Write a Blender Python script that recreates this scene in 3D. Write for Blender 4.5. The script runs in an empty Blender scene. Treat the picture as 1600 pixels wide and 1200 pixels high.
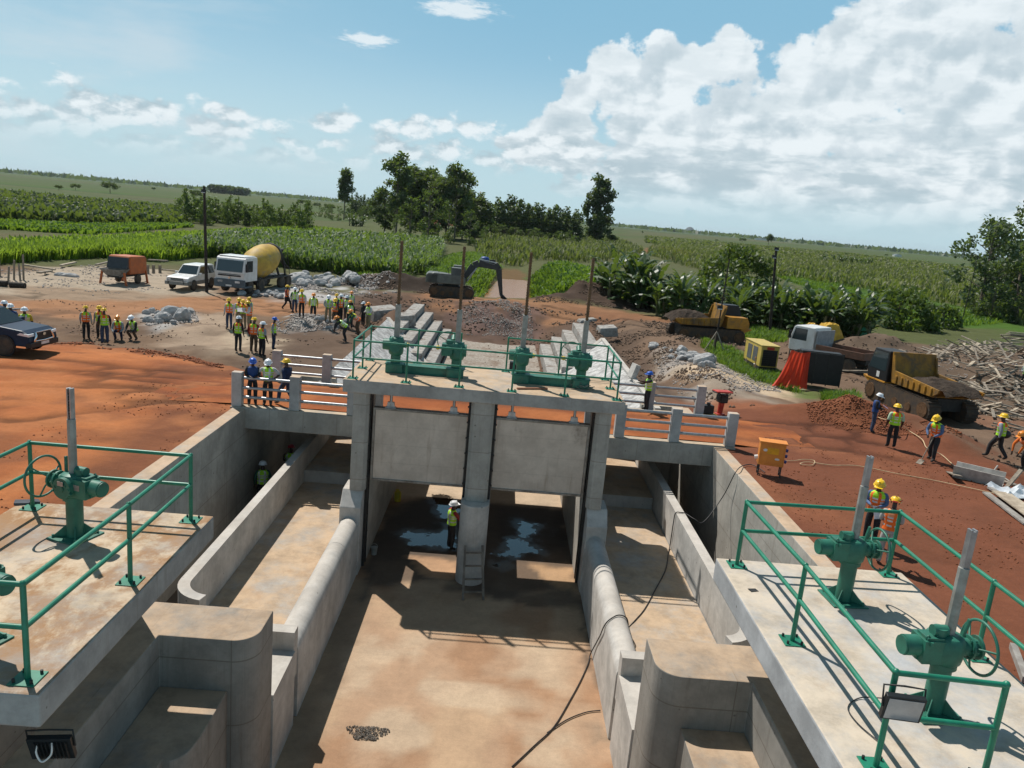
SUN_E=4.8; SKY_E=.10; EXPO=.10; HAZE=4.5e-5
SKYT=(.85,1.0,1.0); SKYB=(3.7,5.9,7.1); SKYB2=(2.4,4.7,6.4); SKYH=(5.0,6.7,7.3); ZEN=(.8,1.4,2.1); CLOUD_L=(8.0,8.6,8.9); CLOUD_D=(6.1,6.9,7.4); CLOUD_G=(4.1,5.2,5.8)
import bpy, math, random
import numpy as np
from mathutils import Vector, Matrix, Euler, Quaternion
random.seed(7)
PI=math.pi; RAD=math.radians
scn=bpy.context.scene; COL=scn.collection
# ------------------------------------------------------------------ camera model
FOC,PIT,ROL,YAW,CAMH=1200.,RAD(12.35),RAD(5.08),RAD(1.33),7.5
def cam_axes():
    cy,sy,cp,sp=math.cos(YAW),math.sin(YAW),math.cos(PIT),math.sin(PIT)
    f=Vector((sy*cp,cy*cp,-sp)); r=Vector((cy,-sy,0)); d=f.cross(r)
    c,s=math.cos(ROL),math.sin(ROL)
    return c*r-s*d, s*r+c*d, f
CR,CD,CF=cam_axes()
def ray(u,v): return CR*((u-800)/FOC)+CD*((v-600)/FOC)+CF
def gz(u,v,z=0.):                      # survey point of the photograph on the level z
    d=ray(u,v); t=(z-CAMH)/d.z; return Vector((d.x*t,d.y*t,z))
def gy(u,v,y):
    d=ray(u,v); t=y/d.y; return Vector((d.x*t,y,CAMH+d.z*t))
# ------------------------------------------------------------------ mesh builder
class MB:
    def __init__(s): s.v=[];s.f=[];s.m=[];s.sm=[]
    def add(s,vs,fs,mi=0,smooth=False):
        o=len(s.v); s.v+= [tuple(p) for p in vs]
        for f in fs: s.f.append(tuple(i+o for i in f)); s.m.append(mi); s.sm.append(smooth)
        return s
    def box(s,x0,x1,y0,y1,z0,z1,mi=0):
        vs=[(x0,y0,z0),(x1,y0,z0),(x1,y1,z0),(x0,y1,z0),(x0,y0,z1),(x1,y0,z1),(x1,y1,z1),(x0,y1,z1)]
        return s.add(vs,[(3,2,1,0),(4,5,6,7),(0,1,5,4),(1,2,6,5),(2,3,7,6),(3,0,4,7)],mi)
    def obox(s,c,size,rot=None,mi=0,taper=1.):
        c=Vector(c); a,b,h=[q/2 for q in size]; vs=[]
        for z in (-h,h):
            k=taper if z>0 else 1.
            for x,y in ((-a,-b),(a,-b),(a,b),(-a,b)): vs.append(Vector((x*k,y*k,z)))
        if rot is not None:
            q=rot if isinstance(rot,(Matrix,Quaternion)) else Euler(rot)
            M=q if isinstance(q,Matrix) else q.to_matrix()
            vs=[M@p for p in vs]
        return s.add([p+c for p in vs],[(3,2,1,0),(4,5,6,7),(0,1,5,4),(1,2,6,5),(2,3,7,6),(3,0,4,7)],mi)
    def bar(s,p0,p1,w,h,mi=0):          # rectangular bar between two points
        p0,p1=Vector(p0),Vector(p1); d=p1-p0; L=d.length; d.normalize()
        up=Vector((0,0,1)) if abs(d.z)<.95 else Vector((0,1,0))
        sx=d.cross(up).normalized(); uz=sx.cross(d)
        M=Matrix((sx,d,uz)).transposed()
        return s.obox((p0+p1)/2,(w,L,h),M,mi)
    def cyl(s,p0,p1,r0,r1=None,n=12,mi=0,caps=True,smooth=True):
        if r1 is None: r1=r0
        p0,p1=Vector(p0),Vector(p1); d=(p1-p0).normalized()
        a=d.orthogonal().normalized(); b=d.cross(a)
        vs=[];fs=[]
        for p,r in ((p0,r0),(p1,r1)):
            for i in range(n):
                t=2*PI*i/n; vs.append(p+a*math.cos(t)*r+b*math.sin(t)*r)
        for i in range(n): j=(i+1)%n; fs.append((i,j,n+j,n+i))
        s.add(vs,fs,mi,smooth)
        if caps:
            s.add(vs[:n],[tuple(reversed(range(n)))],mi); s.add(vs[n:],[tuple(range(n))],mi)
        return s
    def tube(s,pts,r,n=8,mi=0,closed=False,rs=None):
        pts=[Vector(p) for p in pts]; N=len(pts); vs=[];fs=[]
        ref=None
        for i,p in enumerate(pts):
            if closed: d=(pts[(i+1)%N]-pts[i-1])
            else: d=(pts[min(i+1,N-1)]-pts[max(i-1,0)])
            d.normalize()
            if ref is None: a=d.orthogonal().normalized()
            else:
                a=ref-d*ref.dot(d)
                a=a.normalized() if a.length>1e-6 else d.orthogonal().normalized()
            ref=a; b=d.cross(a); rr=rs[i] if rs else r
            for k in range(n):
                t=2*PI*k/n; vs.append(p+a*math.cos(t)*rr+b*math.sin(t)*rr)
        for i in range(N if closed else N-1):
            for k in range(n):
                a0=i*n+k;a1=i*n+(k+1)%n;b0=((i+1)%N)*n+k;b1=((i+1)%N)*n+(k+1)%n
                fs.append((a0,a1,b1,b0))
        s.add(vs,fs,mi,True)
        if not closed:
            s.add(vs[:n],[tuple(reversed(range(n)))],mi); s.add(vs[-n:],[tuple(range(n))],mi)
        return s
    def lathe(s,prof,c=(0,0,0),axis='Z',n=20,mi=0,smooth=True,M=None,sy=1.):
        vs=[];fs=[];c=Vector(c)
        for r,h in prof:
            for k in range(n):
                t=2*PI*k/n; p=Vector((r*math.cos(t),r*math.sin(t)*sy,h))
                if axis=='X': p=Vector((p.z,p.x,p.y))
                elif axis=='Y': p=Vector((p.y,p.z,p.x))
                if M is not None: p=M@p
                vs.append(p+c)
        for i in range(len(prof)-1):
            for k in range(n): j=(k+1)%n; fs.append((i*n+k,i*n+j,(i+1)*n+j,(i+1)*n+k))
        s.add(vs,fs,mi,smooth)
        if prof[0][0]>1e-4: s.add(vs[:n],[tuple(reversed(range(n)))],mi)
        if prof[-1][0]>1e-4: s.add(vs[-n:],[tuple(range(n))],mi)
        return s
    def ell(s,c,r,n=10,m=7,mi=0,M=None):
        if not hasattr(r,'__len__'): r=(r,r,r)
        c=Vector(c);vs=[];fs=[]
        for i in range(m+1):
            a=PI*i/m-PI/2
            for k in range(n):
                t=2*PI*k/n; p=Vector((r[0]*math.cos(a)*math.cos(t),r[1]*math.cos(a)*math.sin(t),r[2]*math.sin(a)))
                if M is not None: p=M@p
                vs.append(p+c)
        for i in range(m):
            for k in range(n): j=(k+1)%n; fs.append((i*n+k,i*n+j,(i+1)*n+j,(i+1)*n+k))
        return s.add(vs,fs,mi,True)
    def prism(s,poly,z0,z1,mi=0,ax='Z',off=0.):   # poly (a,b) extruded along ax
        n=len(poly)
        ar=sum(poly[i][0]*poly[(i+1)%n][1]-poly[(i+1)%n][0]*poly[i][1] for i in range(n))
        if ar<0: poly=poly[::-1]
        if ax=='Z': f=lambda a,b,h:(a,b,h)
        elif ax=='Y': f=lambda a,b,h:(a,h,b)
        else: f=lambda a,b,h:(h,a,b)
        vs=[f(a,b,z0) for a,b in poly]+[f(a,b,z1) for a,b in poly]
        fs=[tuple(reversed(range(n))),tuple(range(n,2*n))]+[(i,(i+1)%n,n+(i+1)%n,n+i) for i in range(n)]
        if ax=='Y': fs=[tuple(reversed(q)) for q in fs]
        return s.add(vs,fs,mi)
    def quad(s,a,b,c,d,mi=0): return s.add([a,b,c,d],[(0,1,2,3)],mi)
    def xf(s,M,start=0):
        for i in range(start,len(s.v)): s.v[i]=tuple(M@Vector(s.v[i]))
        return s
    def mesh(s,name,mats):
        me=bpy.data.meshes.new(name); me.from_pydata(s.v,[],s.f); me.update()
        for m in (mats if isinstance(mats,(list,tuple)) else [mats]): me.materials.append(m)
        me.polygons.foreach_set('material_index',s.m); me.polygons.foreach_set('use_smooth',s.sm)
        return me
    def build(s,name,mats,parent=None,bev=0.,world=False):
        if world and parent is not None:
            L=parent.location; s.v=[(p[0]-L.x,p[1]-L.y,p[2]-L.z) for p in s.v]
        o=bpy.data.objects.new(name,s.mesh(name,mats)); COL.objects.link(o)
        if parent is not None: o.parent=parent
        if bev:
            b=o.modifiers.new('Bevel','BEVEL'); b.width=bev; b.segments=2; b.limit_method='ANGLE'; b.angle_limit=RAD(40)
        return o
def tag(o,label=None,cat=None,group=None,kind=None):
    if label: o['label']=label
    if cat: o['category']=cat
    if group: o['group']=group
    if kind: o['kind']=kind
    return o
def thing(name,label,cat,loc=(0,0,0),rz=0.,group=None):
    o=bpy.data.objects.new(name,None); COL.objects.link(o); o.location=loc; o.rotation_euler=(0,0,rz)
    o.empty_display_size=.2
    return tag(o,label,cat,group)
def solo(name,mb,mats,label,cat,loc=(0,0,0),rz=0.,group=None,bev=0.,kind=None,world=False):
    if world: L=Vector(loc); mb.v=[(p[0]-L.x,p[1]-L.y,p[2]-L.z) for p in mb.v]
    o=mb.build(name,mats,None,bev); o.location=loc; o.rotation_euler=(0,0,rz)
    return tag(o,label,cat,group,kind)
def struct(name,mb,mats): return tag(mb.build(name,mats),kind='structure')
def dup(root,loc,rz=0.,label=None,group=None,scale=None):
    def cp(o,par):
        c=o.copy(); COL.objects.link(c); c.parent=par
        for ch in [q for q in o.children]: cp(ch,c)
        return c
    r=cp(root,None); r.location=loc; r.rotation_euler=(0,0,rz)
    if scale: r.scale=scale if hasattr(scale,'__len__') else (scale,)*3
    if label: r['label']=label
    if group: r['group']=group
    return r
# ------------------------------------------------------------------ materials
def nodes(name):
    m=bpy.data.materials.new(name); m.use_nodes=True; nt=m.node_tree
    return m,nt,nt.nodes,nt.links,nt.nodes['Principled BSDF']
def ramp(N,stops):
    r=N.new('ShaderNodeValToRGB'); e=r.color_ramp.elements
    while len(e)<len(stops): e.new(.5)
    for q,(p,c) in zip(e,stops): q.position=p; q.color=(c[0],c[1],c[2],1)
    return r
def mixc(N,L,a,b,fac,mode='MIX'):
    x=N.new('ShaderNodeMix'); x.data_type='RGBA'; x.blend_type=mode; x.clamp_factor=True
    for sock,val in ((x.inputs[6],a),(x.inputs[7],b),(x.inputs[0],fac)):
        if hasattr(val,'is_output'): L.new(val,sock)
        elif hasattr(val,'__len__'): sock.default_value=(val[0],val[1],val[2],1)
        else: sock.default_value=val
    return x.outputs[2]
def math_(N,L,op,a,b=None,c=None,clamp=False):
    x=N.new('ShaderNodeMath'); x.operation=op; x.use_clamp=clamp
    for i,val in enumerate((a,b,c)):
        if val is None: continue
        if hasattr(val,'is_output'): L.new(val,x.inputs[i])
        else: x.inputs[i].default_value=val
    return x.outputs[0]
def noise(N,L,vec,scale,detail=6,rough=.6,dist=0.,sc3=None):
    if sc3:
        mp=N.new('ShaderNodeMapping'); mp.inputs['Scale'].default_value=sc3; L.new(vec,mp.inputs[0]); vec=mp.outputs[0]
    n=N.new('ShaderNodeTexNoise'); n.inputs['Scale'].default_value=scale; n.inputs['Detail'].default_value=detail
    n.inputs['Roughness'].default_value=rough; n.inputs['Distortion'].default_value=dist
    L.new(vec,n.inputs['Vector']); return n.outputs['Fac']
def coords(N,world):
    if world: return N.new('ShaderNodeNewGeometry').outputs['Position']
    return N.new('ShaderNodeTexCoord').outputs['Object']
def smooth(N,L,v,lo,hi):
    m=N.new('ShaderNodeMapRange'); m.interpolation_type='SMOOTHSTEP'; m.inputs[1].default_value=lo; m.inputs[2].default_value=hi
    L.new(v,m.inputs[0]); return m.outputs[0]
def bumpn(N,L,P,h,strength,dist=.02):
    b=N.new('ShaderNodeBump'); b.inputs['Strength'].default_value=strength; b.inputs['Distance'].default_value=dist
    L.new(h,b.inputs['Height']); L.new(b.outputs[0],P.inputs['Normal'])
def mat(name,c1,c2=None,rough=.75,scale=4.,metal=0.,bump=.15,bs=None,world=False,spec=.4,stain=None,dist=.01,coat=0.):
    m,nt,N,L,P=nodes(name); v=coords(N,world)
    c2=c2 or tuple(q*.72 for q in c1)
    n=noise(N,L,v,scale,8,.65)
    col=mixc(N,L,c2,c1,smooth(N,L,n,.35,.65))
    if stain:
        sn=noise(N,L,v,stain[1],6,.7,.6); col=mixc(N,L,col,stain[0],smooth(N,L,sn,stain[2],stain[3]))
    L.new(col,P.inputs['Base Color']); P.inputs['Roughness'].default_value=rough; P.inputs['Metallic'].default_value=metal
    P.inputs['Specular IOR Level'].default_value=spec; P.inputs['Coat Weight'].default_value=coat
    if bump: bumpn(N,L,P,noise(N,L,v,bs or scale*6,6,.7),bump,dist)
    return m
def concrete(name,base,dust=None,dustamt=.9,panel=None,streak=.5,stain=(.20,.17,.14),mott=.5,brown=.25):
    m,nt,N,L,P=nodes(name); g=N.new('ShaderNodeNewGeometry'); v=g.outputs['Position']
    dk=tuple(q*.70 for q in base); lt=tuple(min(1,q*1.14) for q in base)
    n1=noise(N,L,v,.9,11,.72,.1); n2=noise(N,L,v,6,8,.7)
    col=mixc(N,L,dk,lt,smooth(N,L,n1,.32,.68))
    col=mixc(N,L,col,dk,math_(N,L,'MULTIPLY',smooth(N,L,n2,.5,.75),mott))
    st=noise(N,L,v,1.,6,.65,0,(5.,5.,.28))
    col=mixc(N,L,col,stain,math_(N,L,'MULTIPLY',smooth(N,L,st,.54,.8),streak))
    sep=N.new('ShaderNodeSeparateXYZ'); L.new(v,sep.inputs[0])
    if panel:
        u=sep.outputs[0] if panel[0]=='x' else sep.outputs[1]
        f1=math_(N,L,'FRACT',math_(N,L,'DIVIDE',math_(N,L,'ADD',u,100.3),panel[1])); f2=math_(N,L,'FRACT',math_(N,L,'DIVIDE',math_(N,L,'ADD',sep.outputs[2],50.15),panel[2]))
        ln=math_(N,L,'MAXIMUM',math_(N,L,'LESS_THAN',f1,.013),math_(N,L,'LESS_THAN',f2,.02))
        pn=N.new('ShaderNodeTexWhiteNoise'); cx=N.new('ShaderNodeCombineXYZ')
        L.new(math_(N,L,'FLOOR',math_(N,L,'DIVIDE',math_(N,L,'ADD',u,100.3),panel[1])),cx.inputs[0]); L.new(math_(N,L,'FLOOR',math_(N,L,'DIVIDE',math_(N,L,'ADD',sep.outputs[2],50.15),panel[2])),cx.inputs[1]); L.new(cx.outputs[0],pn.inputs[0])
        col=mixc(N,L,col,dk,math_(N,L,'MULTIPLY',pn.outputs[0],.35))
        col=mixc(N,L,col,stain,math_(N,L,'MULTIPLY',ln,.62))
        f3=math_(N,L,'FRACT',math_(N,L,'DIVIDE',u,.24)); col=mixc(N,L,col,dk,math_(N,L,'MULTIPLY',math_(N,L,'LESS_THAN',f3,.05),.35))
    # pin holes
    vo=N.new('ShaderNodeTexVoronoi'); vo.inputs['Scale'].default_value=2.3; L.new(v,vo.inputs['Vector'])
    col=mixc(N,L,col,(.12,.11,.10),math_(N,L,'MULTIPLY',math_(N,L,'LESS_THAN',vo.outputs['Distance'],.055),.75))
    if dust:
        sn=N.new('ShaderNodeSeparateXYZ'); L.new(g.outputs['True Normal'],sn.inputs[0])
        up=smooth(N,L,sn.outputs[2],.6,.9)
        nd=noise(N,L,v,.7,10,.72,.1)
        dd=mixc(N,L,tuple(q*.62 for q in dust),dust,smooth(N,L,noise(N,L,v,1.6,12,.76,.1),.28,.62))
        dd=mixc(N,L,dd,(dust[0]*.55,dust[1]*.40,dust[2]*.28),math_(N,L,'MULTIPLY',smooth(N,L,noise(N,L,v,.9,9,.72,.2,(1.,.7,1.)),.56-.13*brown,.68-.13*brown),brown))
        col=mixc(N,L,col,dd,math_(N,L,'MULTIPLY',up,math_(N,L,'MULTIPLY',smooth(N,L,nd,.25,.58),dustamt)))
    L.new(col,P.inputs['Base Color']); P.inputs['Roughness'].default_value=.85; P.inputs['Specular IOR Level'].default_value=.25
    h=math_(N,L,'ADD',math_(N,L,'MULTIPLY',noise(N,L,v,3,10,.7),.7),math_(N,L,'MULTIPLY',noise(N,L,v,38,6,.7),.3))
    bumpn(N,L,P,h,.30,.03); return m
def leafmat(name,c1,c2,trans=.3,rough=.55,rnd=1.,tint=.35):
    m,nt,N,L,P=nodes(name); g=N.new('ShaderNodeNewGeometry')
    col=mixc(N,L,c1,c2,math_(N,L,'MULTIPLY',g.outputs['Random Per Island'],rnd))
    big=noise(N,L,g.outputs['Position'],.5,3); col=mixc(N,L,col,tuple(q*.55 for q in c1),math_(N,L,'MULTIPLY',smooth(N,L,big,.5,.75),.6))
    L.new(col,P.inputs['Base Color']); P.inputs['Roughness'].default_value=rough; P.inputs['Specular IOR Level'].default_value=.35
    t=N.new('ShaderNodeBsdfTranslucent'); tc=mixc(N,L,col,(.5,.7,.05),tint); L.new(tc,t.inputs[0])
    mx=N.new('ShaderNodeMixShader'); mx.inputs[0].default_value=trans
    L.new(P.outputs[0],mx.inputs[1]); L.new(t.outputs[0],mx.inputs[2]); L.new(mx.outputs[0],N['Material Output'].inputs[0]); return m
def vcol(name,rough=.95,s1=.6,s2=5.,bump=.5,bd=.12,amp=.55,spec=.15):
    m,nt,N,L,P=nodes(name); g=N.new('ShaderNodeNewGeometry'); v=g.outputs['Position']
    a=N.new('ShaderNodeVertexColor'); a.layer_name='Col'
    n1=noise(N,L,v,s1,10,.68,.5); n2=noise(N,L,v,s2,8,.72)
    k=math_(N,L,'ADD',math_(N,L,'MULTIPLY',n1,amp*1.3),math_(N,L,'MULTIPLY',n2,amp*.9))
    n3=noise(N,L,v,1.,6,.7,.3,(.28,2.6,1.)); n4=noise(N,L,v,24,4,.8); k=math_(N,L,'ADD',k,math_(N,L,'ADD',math_(N,L,'MULTIPLY',math_(N,L,'SUBTRACT',n3,.5),.32),math_(N,L,'MULTIPLY',math_(N,L,'SUBTRACT',n4,.5),.5))); k=math_(N,L,'ADD',k,1-amp*1.1)
    vm=N.new('ShaderNodeVectorMath'); vm.operation='SCALE'; L.new(a.outputs[0],vm.inputs[0]); L.new(k,vm.inputs[3])
    L.new(vm.outputs[0],P.inputs['Base Color']); P.inputs['Roughness'].default_value=rough; P.inputs['Specular IOR Level'].default_value=spec
    h=math_(N,L,'ADD',math_(N,L,'MULTIPLY',noise(N,L,v,1.3,10,.7),.6),math_(N,L,'MULTIPLY',noise(N,L,v,9,8,.75),.4))
    bumpn(N,L,P,h,bump,bd); return m
MT={}
def C(name,*a,**k):
    if name not in MT: MT[name]=mat(name,*a,**k)
    return MT[name]
conc=concrete('concrete',(.42,.395,.36),(.52,.385,.26),.92)
conc_x=concrete('concrete_panels_x',(.40,.375,.335),(.54,.41,.28),.9,('x',1.2,1.2),.6)
conc_y=concrete('concrete_panels_y',(.43,.405,.36),(.54,.38,.25),.9,('y',1.2,1.2),.7)
conc_lt=concrete('concrete_light',(.51,.485,.45),(.55,.49,.42),.5,None,.35)
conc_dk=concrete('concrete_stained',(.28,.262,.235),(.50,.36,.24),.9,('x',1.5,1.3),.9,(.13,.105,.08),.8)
conc_deck=concrete('concrete_deck',(.37,.355,.33),(.52,.375,.245),.97,None,.4)
conc_blue=concrete('concrete_fresh',(.43,.425,.415),(.58,.44,.32),.95,None,.35)
shot=mat('rough_render',(.62,.61,.59),(.30,.29,.28),.9,2.5,0,.9,9.,True,.2,None,.12)
masonry=mat('stone_masonry',(.46,.44,.41),(.30,.28,.255),.9,3.,0,.9,10.,True,.2,((.17,.12,.09),1.2,.5,.7),.12)
green=mat('green_paint',(.012,.205,.120),(.010,.150,.086),.42,3.,0,.08,60,spec=.5,stain=((.16,.15,.10),2.6,.60,.85))
green_d=mat('green_machine_paint',(.030,.175,.118),(.020,.115,.078),.48,3.,0,.12,35,spec=.45,stain=((.15,.13,.09),2.2,.56,.82))
galv=mat('galvanised_steel',(.44,.45,.46),(.32,.33,.34),.42,6.,.75,.05,40)
stemm=mat('grey_stem_cover',(.34,.34,.315),(.24,.235,.21),.55,5.,.15,.06,40,stain=((.20,.16,.11),3,.55,.8))
rust=mat('rusty_steel',(.20,.115,.055),(.10,.07,.045),.7,9.,.4,.3,60)
def gate_steel():
    m,nt,N,L,P=nodes('gate_steel'); v=coords(N,True); n=noise(N,L,v,1.3,10,.7)
    col=mixc(N,L,(.46,.385,.32),(.64,.545,.46),smooth(N,L,n,.3,.7)); col=mixc(N,L,col,(.30,.22,.16),math_(N,L,'MULTIPLY',smooth(N,L,noise(N,L,v,1.,8,.7,0,(3.5,3.5,.35)),.52,.78),.75))
    col=mixc(N,L,col,(.10,.06,.04),math_(N,L,'MULTIPLY',smooth(N,L,noise(N,L,v,.62,9,.75),.58,.74),.75))
    s=N.new('ShaderNodeSeparateXYZ'); L.new(v,s.inputs[0]); f=math_(N,L,'FRACT',math_(N,L,'DIVIDE',math_(N,L,'ADD',s.outputs[2],10.05),.6)); col=mixc(N,L,col,(.20,.16,.13),math_(N,L,'MULTIPLY',math_(N,L,'LESS_THAN',f,.03),.18))
    L.new(col,P.inputs['Base Color']); P.inputs['Roughness'].default_value=.6; P.inputs['Metallic'].default_value=.1; bumpn(N,L,P,noise(N,L,v,4,6,.6),.12,.02); return m
gatem=gate_steel()
dark=mat('dark_steel',(.045,.043,.04),(.028,.027,.026),.6,5.,.3,.1,40)
black=mat('black_plastic',(.018,.018,.02),(.012,.012,.013),.5,6,0,.05)
rubber=mat('tyre_rubber',(.055,.047,.040),(.11,.08,.055),.9,3,0,.25,40)
chrome=mat('chrome',(.75,.76,.78),(.65,.66,.68),.15,4,1.,0)
whitep=mat('white_paint',(.72,.72,.71),(.62,.61,.58),.35,2.5,0,.03,30,spec=.5,stain=((.35,.24,.15),1.5,.60,.85),coat=.3)
yellowm=mat('yellow_machine_paint',(.50,.225,.018),(.36,.16,.016),.5,2.5,0,.06,30,stain=((.16,.095,.05),1.8,.48,.75))
yellowg=mat('yellow_genset_paint',(.58,.43,.10),(.46,.33,.08),.4,3,0,.03)
mudm=mat('caked_mud',(.16,.09,.05),(.09,.055,.033),.95,3,0,.8,14,False,.1,None,.05)
wood=mat('weathered_timber',(.30,.255,.20),(.17,.14,.11),.85,3,0,.3,30,stain=((.12,.09,.06),2,.55,.8))
wood_lt=mat('pale_timber',(.46,.385,.29),(.30,.24,.175),.85,3,0,.3,30)
polem=mat('dark_timber_pole',(.045,.035,.028),(.025,.02,.017),.85,4,0,.4,25)
rockm=mat('pale_rock',(.52,.51,.50),(.30,.30,.30),.9,1.8,0,.8,7,False,.2,((.25,.17,.11),1.3,.58,.8),.10)
darksoil=mat('dark_soil',(.085,.064,.050),(.045,.034,.027),.97,1.5,0,.9,6,True,.1,None,.15)
def glassm():
    m,nt,N,L,P=nodes('vehicle_glass'); P.inputs['Base Color'].default_value=(.03,.045,.05,1); P.inputs['Roughness'].default_value=.08
    P.inputs['Specular IOR Level'].default_value=.8; return m
glass=glassm()
lampm=mat('lamp_lens',(.85,.86,.88),(.75,.76,.78),.1,5,.2,0)
amber=mat('amber_lens',(.7,.22,.02),None,.2,5,0,0)
redm=mat('red_paint',(.55,.05,.03),None,.45,4,0,.05)
bark=mat('tree_bark',(.20,.16,.12),(.10,.08,.06),.9,3,0,.6,12)
# ================================================================== GROUND
def hsh(ix,iy,s):
    n=(ix*374761393+iy*668265263+s*974711)&0xffffffff
    n=((n^(n>>13))*1274126177)&0xffffffff
    return ((n^(n>>16))&0xffff)/65535.
def vnoise(x,y,s=0):
    ix=np.floor(x).astype(np.int64); iy=np.floor(y).astype(np.int64); fx=x-ix; fy=y-iy
    fx=fx*fx*(3-2*fx); fy=fy*fy*(3-2*fy)
    a=hsh(ix,iy,s);b=hsh(ix+1,iy,s);c=hsh(ix,iy+1,s);d=hsh(ix+1,iy+1,s)
    return (a*(1-fx)+b*fx)*(1-fy)+(c*(1-fx)+d*fx)*fy
def fbm(x,y,s=0,o=4):
    t=0.;a=.5
    for i in range(o): t=t+a*vnoise(x,y,s+i*17); x=x*2.03+5.1;y=y*2.03+1.7;a*=.5
    return t
def sst(a,b,x): t=np.clip((x-a)/(b-a),0,1); return t*t*(3-2*t)
def polysd(px,py,poly):                 # signed distance, + inside
    n=len(poly); d=np.full(px.shape,1e9); ins=np.zeros(px.shape,bool)
    for i in range(n):
        ax,ay=poly[i];bx,by=poly[(i+1)%n]
        ex,ey=bx-ax,by-ay; t=np.clip(((px-ax)*ex+(py-ay)*ey)/(ex*ex+ey*ey+1e-12),0,1)
        d=np.minimum(d,np.hypot(px-ax-ex*t,py-ay-ey*t))
        c=((ay>py)!=(by>py)); xx=ax+(py-ay)/(by-ay+1e-12)*ex; ins^=c&(px<xx)
    return np.where(ins,d,-d)
def wpoly(pts,z=-.4): return [tuple(gz(u,v,z)[:2]) for u,v in pts]
XC=-.29
# raised red road on the left: its far edge
EDGE=sorted([tuple(gz(u,v,0)[:2]) for u,v in ((-60,520),(0,521),(90,526),(200,536),(290,548),(335,566))])+[(-10.0,32.6),(-9.,32.)]
EX=np.array([p[0] for p in EDGE]);EY=np.array([p[1] for p in EDGE])
def gauss(x,y,cx,cy,sx,sy,h,rot=0.):
    c,s=math.cos(rot),math.sin(rot); dx=x-cx;dy=y-cy; a=(dx*c+dy*s)/sx; b=(-dx*s+dy*c)/sy
    return h*np.exp(-(a*a+b*b))
def water_c(y): return .3+1.5*sst(85,112,y)-1.5*sst(118,150,y)+np.maximum(0,y-150)*-.06
def height(x,y):
    h=np.zeros_like(x)
    ye=np.interp(x,EX,EY)
    left=sst(.9,-.2,y-ye)
    yard=-.45+.25*(fbm(x*.22,y*.22,3)-.45)
    hl=yard*(1-left)
    hr=-.15*sst(30,45,y)-.3*sst(10,24,x)*sst(24,40,y)+.3*(fbm(x*.2,y*.2,9)-.45)*sst(9,14,x)
    h=np.where(x<XC,hl,hr)
    m=sst(32.5,36,y); h=np.where(y>32,h*(1-m)+m*(yard*.6+h*.4),h)
    # downstream pit
    ax=np.abs(x-XC); prof=np.clip((ax-3.3)/4.1,0,1)
    pit=-2.75+2.4*prof
    pit=np.where(ax>7.3,-.45,pit)
    fade=sst(70.5,62.,y+1.2*(fbm(x*.4,y*.4,21)-.5)); inside=sst(9.,7.6,ax)*sst(31.,31.8,y)
    wide=sst(11.5,8.3,ax+2*(fbm(x*.3,y*.3,5)-.5))*sst(46,52,y)*sst(71,65,y)
    h=np.where(y>31,np.minimum(h,h*(1-wide)+wide*(-1.3)),h)
    h=h*(1-inside*fade)+pit*inside*fade
    # excavated trench beside right apron
    h=h-gauss(x,y,9.3,44,1.1,8,.8)
    # gravel heap at the end of the pit and spoil heaps
    rough=.55+.9*fbm(x*.7,y*.7,31)
    h=h+rough*(gauss(x,y,-.3,66.0,3.6,3.4,1.5)+gauss(x,y,-8.5,77,4.4,2.0,1.15,.1)+gauss(x,y,-13,76.5,2.6,1.8,.75)+gauss(x,y,8.,78,3.,3.5,1.5)+gauss(x,y,5.0,75,2.2,2.4,.7)+gauss(x,y,11.5,80,3.,3.5,1.1))
    h=h+rough*(gauss(x,y,-11.5,49,2.6,1.6,.7)+gauss(x,y,-16.3,43,2.6,1.4,.55)+gauss(x,y,-7.5,56,1.2,3.,.5)+gauss(x,y,16.,32.6,2.9,1.0,1.05,-.25)+gauss(x,y,18.3,29.8,1.3,1.6,.6)+gauss(x,y,11.6,41,1.6,3.5,.6)+gauss(x,y,12.6,53,2.5,3.,.5))
    h=h+rough*(gauss(x,y,33,51,6,4,1.0)+gauss(x,y,45,56,9,3.5,1.7)+gauss(x,y,30,60.5,3.2,1.8,1.2)+gauss(x,y,38,46,5,3,.5)+gauss(x,y,33.5,41.5,2.,1.3,.6))
    # canal beyond the haul road
    cx=water_c(y); d=np.abs(x-cx); can=sst(74,80,y)*sst(175,160,y)
    prof=-2.9+2.5*sst(2.0,6.5,d); h=h*(1-can*sst(7.5,5.5,d))+np.minimum(prof,h)*can*sst(7.5,5.5,d)
    h=h+can*(gauss(x,y,10.5,98,3.6,13,1.0)+gauss(x,y,-5.6,100,1.5,12,.3))*rough
    # ditch spoil on the left
    far=sst(95,140,y); h=h*(1-far*.4)-.3*far
    # small roughness
    near=sst(160,60,y)
    rough2=np.where((x>8.4)&(y<36),.05,.11); rough2=np.where((x<-9)&(y<np.interp(x,EX,EY)),.05,rough2)
    h=h+near*rough2*(fbm(x*1.1,y*1.1,41,5)-.5)*2*np.clip((np.abs(x-XC)-9.3)/1.2,0,1)-.03*((y<33)&(np.abs(x-XC)<9.6))+near*.09*(fbm(x*1.3,y*1.3,43,5)-.5)*2*(y>33)
    if len(x)>500: h=h-.05*sst(.36,.12,rutd(x+.25*(fbm(x*.6,y*.6,7)-.5),y))
    return h
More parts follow.
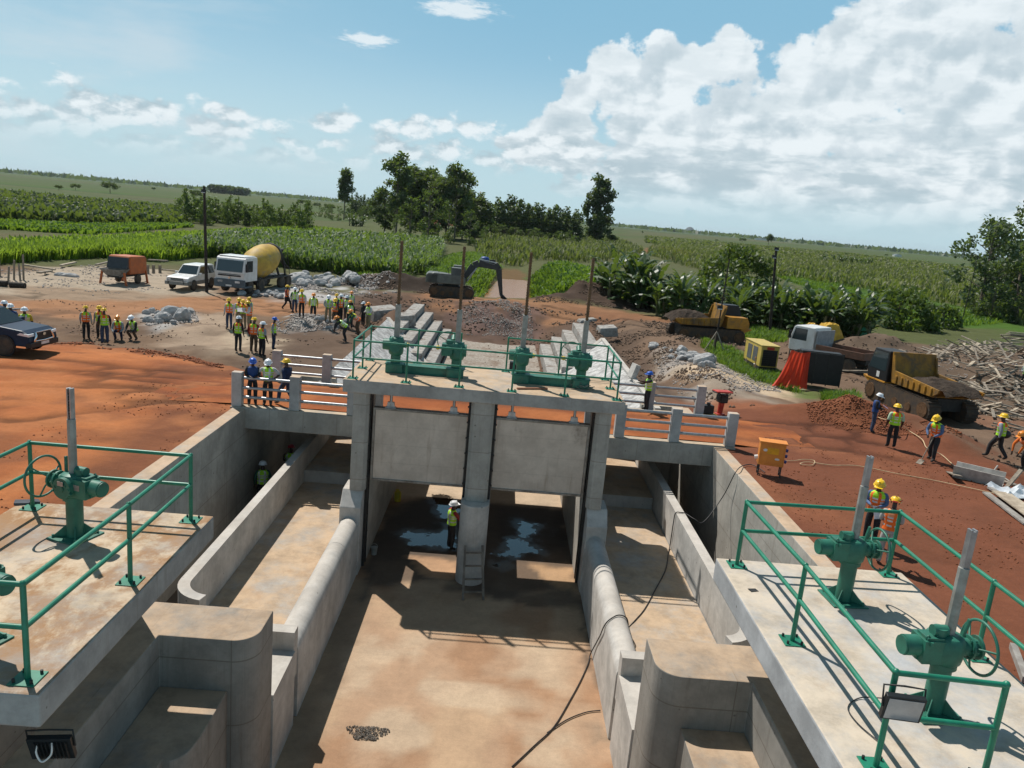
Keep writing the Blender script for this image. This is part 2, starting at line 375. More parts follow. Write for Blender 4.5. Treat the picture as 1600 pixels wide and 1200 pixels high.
RUTS=[[(-32,24),(-24,27.5),(-16,29.2),(-8,29.3)],[(-34,17),(-25,22),(-17,26),(-10,28.3)],[(-30,30.5),(-22,31),(-15,30.4),(-8,29.9)],[(8.5,29),(13,28.6),(19,27),(28,23)],[(8.5,29.6),(14,30.4),(20,27.8),(31,26)],[(26,34),(23,31),(20,26),(17,18),(16,8)],[(-45,55),(-30,54.5),(-16,57),(-4,67),(3,70),(10,66),(17,56),(23,46)],[(-45,51),(-30,51.5),(-15,53.5),(-9,62),(0,69.5)],[(24,45),(26,40),(29,34),(34,29)],[(-15,24),(-12.5,27),(-9.5,28.8)]]
def rutd(x,y):
    d=np.full(x.shape,9.)
    for P_ in RUTS:
        for (ax,ay),(bx,by) in zip(P_,P_[1:]):
            L_=math.hypot(bx-ax,by-ay); ux,uy=(bx-ax)/L_,(by-ay)/L_; k=np.where((x>min(ax,bx)-3)&(x<max(ax,bx)+3)&(y>min(ay,by)-3)&(y<max(ay,by)+3))[0]
            if not len(k): continue
            t=np.clip((x[k]-ax)*ux+(y[k]-ay)*uy,0,L_); dx=x[k]-ax-ux*t; dy=y[k]-ay-uy*t; d[k]=np.minimum(d[k],np.abs(np.hypot(dx,dy)-.95))
    return d
def hz(x,y): return float(height(np.array([float(x)]),np.array([float(y)]))[0])
def gs(u,v,n=5):                       # point of the photograph on the modelled terrain
    z=0.
    for i in range(n): p=gz(u,v,z); z=hz(p.x,p.y)
    p=gz(u,v,z); return Vector((p.x,p.y,z))
def grid(xs,ys):
    X,Y=np.meshgrid(xs,ys); return X.ravel(),Y.ravel()
def axis(core0,core1,st,out0,out1,g):
    a=list(np.arange(core0,core1+1e-6,st)); s=st;p=core1
    while p<out1: s*=g;p+=s;a.append(p)
    s=st;p=core0;b=[]
    while p>out0: s*=g;p-=s;b.append(p)
    return np.array(b[::-1]+a)
# hole for the concrete works: x in [-8.9,8.2] , y<32
xs=axis(-31,33,.29,-9000,9000,1.085); ys=axis(11,82,.29,-30,10500,1.07)
def snap(a,vals):
    for v in vals: a[np.argmin(np.abs(a-v))]=v
    return a
HX0,HX1,HY=-9.0,8.3,32.
xs=snap(xs,(HX0,HX1)); ys=snap(ys,(HY,26.4))
gx,gy_=grid(xs,ys); gh=height(gx,gy_)
RED=(.28,.085,.030);REDL=(.39,.138,.048);REDR=(.165,.059,.031);REDD=(.135,.050,.026);BROWN=(.155,.098,.062);TAN=(.36,.27,.185);MUD=(.085,.052,.035);GREYG=(.30,.275,.25);DARK=(.040,.028,.021)
GRASS=(.055,.095,.016);GRASSB=(.060,.115,.014);FIELD=(.062,.088,.026);OLIVE=(.085,.088,.036);DKG=(.040,.068,.020);ORANGE=(.30,.150,.075)
col=np.zeros((len(gx),3))+np.array(BROWN)
wx=gx+1.6*(fbm(gx*.25,gy_*.25,51)-.5)*2+.5*(fbm(gx*1.1,gy_*1.1,53)-.5)*2; wy=gy_+1.6*(fbm(gx*.25,gy_*.25,57)-.5)*2+.5*(fbm(gx*1.1,gy_*1.1,59)-.5)*2
def paint(poly,c,soft=.8,amt=1.,warp=1.,nz=None):
    global col
    q=np.array(poly); e=soft+2.5*warp+.5; k=np.where((gx>q[:,0].min()-e)&(gx<q[:,0].max()+e)&(gy_>q[:,1].min()-e)&(gy_<q[:,1].max()+e))[0]
    if not len(k): return
    x=gx[k];y=gy_[k]; X=x+(wx[k]-x)*warp;Y=y+(wy[k]-y)*warp
    a=sst(-soft,soft,polysd(X,Y,poly))*amt
    if nz: a=a*sst(nz[1],nz[2],fbm(x*nz[0],y*nz[0],nz[3] if len(nz)>3 else 61))
    col[k]=col[k]*(1-a[:,None])+np.array(c)*a[:,None]
def R_(x0,x1,y0,y1): return [(x0,y0),(x1,y0),(x1,y1),(x0,y1)]
BIG=30000
# open plain
paint([(-BIG,84),(BIG,84),(BIG,BIG),(-BIG,BIG)],FIELD,4,1,3)
paint([(-BIG,60),(-44,66),(-30,84),(-BIG,90)],GRASS,2)
paint([(30,62),(BIG,55),(BIG,90),(20,84)],GRASS,2)
paint([(44,30),(BIG,20),(BIG,90),(44,90)],GRASS,2)
for i in range(70):                       # patchwork of plots
    r=random.Random(i*3+1); y0=130*(1.062**i); dy=y0*(.018+.03*r.random()); x0=-3.0*y0
    while x0<3.*y0:
        w=y0*(.08+.5*r.random()); c=r.choice([GRASS,FIELD,OLIVE,DKG,(.065,.090,.028),OLIVE,(.075,.095,.03),(.075,.062,.034)])
        ang=(r.random()-.5)*dy*.8
        paint([(x0,y0),(x0+w,y0+ang),(x0+w,y0+dy+ang),(x0,y0+dy)],c,dy*.10,.8,1.)
        x0+=w
paint(R_(-BIG,BIG,2300,BIG),(.060,.090,.055),300)
# left fields
paint(wpoly([(-200,355),(0,352),(130,365),(300,352),(300,345),(0,322),(-200,310)],-.7),(.055,.09,.018),3)
paint(wpoly([(0,338),(120,349),(220,355),(215,352),(100,342),(0,334)],-.7),(.27,.20,.10),1.0,.8)
paint(wpoly([(-300,372),(0,366),(130,372),(260,361),(480,352),(600,354),(600,360),(480,359),(330,366),(180,380),(0,386),(-300,396)],-.7),(.13,.075,.040),.8)
paint(wpoly([(-200,386),(0,383),(200,373),(245,370),(245,367),(160,372),(0,379),(-200,384)],-.7),(.42,.31,.19),.5,.9)
paint(wpoly([(-200,420),(0,412),(160,403),(240,410),(440,420),(540,432),(610,440),(680,425),(680,372),(560,345),(420,362),(250,372),(0,389),(-200,398)],-.5),GRASSB,1.2)
paint(wpoly([(250,405),(440,418),(540,432),(610,437),(690,420),(690,380),(560,372),(420,376),(330,380)],-.5),(.045,.085,.018),1.5,.8)
paint(wpoly([(640,346),(760,360),(760,352),(660,342)],-.7),(.22,.085,.04),1.)
# right fields
paint(wpoly([(900,372),(1040,372),(1330,402),(1600,445),(1600,398),(1330,385),(1000,362)],-.7),OLIVE,4,.8)
paint(wpoly([(1006,393),(1085,412),(1085,403),(1010,388)],-.7),(.25,.095,.045),.8)
paint(wpoly([(1210,425),(1330,440),(1600,505),(1700,560),(1560,515),(1400,512),(1300,470)],-.6),(.055,.11,.014),1.2)
# works yard ------------------------------------------------------
paint(R_(-48,44,32,66),BROWN,2)
paint(wpoly([(0,425),(160,412),(250,420),(330,445),(340,462),(150,470),(0,462),(-100,450)]),(.34,.275,.205),1.2)
paint(wpoly([(0,444),(150,452),(300,460),(340,470),(100,476),(0,470)]),(.25,.17,.11),1.,.8)
paint(wpoly([(-100,474),(150,468),(340,462),(470,474),(600,462),(720,458),(900,505),(700,480),(590,476),(480,492),(300,486),(180,494),(0,492),(-100,490)]),ORANGE,.9)
paint(wpoly([(220,500),(340,488),(360,500),(420,525),(350,548),(250,540)]),(.33,.245,.175),1.,.9)
paint(wpoly([(340,520),(440,510),(455,535),(400,560),(330,552)]),(.42,.33,.235),.9,.9)
paint(wpoly([(205,492),(300,486),(305,508),(230,520)]),(.36,.34,.32),.5,1.,1.,(.5,.35,.5))
paint(wpoly([(430,500),(520,496),(550,512),(510,532),(430,520)]),(.40,.385,.36),.5,1.,1.,(.5,.35,.5,63))
paint(wpoly([(400,450),(560,432),(600,440),(620,465),(500,472),(420,470)]),(.40,.385,.37),1.,.9,1.,(.4,.36,.5,65))
paint(R_(-16,-9,40,48),MUD,1.,.7,1.,(.5,.42,.5,67))
paint(R_(-32,-9,34,46),MUD,1.,.55,1.,(.45,.48,.58,68))
# pit & spoil
paint(R_(-12,11,48,72),(.115,.068,.044),1.,.95)
paint(R_(-12,-7.5,33,50),(.11,.072,.05),1.,.8)
paint(R_(-4.5,3.5,60,70),(.15,.092,.075),.8,.9,1.,(.8,.35,.5,71))
paint([(-16,73.5),(-7,73.),(-1.5,75.),(-3,80),(-10,80),(-16,79)],DARK,.7)
paint([(2,73),(14,73),(17,82),(10,86),(4,80)],(.065,.042,.030),.8)
paint([(-8,67.5),(16,62),(17,68),(4,73.5),(-8,72.5)],ORANGE,.8,.75)
paint([(8,60),(16,55),(19,62),(12,70),(6,70)],(.20,.095,.05),1.,.8)
paint([(6.8,33),(10.5,34),(14,50),(15,60),(8,62),(7,50)],(.080,.052,.038),.8,.85)
paint([(-13,58),(9,60),(10,67),(-13,70)],(.090,.057,.041),.8,.75,1.,(.4,.35,.55,72))
paint(R_(-3.6,3.2,63,69.5),(.15,.095,.08),.7,.9,1.,(.9,.3,.55,71))
# right yard
paint(R_(8.2,60,-20,66),(.155,.100,.066),1.)
paint(R_(8.2,15,34,52),(.30,.245,.19),1.2,.85,1.,(.25,.36,.55,73))
paint([(9.3,36),(14.5,36),(18,39.5),(15.5,45),(10.5,50),(9.3,46)],(.30,.27,.245),1.,.8,1.,(.6,.4,.55,75))
paint([(11,39.5),(15,37.5),(15,44),(11,45)],(.52,.39,.26),.6,.8)
paint([(7.9,32),(9.6,34),(10.2,60),(7.9,60)],(.10,.066,.046),.7)
paint([(7,-30),(26,-30),(24,15),(19.,26.5),(17,31),(16.5,34.5),(13,36.5),(8,34)],REDR,.7)
paint([(16,32),(19.5,28.5),(20,31),(17,34.5)],REDD,.5,.8)
paint([(19,-30),(60,-30),(60,30),(19.6,29)],(.17,.105,.065),.9,.9)
paint(R_(8.3,19,20,36),(.25,.095,.045),1.,.6,1.,(.35,.45,.6,77))
paint(R_(8.3,20,0,30),REDD,1.,.55,1.,(.55,.52,.66,78))
paint(wpoly([(1090,535),(1160,548),(1230,590),(1330,615),(1330,635),(1250,625),(1150,585)],-.3),(.085,.13,.03),.5,.8,1.,(.8,.3,.5,79))
paint([(22.5,33),(30,31),(32,36),(24,38)],(.20,.10,.06),.6,.8)
paint(R_(24,60,38,66),(.125,.088,.062),2,.9)
# left road
pl=[(-BIG,-30),(-8.7,-30),(-8.7,32.2)]+[(a,b) for a,b in EDGE[::-1]]+[(-BIG,36)]
paint(pl,REDL,.35,1.,.35); paint([(a,b-.9) for a,b in EDGE]+[(a,b+.25) for a,b in EDGE[::-1]],REDD,.35,.85,.3,(.6,.3,.5,88))
paint([(-9.0,12),(-8.7,34),(-14.5,32.5),(-13.0,27),(-11,22),(-10.5,12)],REDD,.7,.85,.6)
paint(pl,RED,.35,.55,.3,(.3,.45,.6,81))
paint(pl,(.38,.150,.060),.35,.5,.3,(.8,.5,.62,83)); paint(pl,(.20,.075,.034),.35,.6,.3,(.45,.54,.70,85)); paint(pl,(.15,.06,.03),.35,.5,.3,(1.1,.60,.74,87))
# banks of the canal
paint([(-6,79),(-3.5,78.),(-2.2,84),(-2,120),(0,140),(-3,150),(-8,140),(-9,100)],(.05,.10,.014),.7)
paint([(3,80),(8,85),(16,86),(18,112),(8,135),(2.5,120),(2.6,90)],(.055,.11,.014),.7)
paint([(-2.4,78),(2.8,78),(4,112),(3,140),(-.5,140),(-1.5,110)],(.13,.08,.035),.5)
def lattice(X,Y,H,xs,ys,colr,name,mats,keep=None,kind='structure'):
    nx=len(xs); me=bpy.data.meshes.new(name); fs=[]
    for j in range(len(ys)-1):
        for i in range(nx-1):
            if keep is not None and not keep(.5*(xs[i]+xs[i+1]),.5*(ys[j]+ys[j+1])): continue
            a=j*nx+i; fs.append((a,a+1,a+nx+1,a+nx))
    me.from_pydata(np.stack([X,Y,H],1).tolist(),[],fs); me.update()
    ca=me.color_attributes.new('Col','FLOAT_COLOR','POINT'); ca.data.foreach_set('color',np.concatenate([colr,np.ones((len(colr),1))],1).astype(np.float32).ravel())
    me.polygons.foreach_set('use_smooth',[True]*len(fs)); me.materials.append(mats)
    o=bpy.data.objects.new(name,me); COL.objects.link(o)
    return tag(o,kind=kind)
rd=sst(.36,.10,rutd(gx+.25*(fbm(gx*.6,gy_*.6,7)-.5),gy_))*sst(.30,.55,fbm(gx*.35,gy_*.35,91)); col=col*(1-.55*rd[:,None])
groundm=vcol('earth_and_fields')
lattice(gx,gy_,gh,xs,ys,col,'ground',groundm,lambda x,y: not (HX0<x<HX1 and y<HY))
# canal water beyond the works
ws=[];b=MB()
for i,y in enumerate(np.arange(79.5,165,1.5)): 
    c=float(water_c(np.array([y]))[0]); ws.append((c-3.2,c+3.2,y))
for (a0,b0,y0),(a1,b1,y1) in zip(ws,ws[1:]): b.quad((a0,y0,-2.35),(b0,y0,-2.35),(b1,y1,-2.35),(a1,y1,-2.35))
m,nt,N,L,P=nodes('muddy_water'); P.inputs['Base Color'].default_value=(.30,.125,.028,1); P.inputs['Roughness'].default_value=.22; P.inputs['Specular IOR Level'].default_value=.22
bumpn(N,L,P,noise(N,L,coords(N,True),1.5,4),.12,.05); struct('water',b,m)
# ================================================================== CANAL FLOOR
fx=np.arange(-8.8,8.31,.17); fy=np.arange(2,40.5,.17)
gx,gy_=grid(fx,fy); wx=gx+.35*(fbm(gx*1.3,gy_*1.3,151)-.5)*2+.12*(fbm(gx*5,gy_*5,153)-.5)*2; wy=gy_+.35*(fbm(gx*1.3,gy_*1.3,157)-.5)*2+.12*(fbm(gx*5,gy_*5,159)-.5)*2
col=np.zeros((len(gx),3))+np.array((.375,.24,.148))
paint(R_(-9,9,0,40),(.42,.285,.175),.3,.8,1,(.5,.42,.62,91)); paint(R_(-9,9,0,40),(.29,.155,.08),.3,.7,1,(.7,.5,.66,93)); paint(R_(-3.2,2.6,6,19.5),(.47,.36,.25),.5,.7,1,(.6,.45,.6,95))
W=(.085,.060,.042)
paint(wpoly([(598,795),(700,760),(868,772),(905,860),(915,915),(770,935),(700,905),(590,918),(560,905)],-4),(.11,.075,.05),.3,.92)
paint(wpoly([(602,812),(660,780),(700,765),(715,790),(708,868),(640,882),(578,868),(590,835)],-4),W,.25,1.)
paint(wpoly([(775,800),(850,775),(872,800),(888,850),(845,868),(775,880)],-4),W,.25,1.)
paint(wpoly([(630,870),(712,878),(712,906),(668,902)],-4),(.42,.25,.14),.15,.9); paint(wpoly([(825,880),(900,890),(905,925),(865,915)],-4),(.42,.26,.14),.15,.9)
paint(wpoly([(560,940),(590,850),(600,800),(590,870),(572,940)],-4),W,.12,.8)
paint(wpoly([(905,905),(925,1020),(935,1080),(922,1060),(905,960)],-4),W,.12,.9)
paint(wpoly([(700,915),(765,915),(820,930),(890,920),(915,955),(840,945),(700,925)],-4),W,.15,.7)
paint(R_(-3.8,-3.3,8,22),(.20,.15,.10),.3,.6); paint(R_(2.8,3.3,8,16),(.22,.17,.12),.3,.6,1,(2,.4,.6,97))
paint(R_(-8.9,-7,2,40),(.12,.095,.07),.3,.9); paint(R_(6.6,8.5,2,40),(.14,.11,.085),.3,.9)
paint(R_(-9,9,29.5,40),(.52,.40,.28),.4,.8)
c6=lambda l:[tuple(gz(540+x/3.478,700+y/3.478,-4)[:2]) for x,y in l]
wet=np.zeros(len(gx))
for pl_ in ([(905,392),(1055,425),(1030,470),(1000,495),(1010,530),(1100,545),(1060,575),(960,570),(885,598),(800,580),(850,525),(860,490),(950,488),(940,455)],[(282,465),(330,455),(470,472),(525,440),(515,395),(560,420),(605,470),(600,560),(520,552),(440,535),(330,540),(320,490)],[(440,240),(560,250),(620,300),(600,380),(520,370),(460,310)],[(770,620),(880,615),(890,655),(800,655)]):
    wet=np.maximum(wet,sst(-.55,.55,polysd(wx,wy,c6(pl_))))
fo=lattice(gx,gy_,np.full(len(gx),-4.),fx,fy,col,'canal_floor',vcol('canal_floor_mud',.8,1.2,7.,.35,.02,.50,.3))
at=fo.data.attributes.new('Wet','FLOAT','POINT'); at.data.foreach_set('value',wet.astype(np.float32))
m=fo.data.materials[0]; N=m.node_tree.nodes; L=m.node_tree.links; P=N['Principled BSDF']      # standing water: smooth, dark, ragged edge
an=N.new('ShaderNodeAttribute'); an.attribute_name='Wet'; v=coords(N,True)
wf=smooth(N,L,math_(N,L,'ADD',an.outputs['Fac'],math_(N,L,'MULTIPLY',math_(N,L,'SUBTRACT',noise(N,L,v,2.2,8,.68),.5),1.7)),.58,.68)
L.new(mixc(N,L,P.inputs['Base Color'].links[0].from_socket,(.045,.036,.028),wf),P.inputs['Base Color'])
damp=smooth(N,L,math_(N,L,'ADD',an.outputs['Fac'],math_(N,L,'MULTIPLY',math_(N,L,'SUBTRACT',noise(N,L,v,1.6,6,.65),.5),1.6)),.10,.5)
L.new(math_(N,L,'SUBTRACT',math_(N,L,'SUBTRACT',.8,math_(N,L,'MULTIPLY',damp,.38)),math_(N,L,'MULTIPLY',wf,.39)),P.inputs['Roughness'])
L.new(math_(N,L,'ADD',.3,math_(N,L,'MULTIPLY',wf,.7)),P.inputs['Specular IOR Level'])
for n_ in N:
    if n_.type=='BUMP': L.new(math_(N,L,'SUBTRACT',.35,math_(N,L,'MULTIPLY',wf,.335)),n_.inputs['Strength'])

# ================================================================== CONCRETE WORKS
def arc(cx,cy,r,a0,a1,n=8): return [(cx+r*math.cos(RAD(a0+(a1-a0)*i/n)),cy+r*math.sin(RAD(a0+(a1-a0)*i/n))) for i in range(n+1)]
# --- side channel floors: structure
for sx,(x0,x1) in ((-1,(-6.72,-4.452)),(1,(3.872,6.24))):
    b=MB(); b.box(x0,x1,13.62,27.0,-3.99,-2.75); b.box(x0,x1,27.0,39.9,-3.99,-2.3); struct('side_channel_floor',b,conc_deck)
# --- retaining walls
for x0,x1,lab in ((-9.2,-8.75,'long grey retaining wall under the orange dirt road, dust on its top'),(8.05,8.5,'long grey retaining wall beside the red earth yard, with board marks')):
    b=MB(); b.box(x0,x1,2,32.4,-4.3,0); solo('retaining_wall',b,conc_y,lab,'wall',((x0+x1)/2,17,-4),bev=.02,world=True)
# --- divide walls with half-round tops
for x0,x1,lab in ((-4.45,-3.85,'low canal wall with smooth half-round top, left of the central canal'),(3.27,3.87,'low canal wall with smooth half-round top, cable lying across it')):
    xm=(x0+x1)/2; r=(x1-x0)/2; prof=[(x0,-4.2),(x1,-4.2),(x1,-2.38)]+[(xm+r*math.cos(RAD(a)),-2.38+r*1.05*math.sin(RAD(a))) for a in range(15,180,15)]+[(x0,-2.38)]
    b=MB(); n=len(prof)
    y0,y1,yj=15.44,22.5,20.55
    for a,e in ((y0,yj-.008),(yj+.008,y1)):
        st=len(b.v); vs=[(p[0],a,p[1]) for p in prof]+[(p[0],e,p[1]) for p in prof]
        b.add(vs,[(i,n+i,n+(i+1)%n,(i+1)%n)[::-1] for i in range(n)],0,True); b.add(vs[:n],[tuple(range(n))],0); b.add(vs[n:],[tuple(reversed(range(n)))],0)
    b.box(x0,x1,13.56 if x0<0 else 13.32,15.148,-4.2,-2.17)
    b.box(x0-.03,x1-.03,15.15,15.46,-2.9,-1.74) if x0<0 else b.box(x0+.03,x1+.03,15.15,15.46,-2.9,-1.74)
    o=solo('divide_wall',b,conc_lt,lab,'wall',(xm,19,-4),world=True)
    e=o.modifiers.new('Split','EDGE_SPLIT'); e.split_angle=RAD(40)
# --- outer channel walls, curving in at the near end
def wallpath(path,t,z0,z1):
    b=MB(); L=[];R=[]; n=len(path)
    for i,p in enumerate(path):
        a=Vector(path[max(i-1,0)]);c=Vector(path[min(i+1,n-1)]); d=(c-a).normalized(); q=Vector((-d.y,d.x))*t/2; p=Vector(p)
        L.append(p+q);R.append(p-q)
    for i in range(n-1):
        for (A,B) in ((L,'l'),(R,'r')):
            a,c=A[i],A[i+1]; f=[(a.x,a.y,z0),(c.x,c.y,z0),(c.x,c.y,z1),(a.x,a.y,z1)]
            b.add(f,[(3,2,1,0) if B=='l' else (0,1,2,3)])
        b.quad((R[i].x,R[i].y,z1),(R[i+1].x,R[i+1].y,z1),(L[i+1].x,L[i+1].y,z1),(L[i].x,L[i].y,z1))
    for i,s in ((0,1),(n-1,-1)):
        f=[(L[i].x,L[i].y,z0),(R[i].x,R[i].y,z0),(R[i].x,R[i].y,z1),(L[i].x,L[i].y,z1)]; b.quad(*f)
    return b
pL=[(-6.86,38),(-6.86,27)]+[(-6.86,21),(-6.86,16.75)]+arc(-6.06,16.75,.8,180,262,9)[1:]
o=solo('channel_wall',wallpath(pL,.27,-4.2,-1.52),conc_lt,'thin channel wall curving round at its near end, left of the tan side channel','wall',(-6.86,20,-4),world=True)
pR=[(6.42,38),(6.42,20.5),(6.42,16.6)]+arc(5.72,16.6,.7,0,-80,9)[1:]
solo('channel_wall',wallpath(pR,.30,-4.2,-1.52),conc_lt,'thin channel wall right of the side channel, black cable draped over it','wall',(6.42,20,-4),world=True)
# --- near piers
def pier(sg):
    X=lambda x: x if sg<0 else 2*XC-x
    kk=.8675 if sg<0 else .85; zz=lambda z: 7.5-(7.5-z)*kk
    P_=lambda l: [(X(a)*kk,c*kk) for a,c in l]
    if sg<0: top=[(-4.47,15.60),(-4.47,14.85)]+arc(-4.97,14.8,.5,0,-90,12)+[(-6.43,14.3),(-6.43,4),(-7.12,4),(-7.12,15.60)]
    else: top=[(-4.47,15.65),(-4.47,14.85)]+[(a,c-.05) for a,c in arc(-5.02,14.8,.55,0,-90,12)]+[(-6.43,14.2),(-6.43,4),(-7.12,4),(-7.12,15.65)]
    b=MB(); b.prism(P_(top),-4.2,zz(-1.5))
    h=MB()
    if sg<0: h.prism(P_([(-6.43,14.298),(-6.43,4),(-5.45,4),(-5.45,12.2)]+arc(-5.55,12.6,.5,-60,0,6)+[(-5.02,12.9),(-5.02,14.298)]),-4.2,zz(-2.68))
    else: h.prism(P_([(-6.43,14.198),(-6.43,4),(-5.33,4),(-5.18,12.6),(-5.08,13.0),(-5.08,14.198)]),-4.2,zz(-2.68))
    return b,h
for sg,lab in ((-1,'concrete pier with rounded nose and shaded recess, left of the canal'),(1,'concrete pier with rounded nose and sunlit shelf, right of the canal')):
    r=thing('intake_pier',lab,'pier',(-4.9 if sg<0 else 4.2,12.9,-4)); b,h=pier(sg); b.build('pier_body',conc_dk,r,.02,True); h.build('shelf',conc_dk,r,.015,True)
# --- bridge
r=thing('bridge','grey concrete road bridge with red earth on its deck behind the gates','bridge',(XC,29,-.8))
b=MB(); b.box(-9.3,8.85,26.5,26.95,-.74,.03); b.build('front_beam',conc_x,r,.02,True)
b=MB(); b.box(-9.3,8.85,30.95,31.4,-.74,.03); b.build('rear_beam',conc_x,r,.02,True)
b=MB(); b.box(-9.3,8.85,26.95,30.95,-.40,-.06); b.build('deck_slab',conc,r,0,True)
# red road over the bridge
fx=np.arange(-12.6,12.3,.22); fy=np.arange(26.95,30.96,.2); gx,gy_=grid(fx,fy)
wx=gx+.3*(fbm(gx,gy_,251)-.5); wy=gy_+.3*(fbm(gx,gy_,257)-.5)
col=np.zeros((len(gx),3))+np.array(RED); paint(R_(-13,13,26,32),REDL,.4,.7,1,(.5,.42,.6,261)); paint(R_(-13,13,27.6,28.2),REDD,.25,.6); paint(R_(-13,13,29.6,30.2),REDD,.25,.6)
ex=np.clip((np.abs(gx-XC)-8.9)/2.5,0,1)
lattice(gx,gy_,.03+.05*fbm(gx*2,gy_*2,263)-.10*ex,fx,fy,col,'bridge_road',groundm)
# railings
XS=[-9.1,-7.05,-5.0,-2.95,-.9,1.15,3.2,4.62,6.62,8.66]
def railing(xs,y,label,pw=.36):
    r=thing('bridge_railing',label,'railing',(sum(xs)/len(xs),y,.03))
    for x in xs:
        b=MB(); b.box(x-pw/2,x+pw/2,y-.15,y+.15,.031,1.27); b.build('post',conc_blue,r,.025,True)
    for z in (.36,.70,1.06):
        b=MB()
        for a,c in zip(xs,xs[1:]): b.cyl((a+pw/2,y,z),(c-pw/2,y,z),.055,n=12)
        b.build('rail',galv,r,0,True)
railing([-9.1,-7.05,-5.0],26.72,'concrete post railing on the near edge of the bridge, left, three workers behind it')
railing([4.62,6.62,8.66],26.72,'concrete post railing on the near edge of the bridge, right, nobody behind it')
railing([-9.0,-6.95,-4.9,-2.95,-.9,1.15,3.2,4.4,6.5,8.62],31.17,'long concrete post railing on the far edge of the bridge')
# --- gate structure
r=thing('gate_tower','tall grey concrete gate tower with piers, columns and top deck over the canal','gate tower',(XC,24,-4))
for sg in (-1,1):
    X=lambda d: XC+sg*d
    def bx(b,d0,d1,*q): b.box(min(X(d0),X(d1)),max(X(d0),X(d1)),*q)
    b=MB(); bx(b,3.47,4.05,23.7,33.5,-4.2,-.74); b.build('pier',conc_y,r,.02,True)
    # base block with sloped cap
    p=MB(); xa,xb=sorted((X(3.53),X(4.18)))
    p.add([(xa,22.45,-4.2),(xb,22.45,-4.2),(xb,23.7,-4.2),(xa,23.7,-4.2),(xa,22.45,-1.76),(xb,22.45,-1.76),(xb,23.7,-1.30),(xa,23.7,-1.30),(xa,22.86,-1.30),(xb,22.86,-1.30)],
      [(3,2,1,0),(0,1,5,4),(1,2,6,9,5),(3,0,4,8,7),(2,3,7,6),(4,5,9,8),(8,9,6,7)]); p.build('pier_base',conc_lt,r,.02,True)
    b=MB(); q=[(X(3.96),22.78),(X(3.56),22.78),(X(3.50),22.86),(X(3.50),23.05),(X(3.47),23.05),(X(3.47),23.06),(X(3.96),23.06)]
    b.prism([(X(3.96),22.78),(X(3.58),22.78),(X(3.48),22.88),(X(3.48),23.04),(X(3.96),23.04)],-1.302,1.85); bx(b,3.60,3.96,23.04,23.42,-1.302,1.85); bx(b,3.44,3.96,23.42,23.8,-1.302,1.85); b.build('column',conc_x,r,.012,True)
    b=MB(); bx(b,3.5,3.9,25.55,25.9,-.06,1.85); b.build('rear_column',conc_blue,r,.015,True)
    # guide channel
    b=MB(); bx(b,3.44,3.52,23.05,23.13,-3.98,1.84); bx(b,3.44,3.52,23.37,23.42,-3.98,1.84)
    for k in range(6): bx(b,3.42,3.58,22.99,23.06,-.9+k*.5,-.86+k*.5)
    b.build('guide_rail',dark,r,0,True)
b=MB(); b.prism([(XC-.45,33.5),(XC-.45,22.75)]+arc(XC,22.75,.45,180,360,14)+[(XC+.45,33.5)],-4.2,-1.36); b.build('pier',conc_lt,r,.02,True)
b=MB(); b.prism([(XC-.36,22.86),(XC-.26,22.76),(XC+.26,22.76),(XC+.36,22.86),(XC+.36,23.04),(XC-.36,23.04)],-1.358,1.85); b.box(XC-.28,XC+.28,23.04,23.42,-1.358,1.85); b.box(XC-.45,XC+.45,23.42,23.8,-1.358,1.85); b.build('column',conc_x,r,.012,True)
for s in (-1,1):
    b=MB(); q=sorted((XC+s*.36,XC+s*.44)); b.box(q[0],q[1],23.05,23.12,-3.98,1.84); q=sorted((XC+s*.33,XC+s*.47))
    for k in range(6): b.box(q[0],q[1],22.99,23.06,-.9+k*.5,-.86+k*.5)
    b.build('guide_rail',dark,r,0,True)
DZ=2.25
b=MB(); b.box(-4.57,4.03,22.68,26.15,1.852,DZ); b.build('top_deck',conc_deck,r,.025,True)
# --- the two raised gates
for sg,lab in ((-1,'raised rectangular steel sluice gate, left bay, plain tan face'),(1,'raised rectangular steel sluice gate, right bay, rust stain in its lower corner')):
    cx=XC+sg*1.89; r=thing('sluice_gate',lab,'sluice gate',(cx,23.24,-1.05))
    b=MB(); b.box(cx-1.43,cx+1.43,23.16,23.19,-.99,1.27); b.build('plate',gatem,r,.004,True)
    b=MB()
    for z0,z1 in ((-1.05,-.985),(1.265,1.33)): b.box(cx-1.50,cx+1.50,23.12,23.36,z0,z1)
    for x in (-1.50,1.435): b.box(cx+x,cx+x+.065,23.12,23.36,-.984,1.264)
    b.build('edge_frame',C('gate_frame_steel',(.30,.285,.26),(.17,.15,.13),.5,4,.4),r,.004,True)
    b=MB()
    for z in (-.5,.1,.7): b.box(cx-1.43,cx+1.43,23.20,23.34,z,z+.06)
    b.build('rear_rib',dark,r,0,True)
    for dx in (-.98,.98):
        b=MB(); b.box(cx+dx-.16,cx+dx+.16,23.16,23.34,1.331,1.36)
        for q in (-.075,.045): b.prism([(cx+dx+q-.05,1.36),(cx+dx+q+.08,1.36),(cx+dx+q+.055,1.52),(cx+dx+q-.025,1.52)],23.2,23.3,0,'Y')
        b.cyl((cx+dx-.11,23.25,1.47),(cx+dx+.11,23.25,1.47),.03,n=8); b.cyl((cx+dx,23.25,1.44),(cx+dx,23.25,1.851),.045,n=10)
        b.build('lifting_lug',galv,r,0,True)
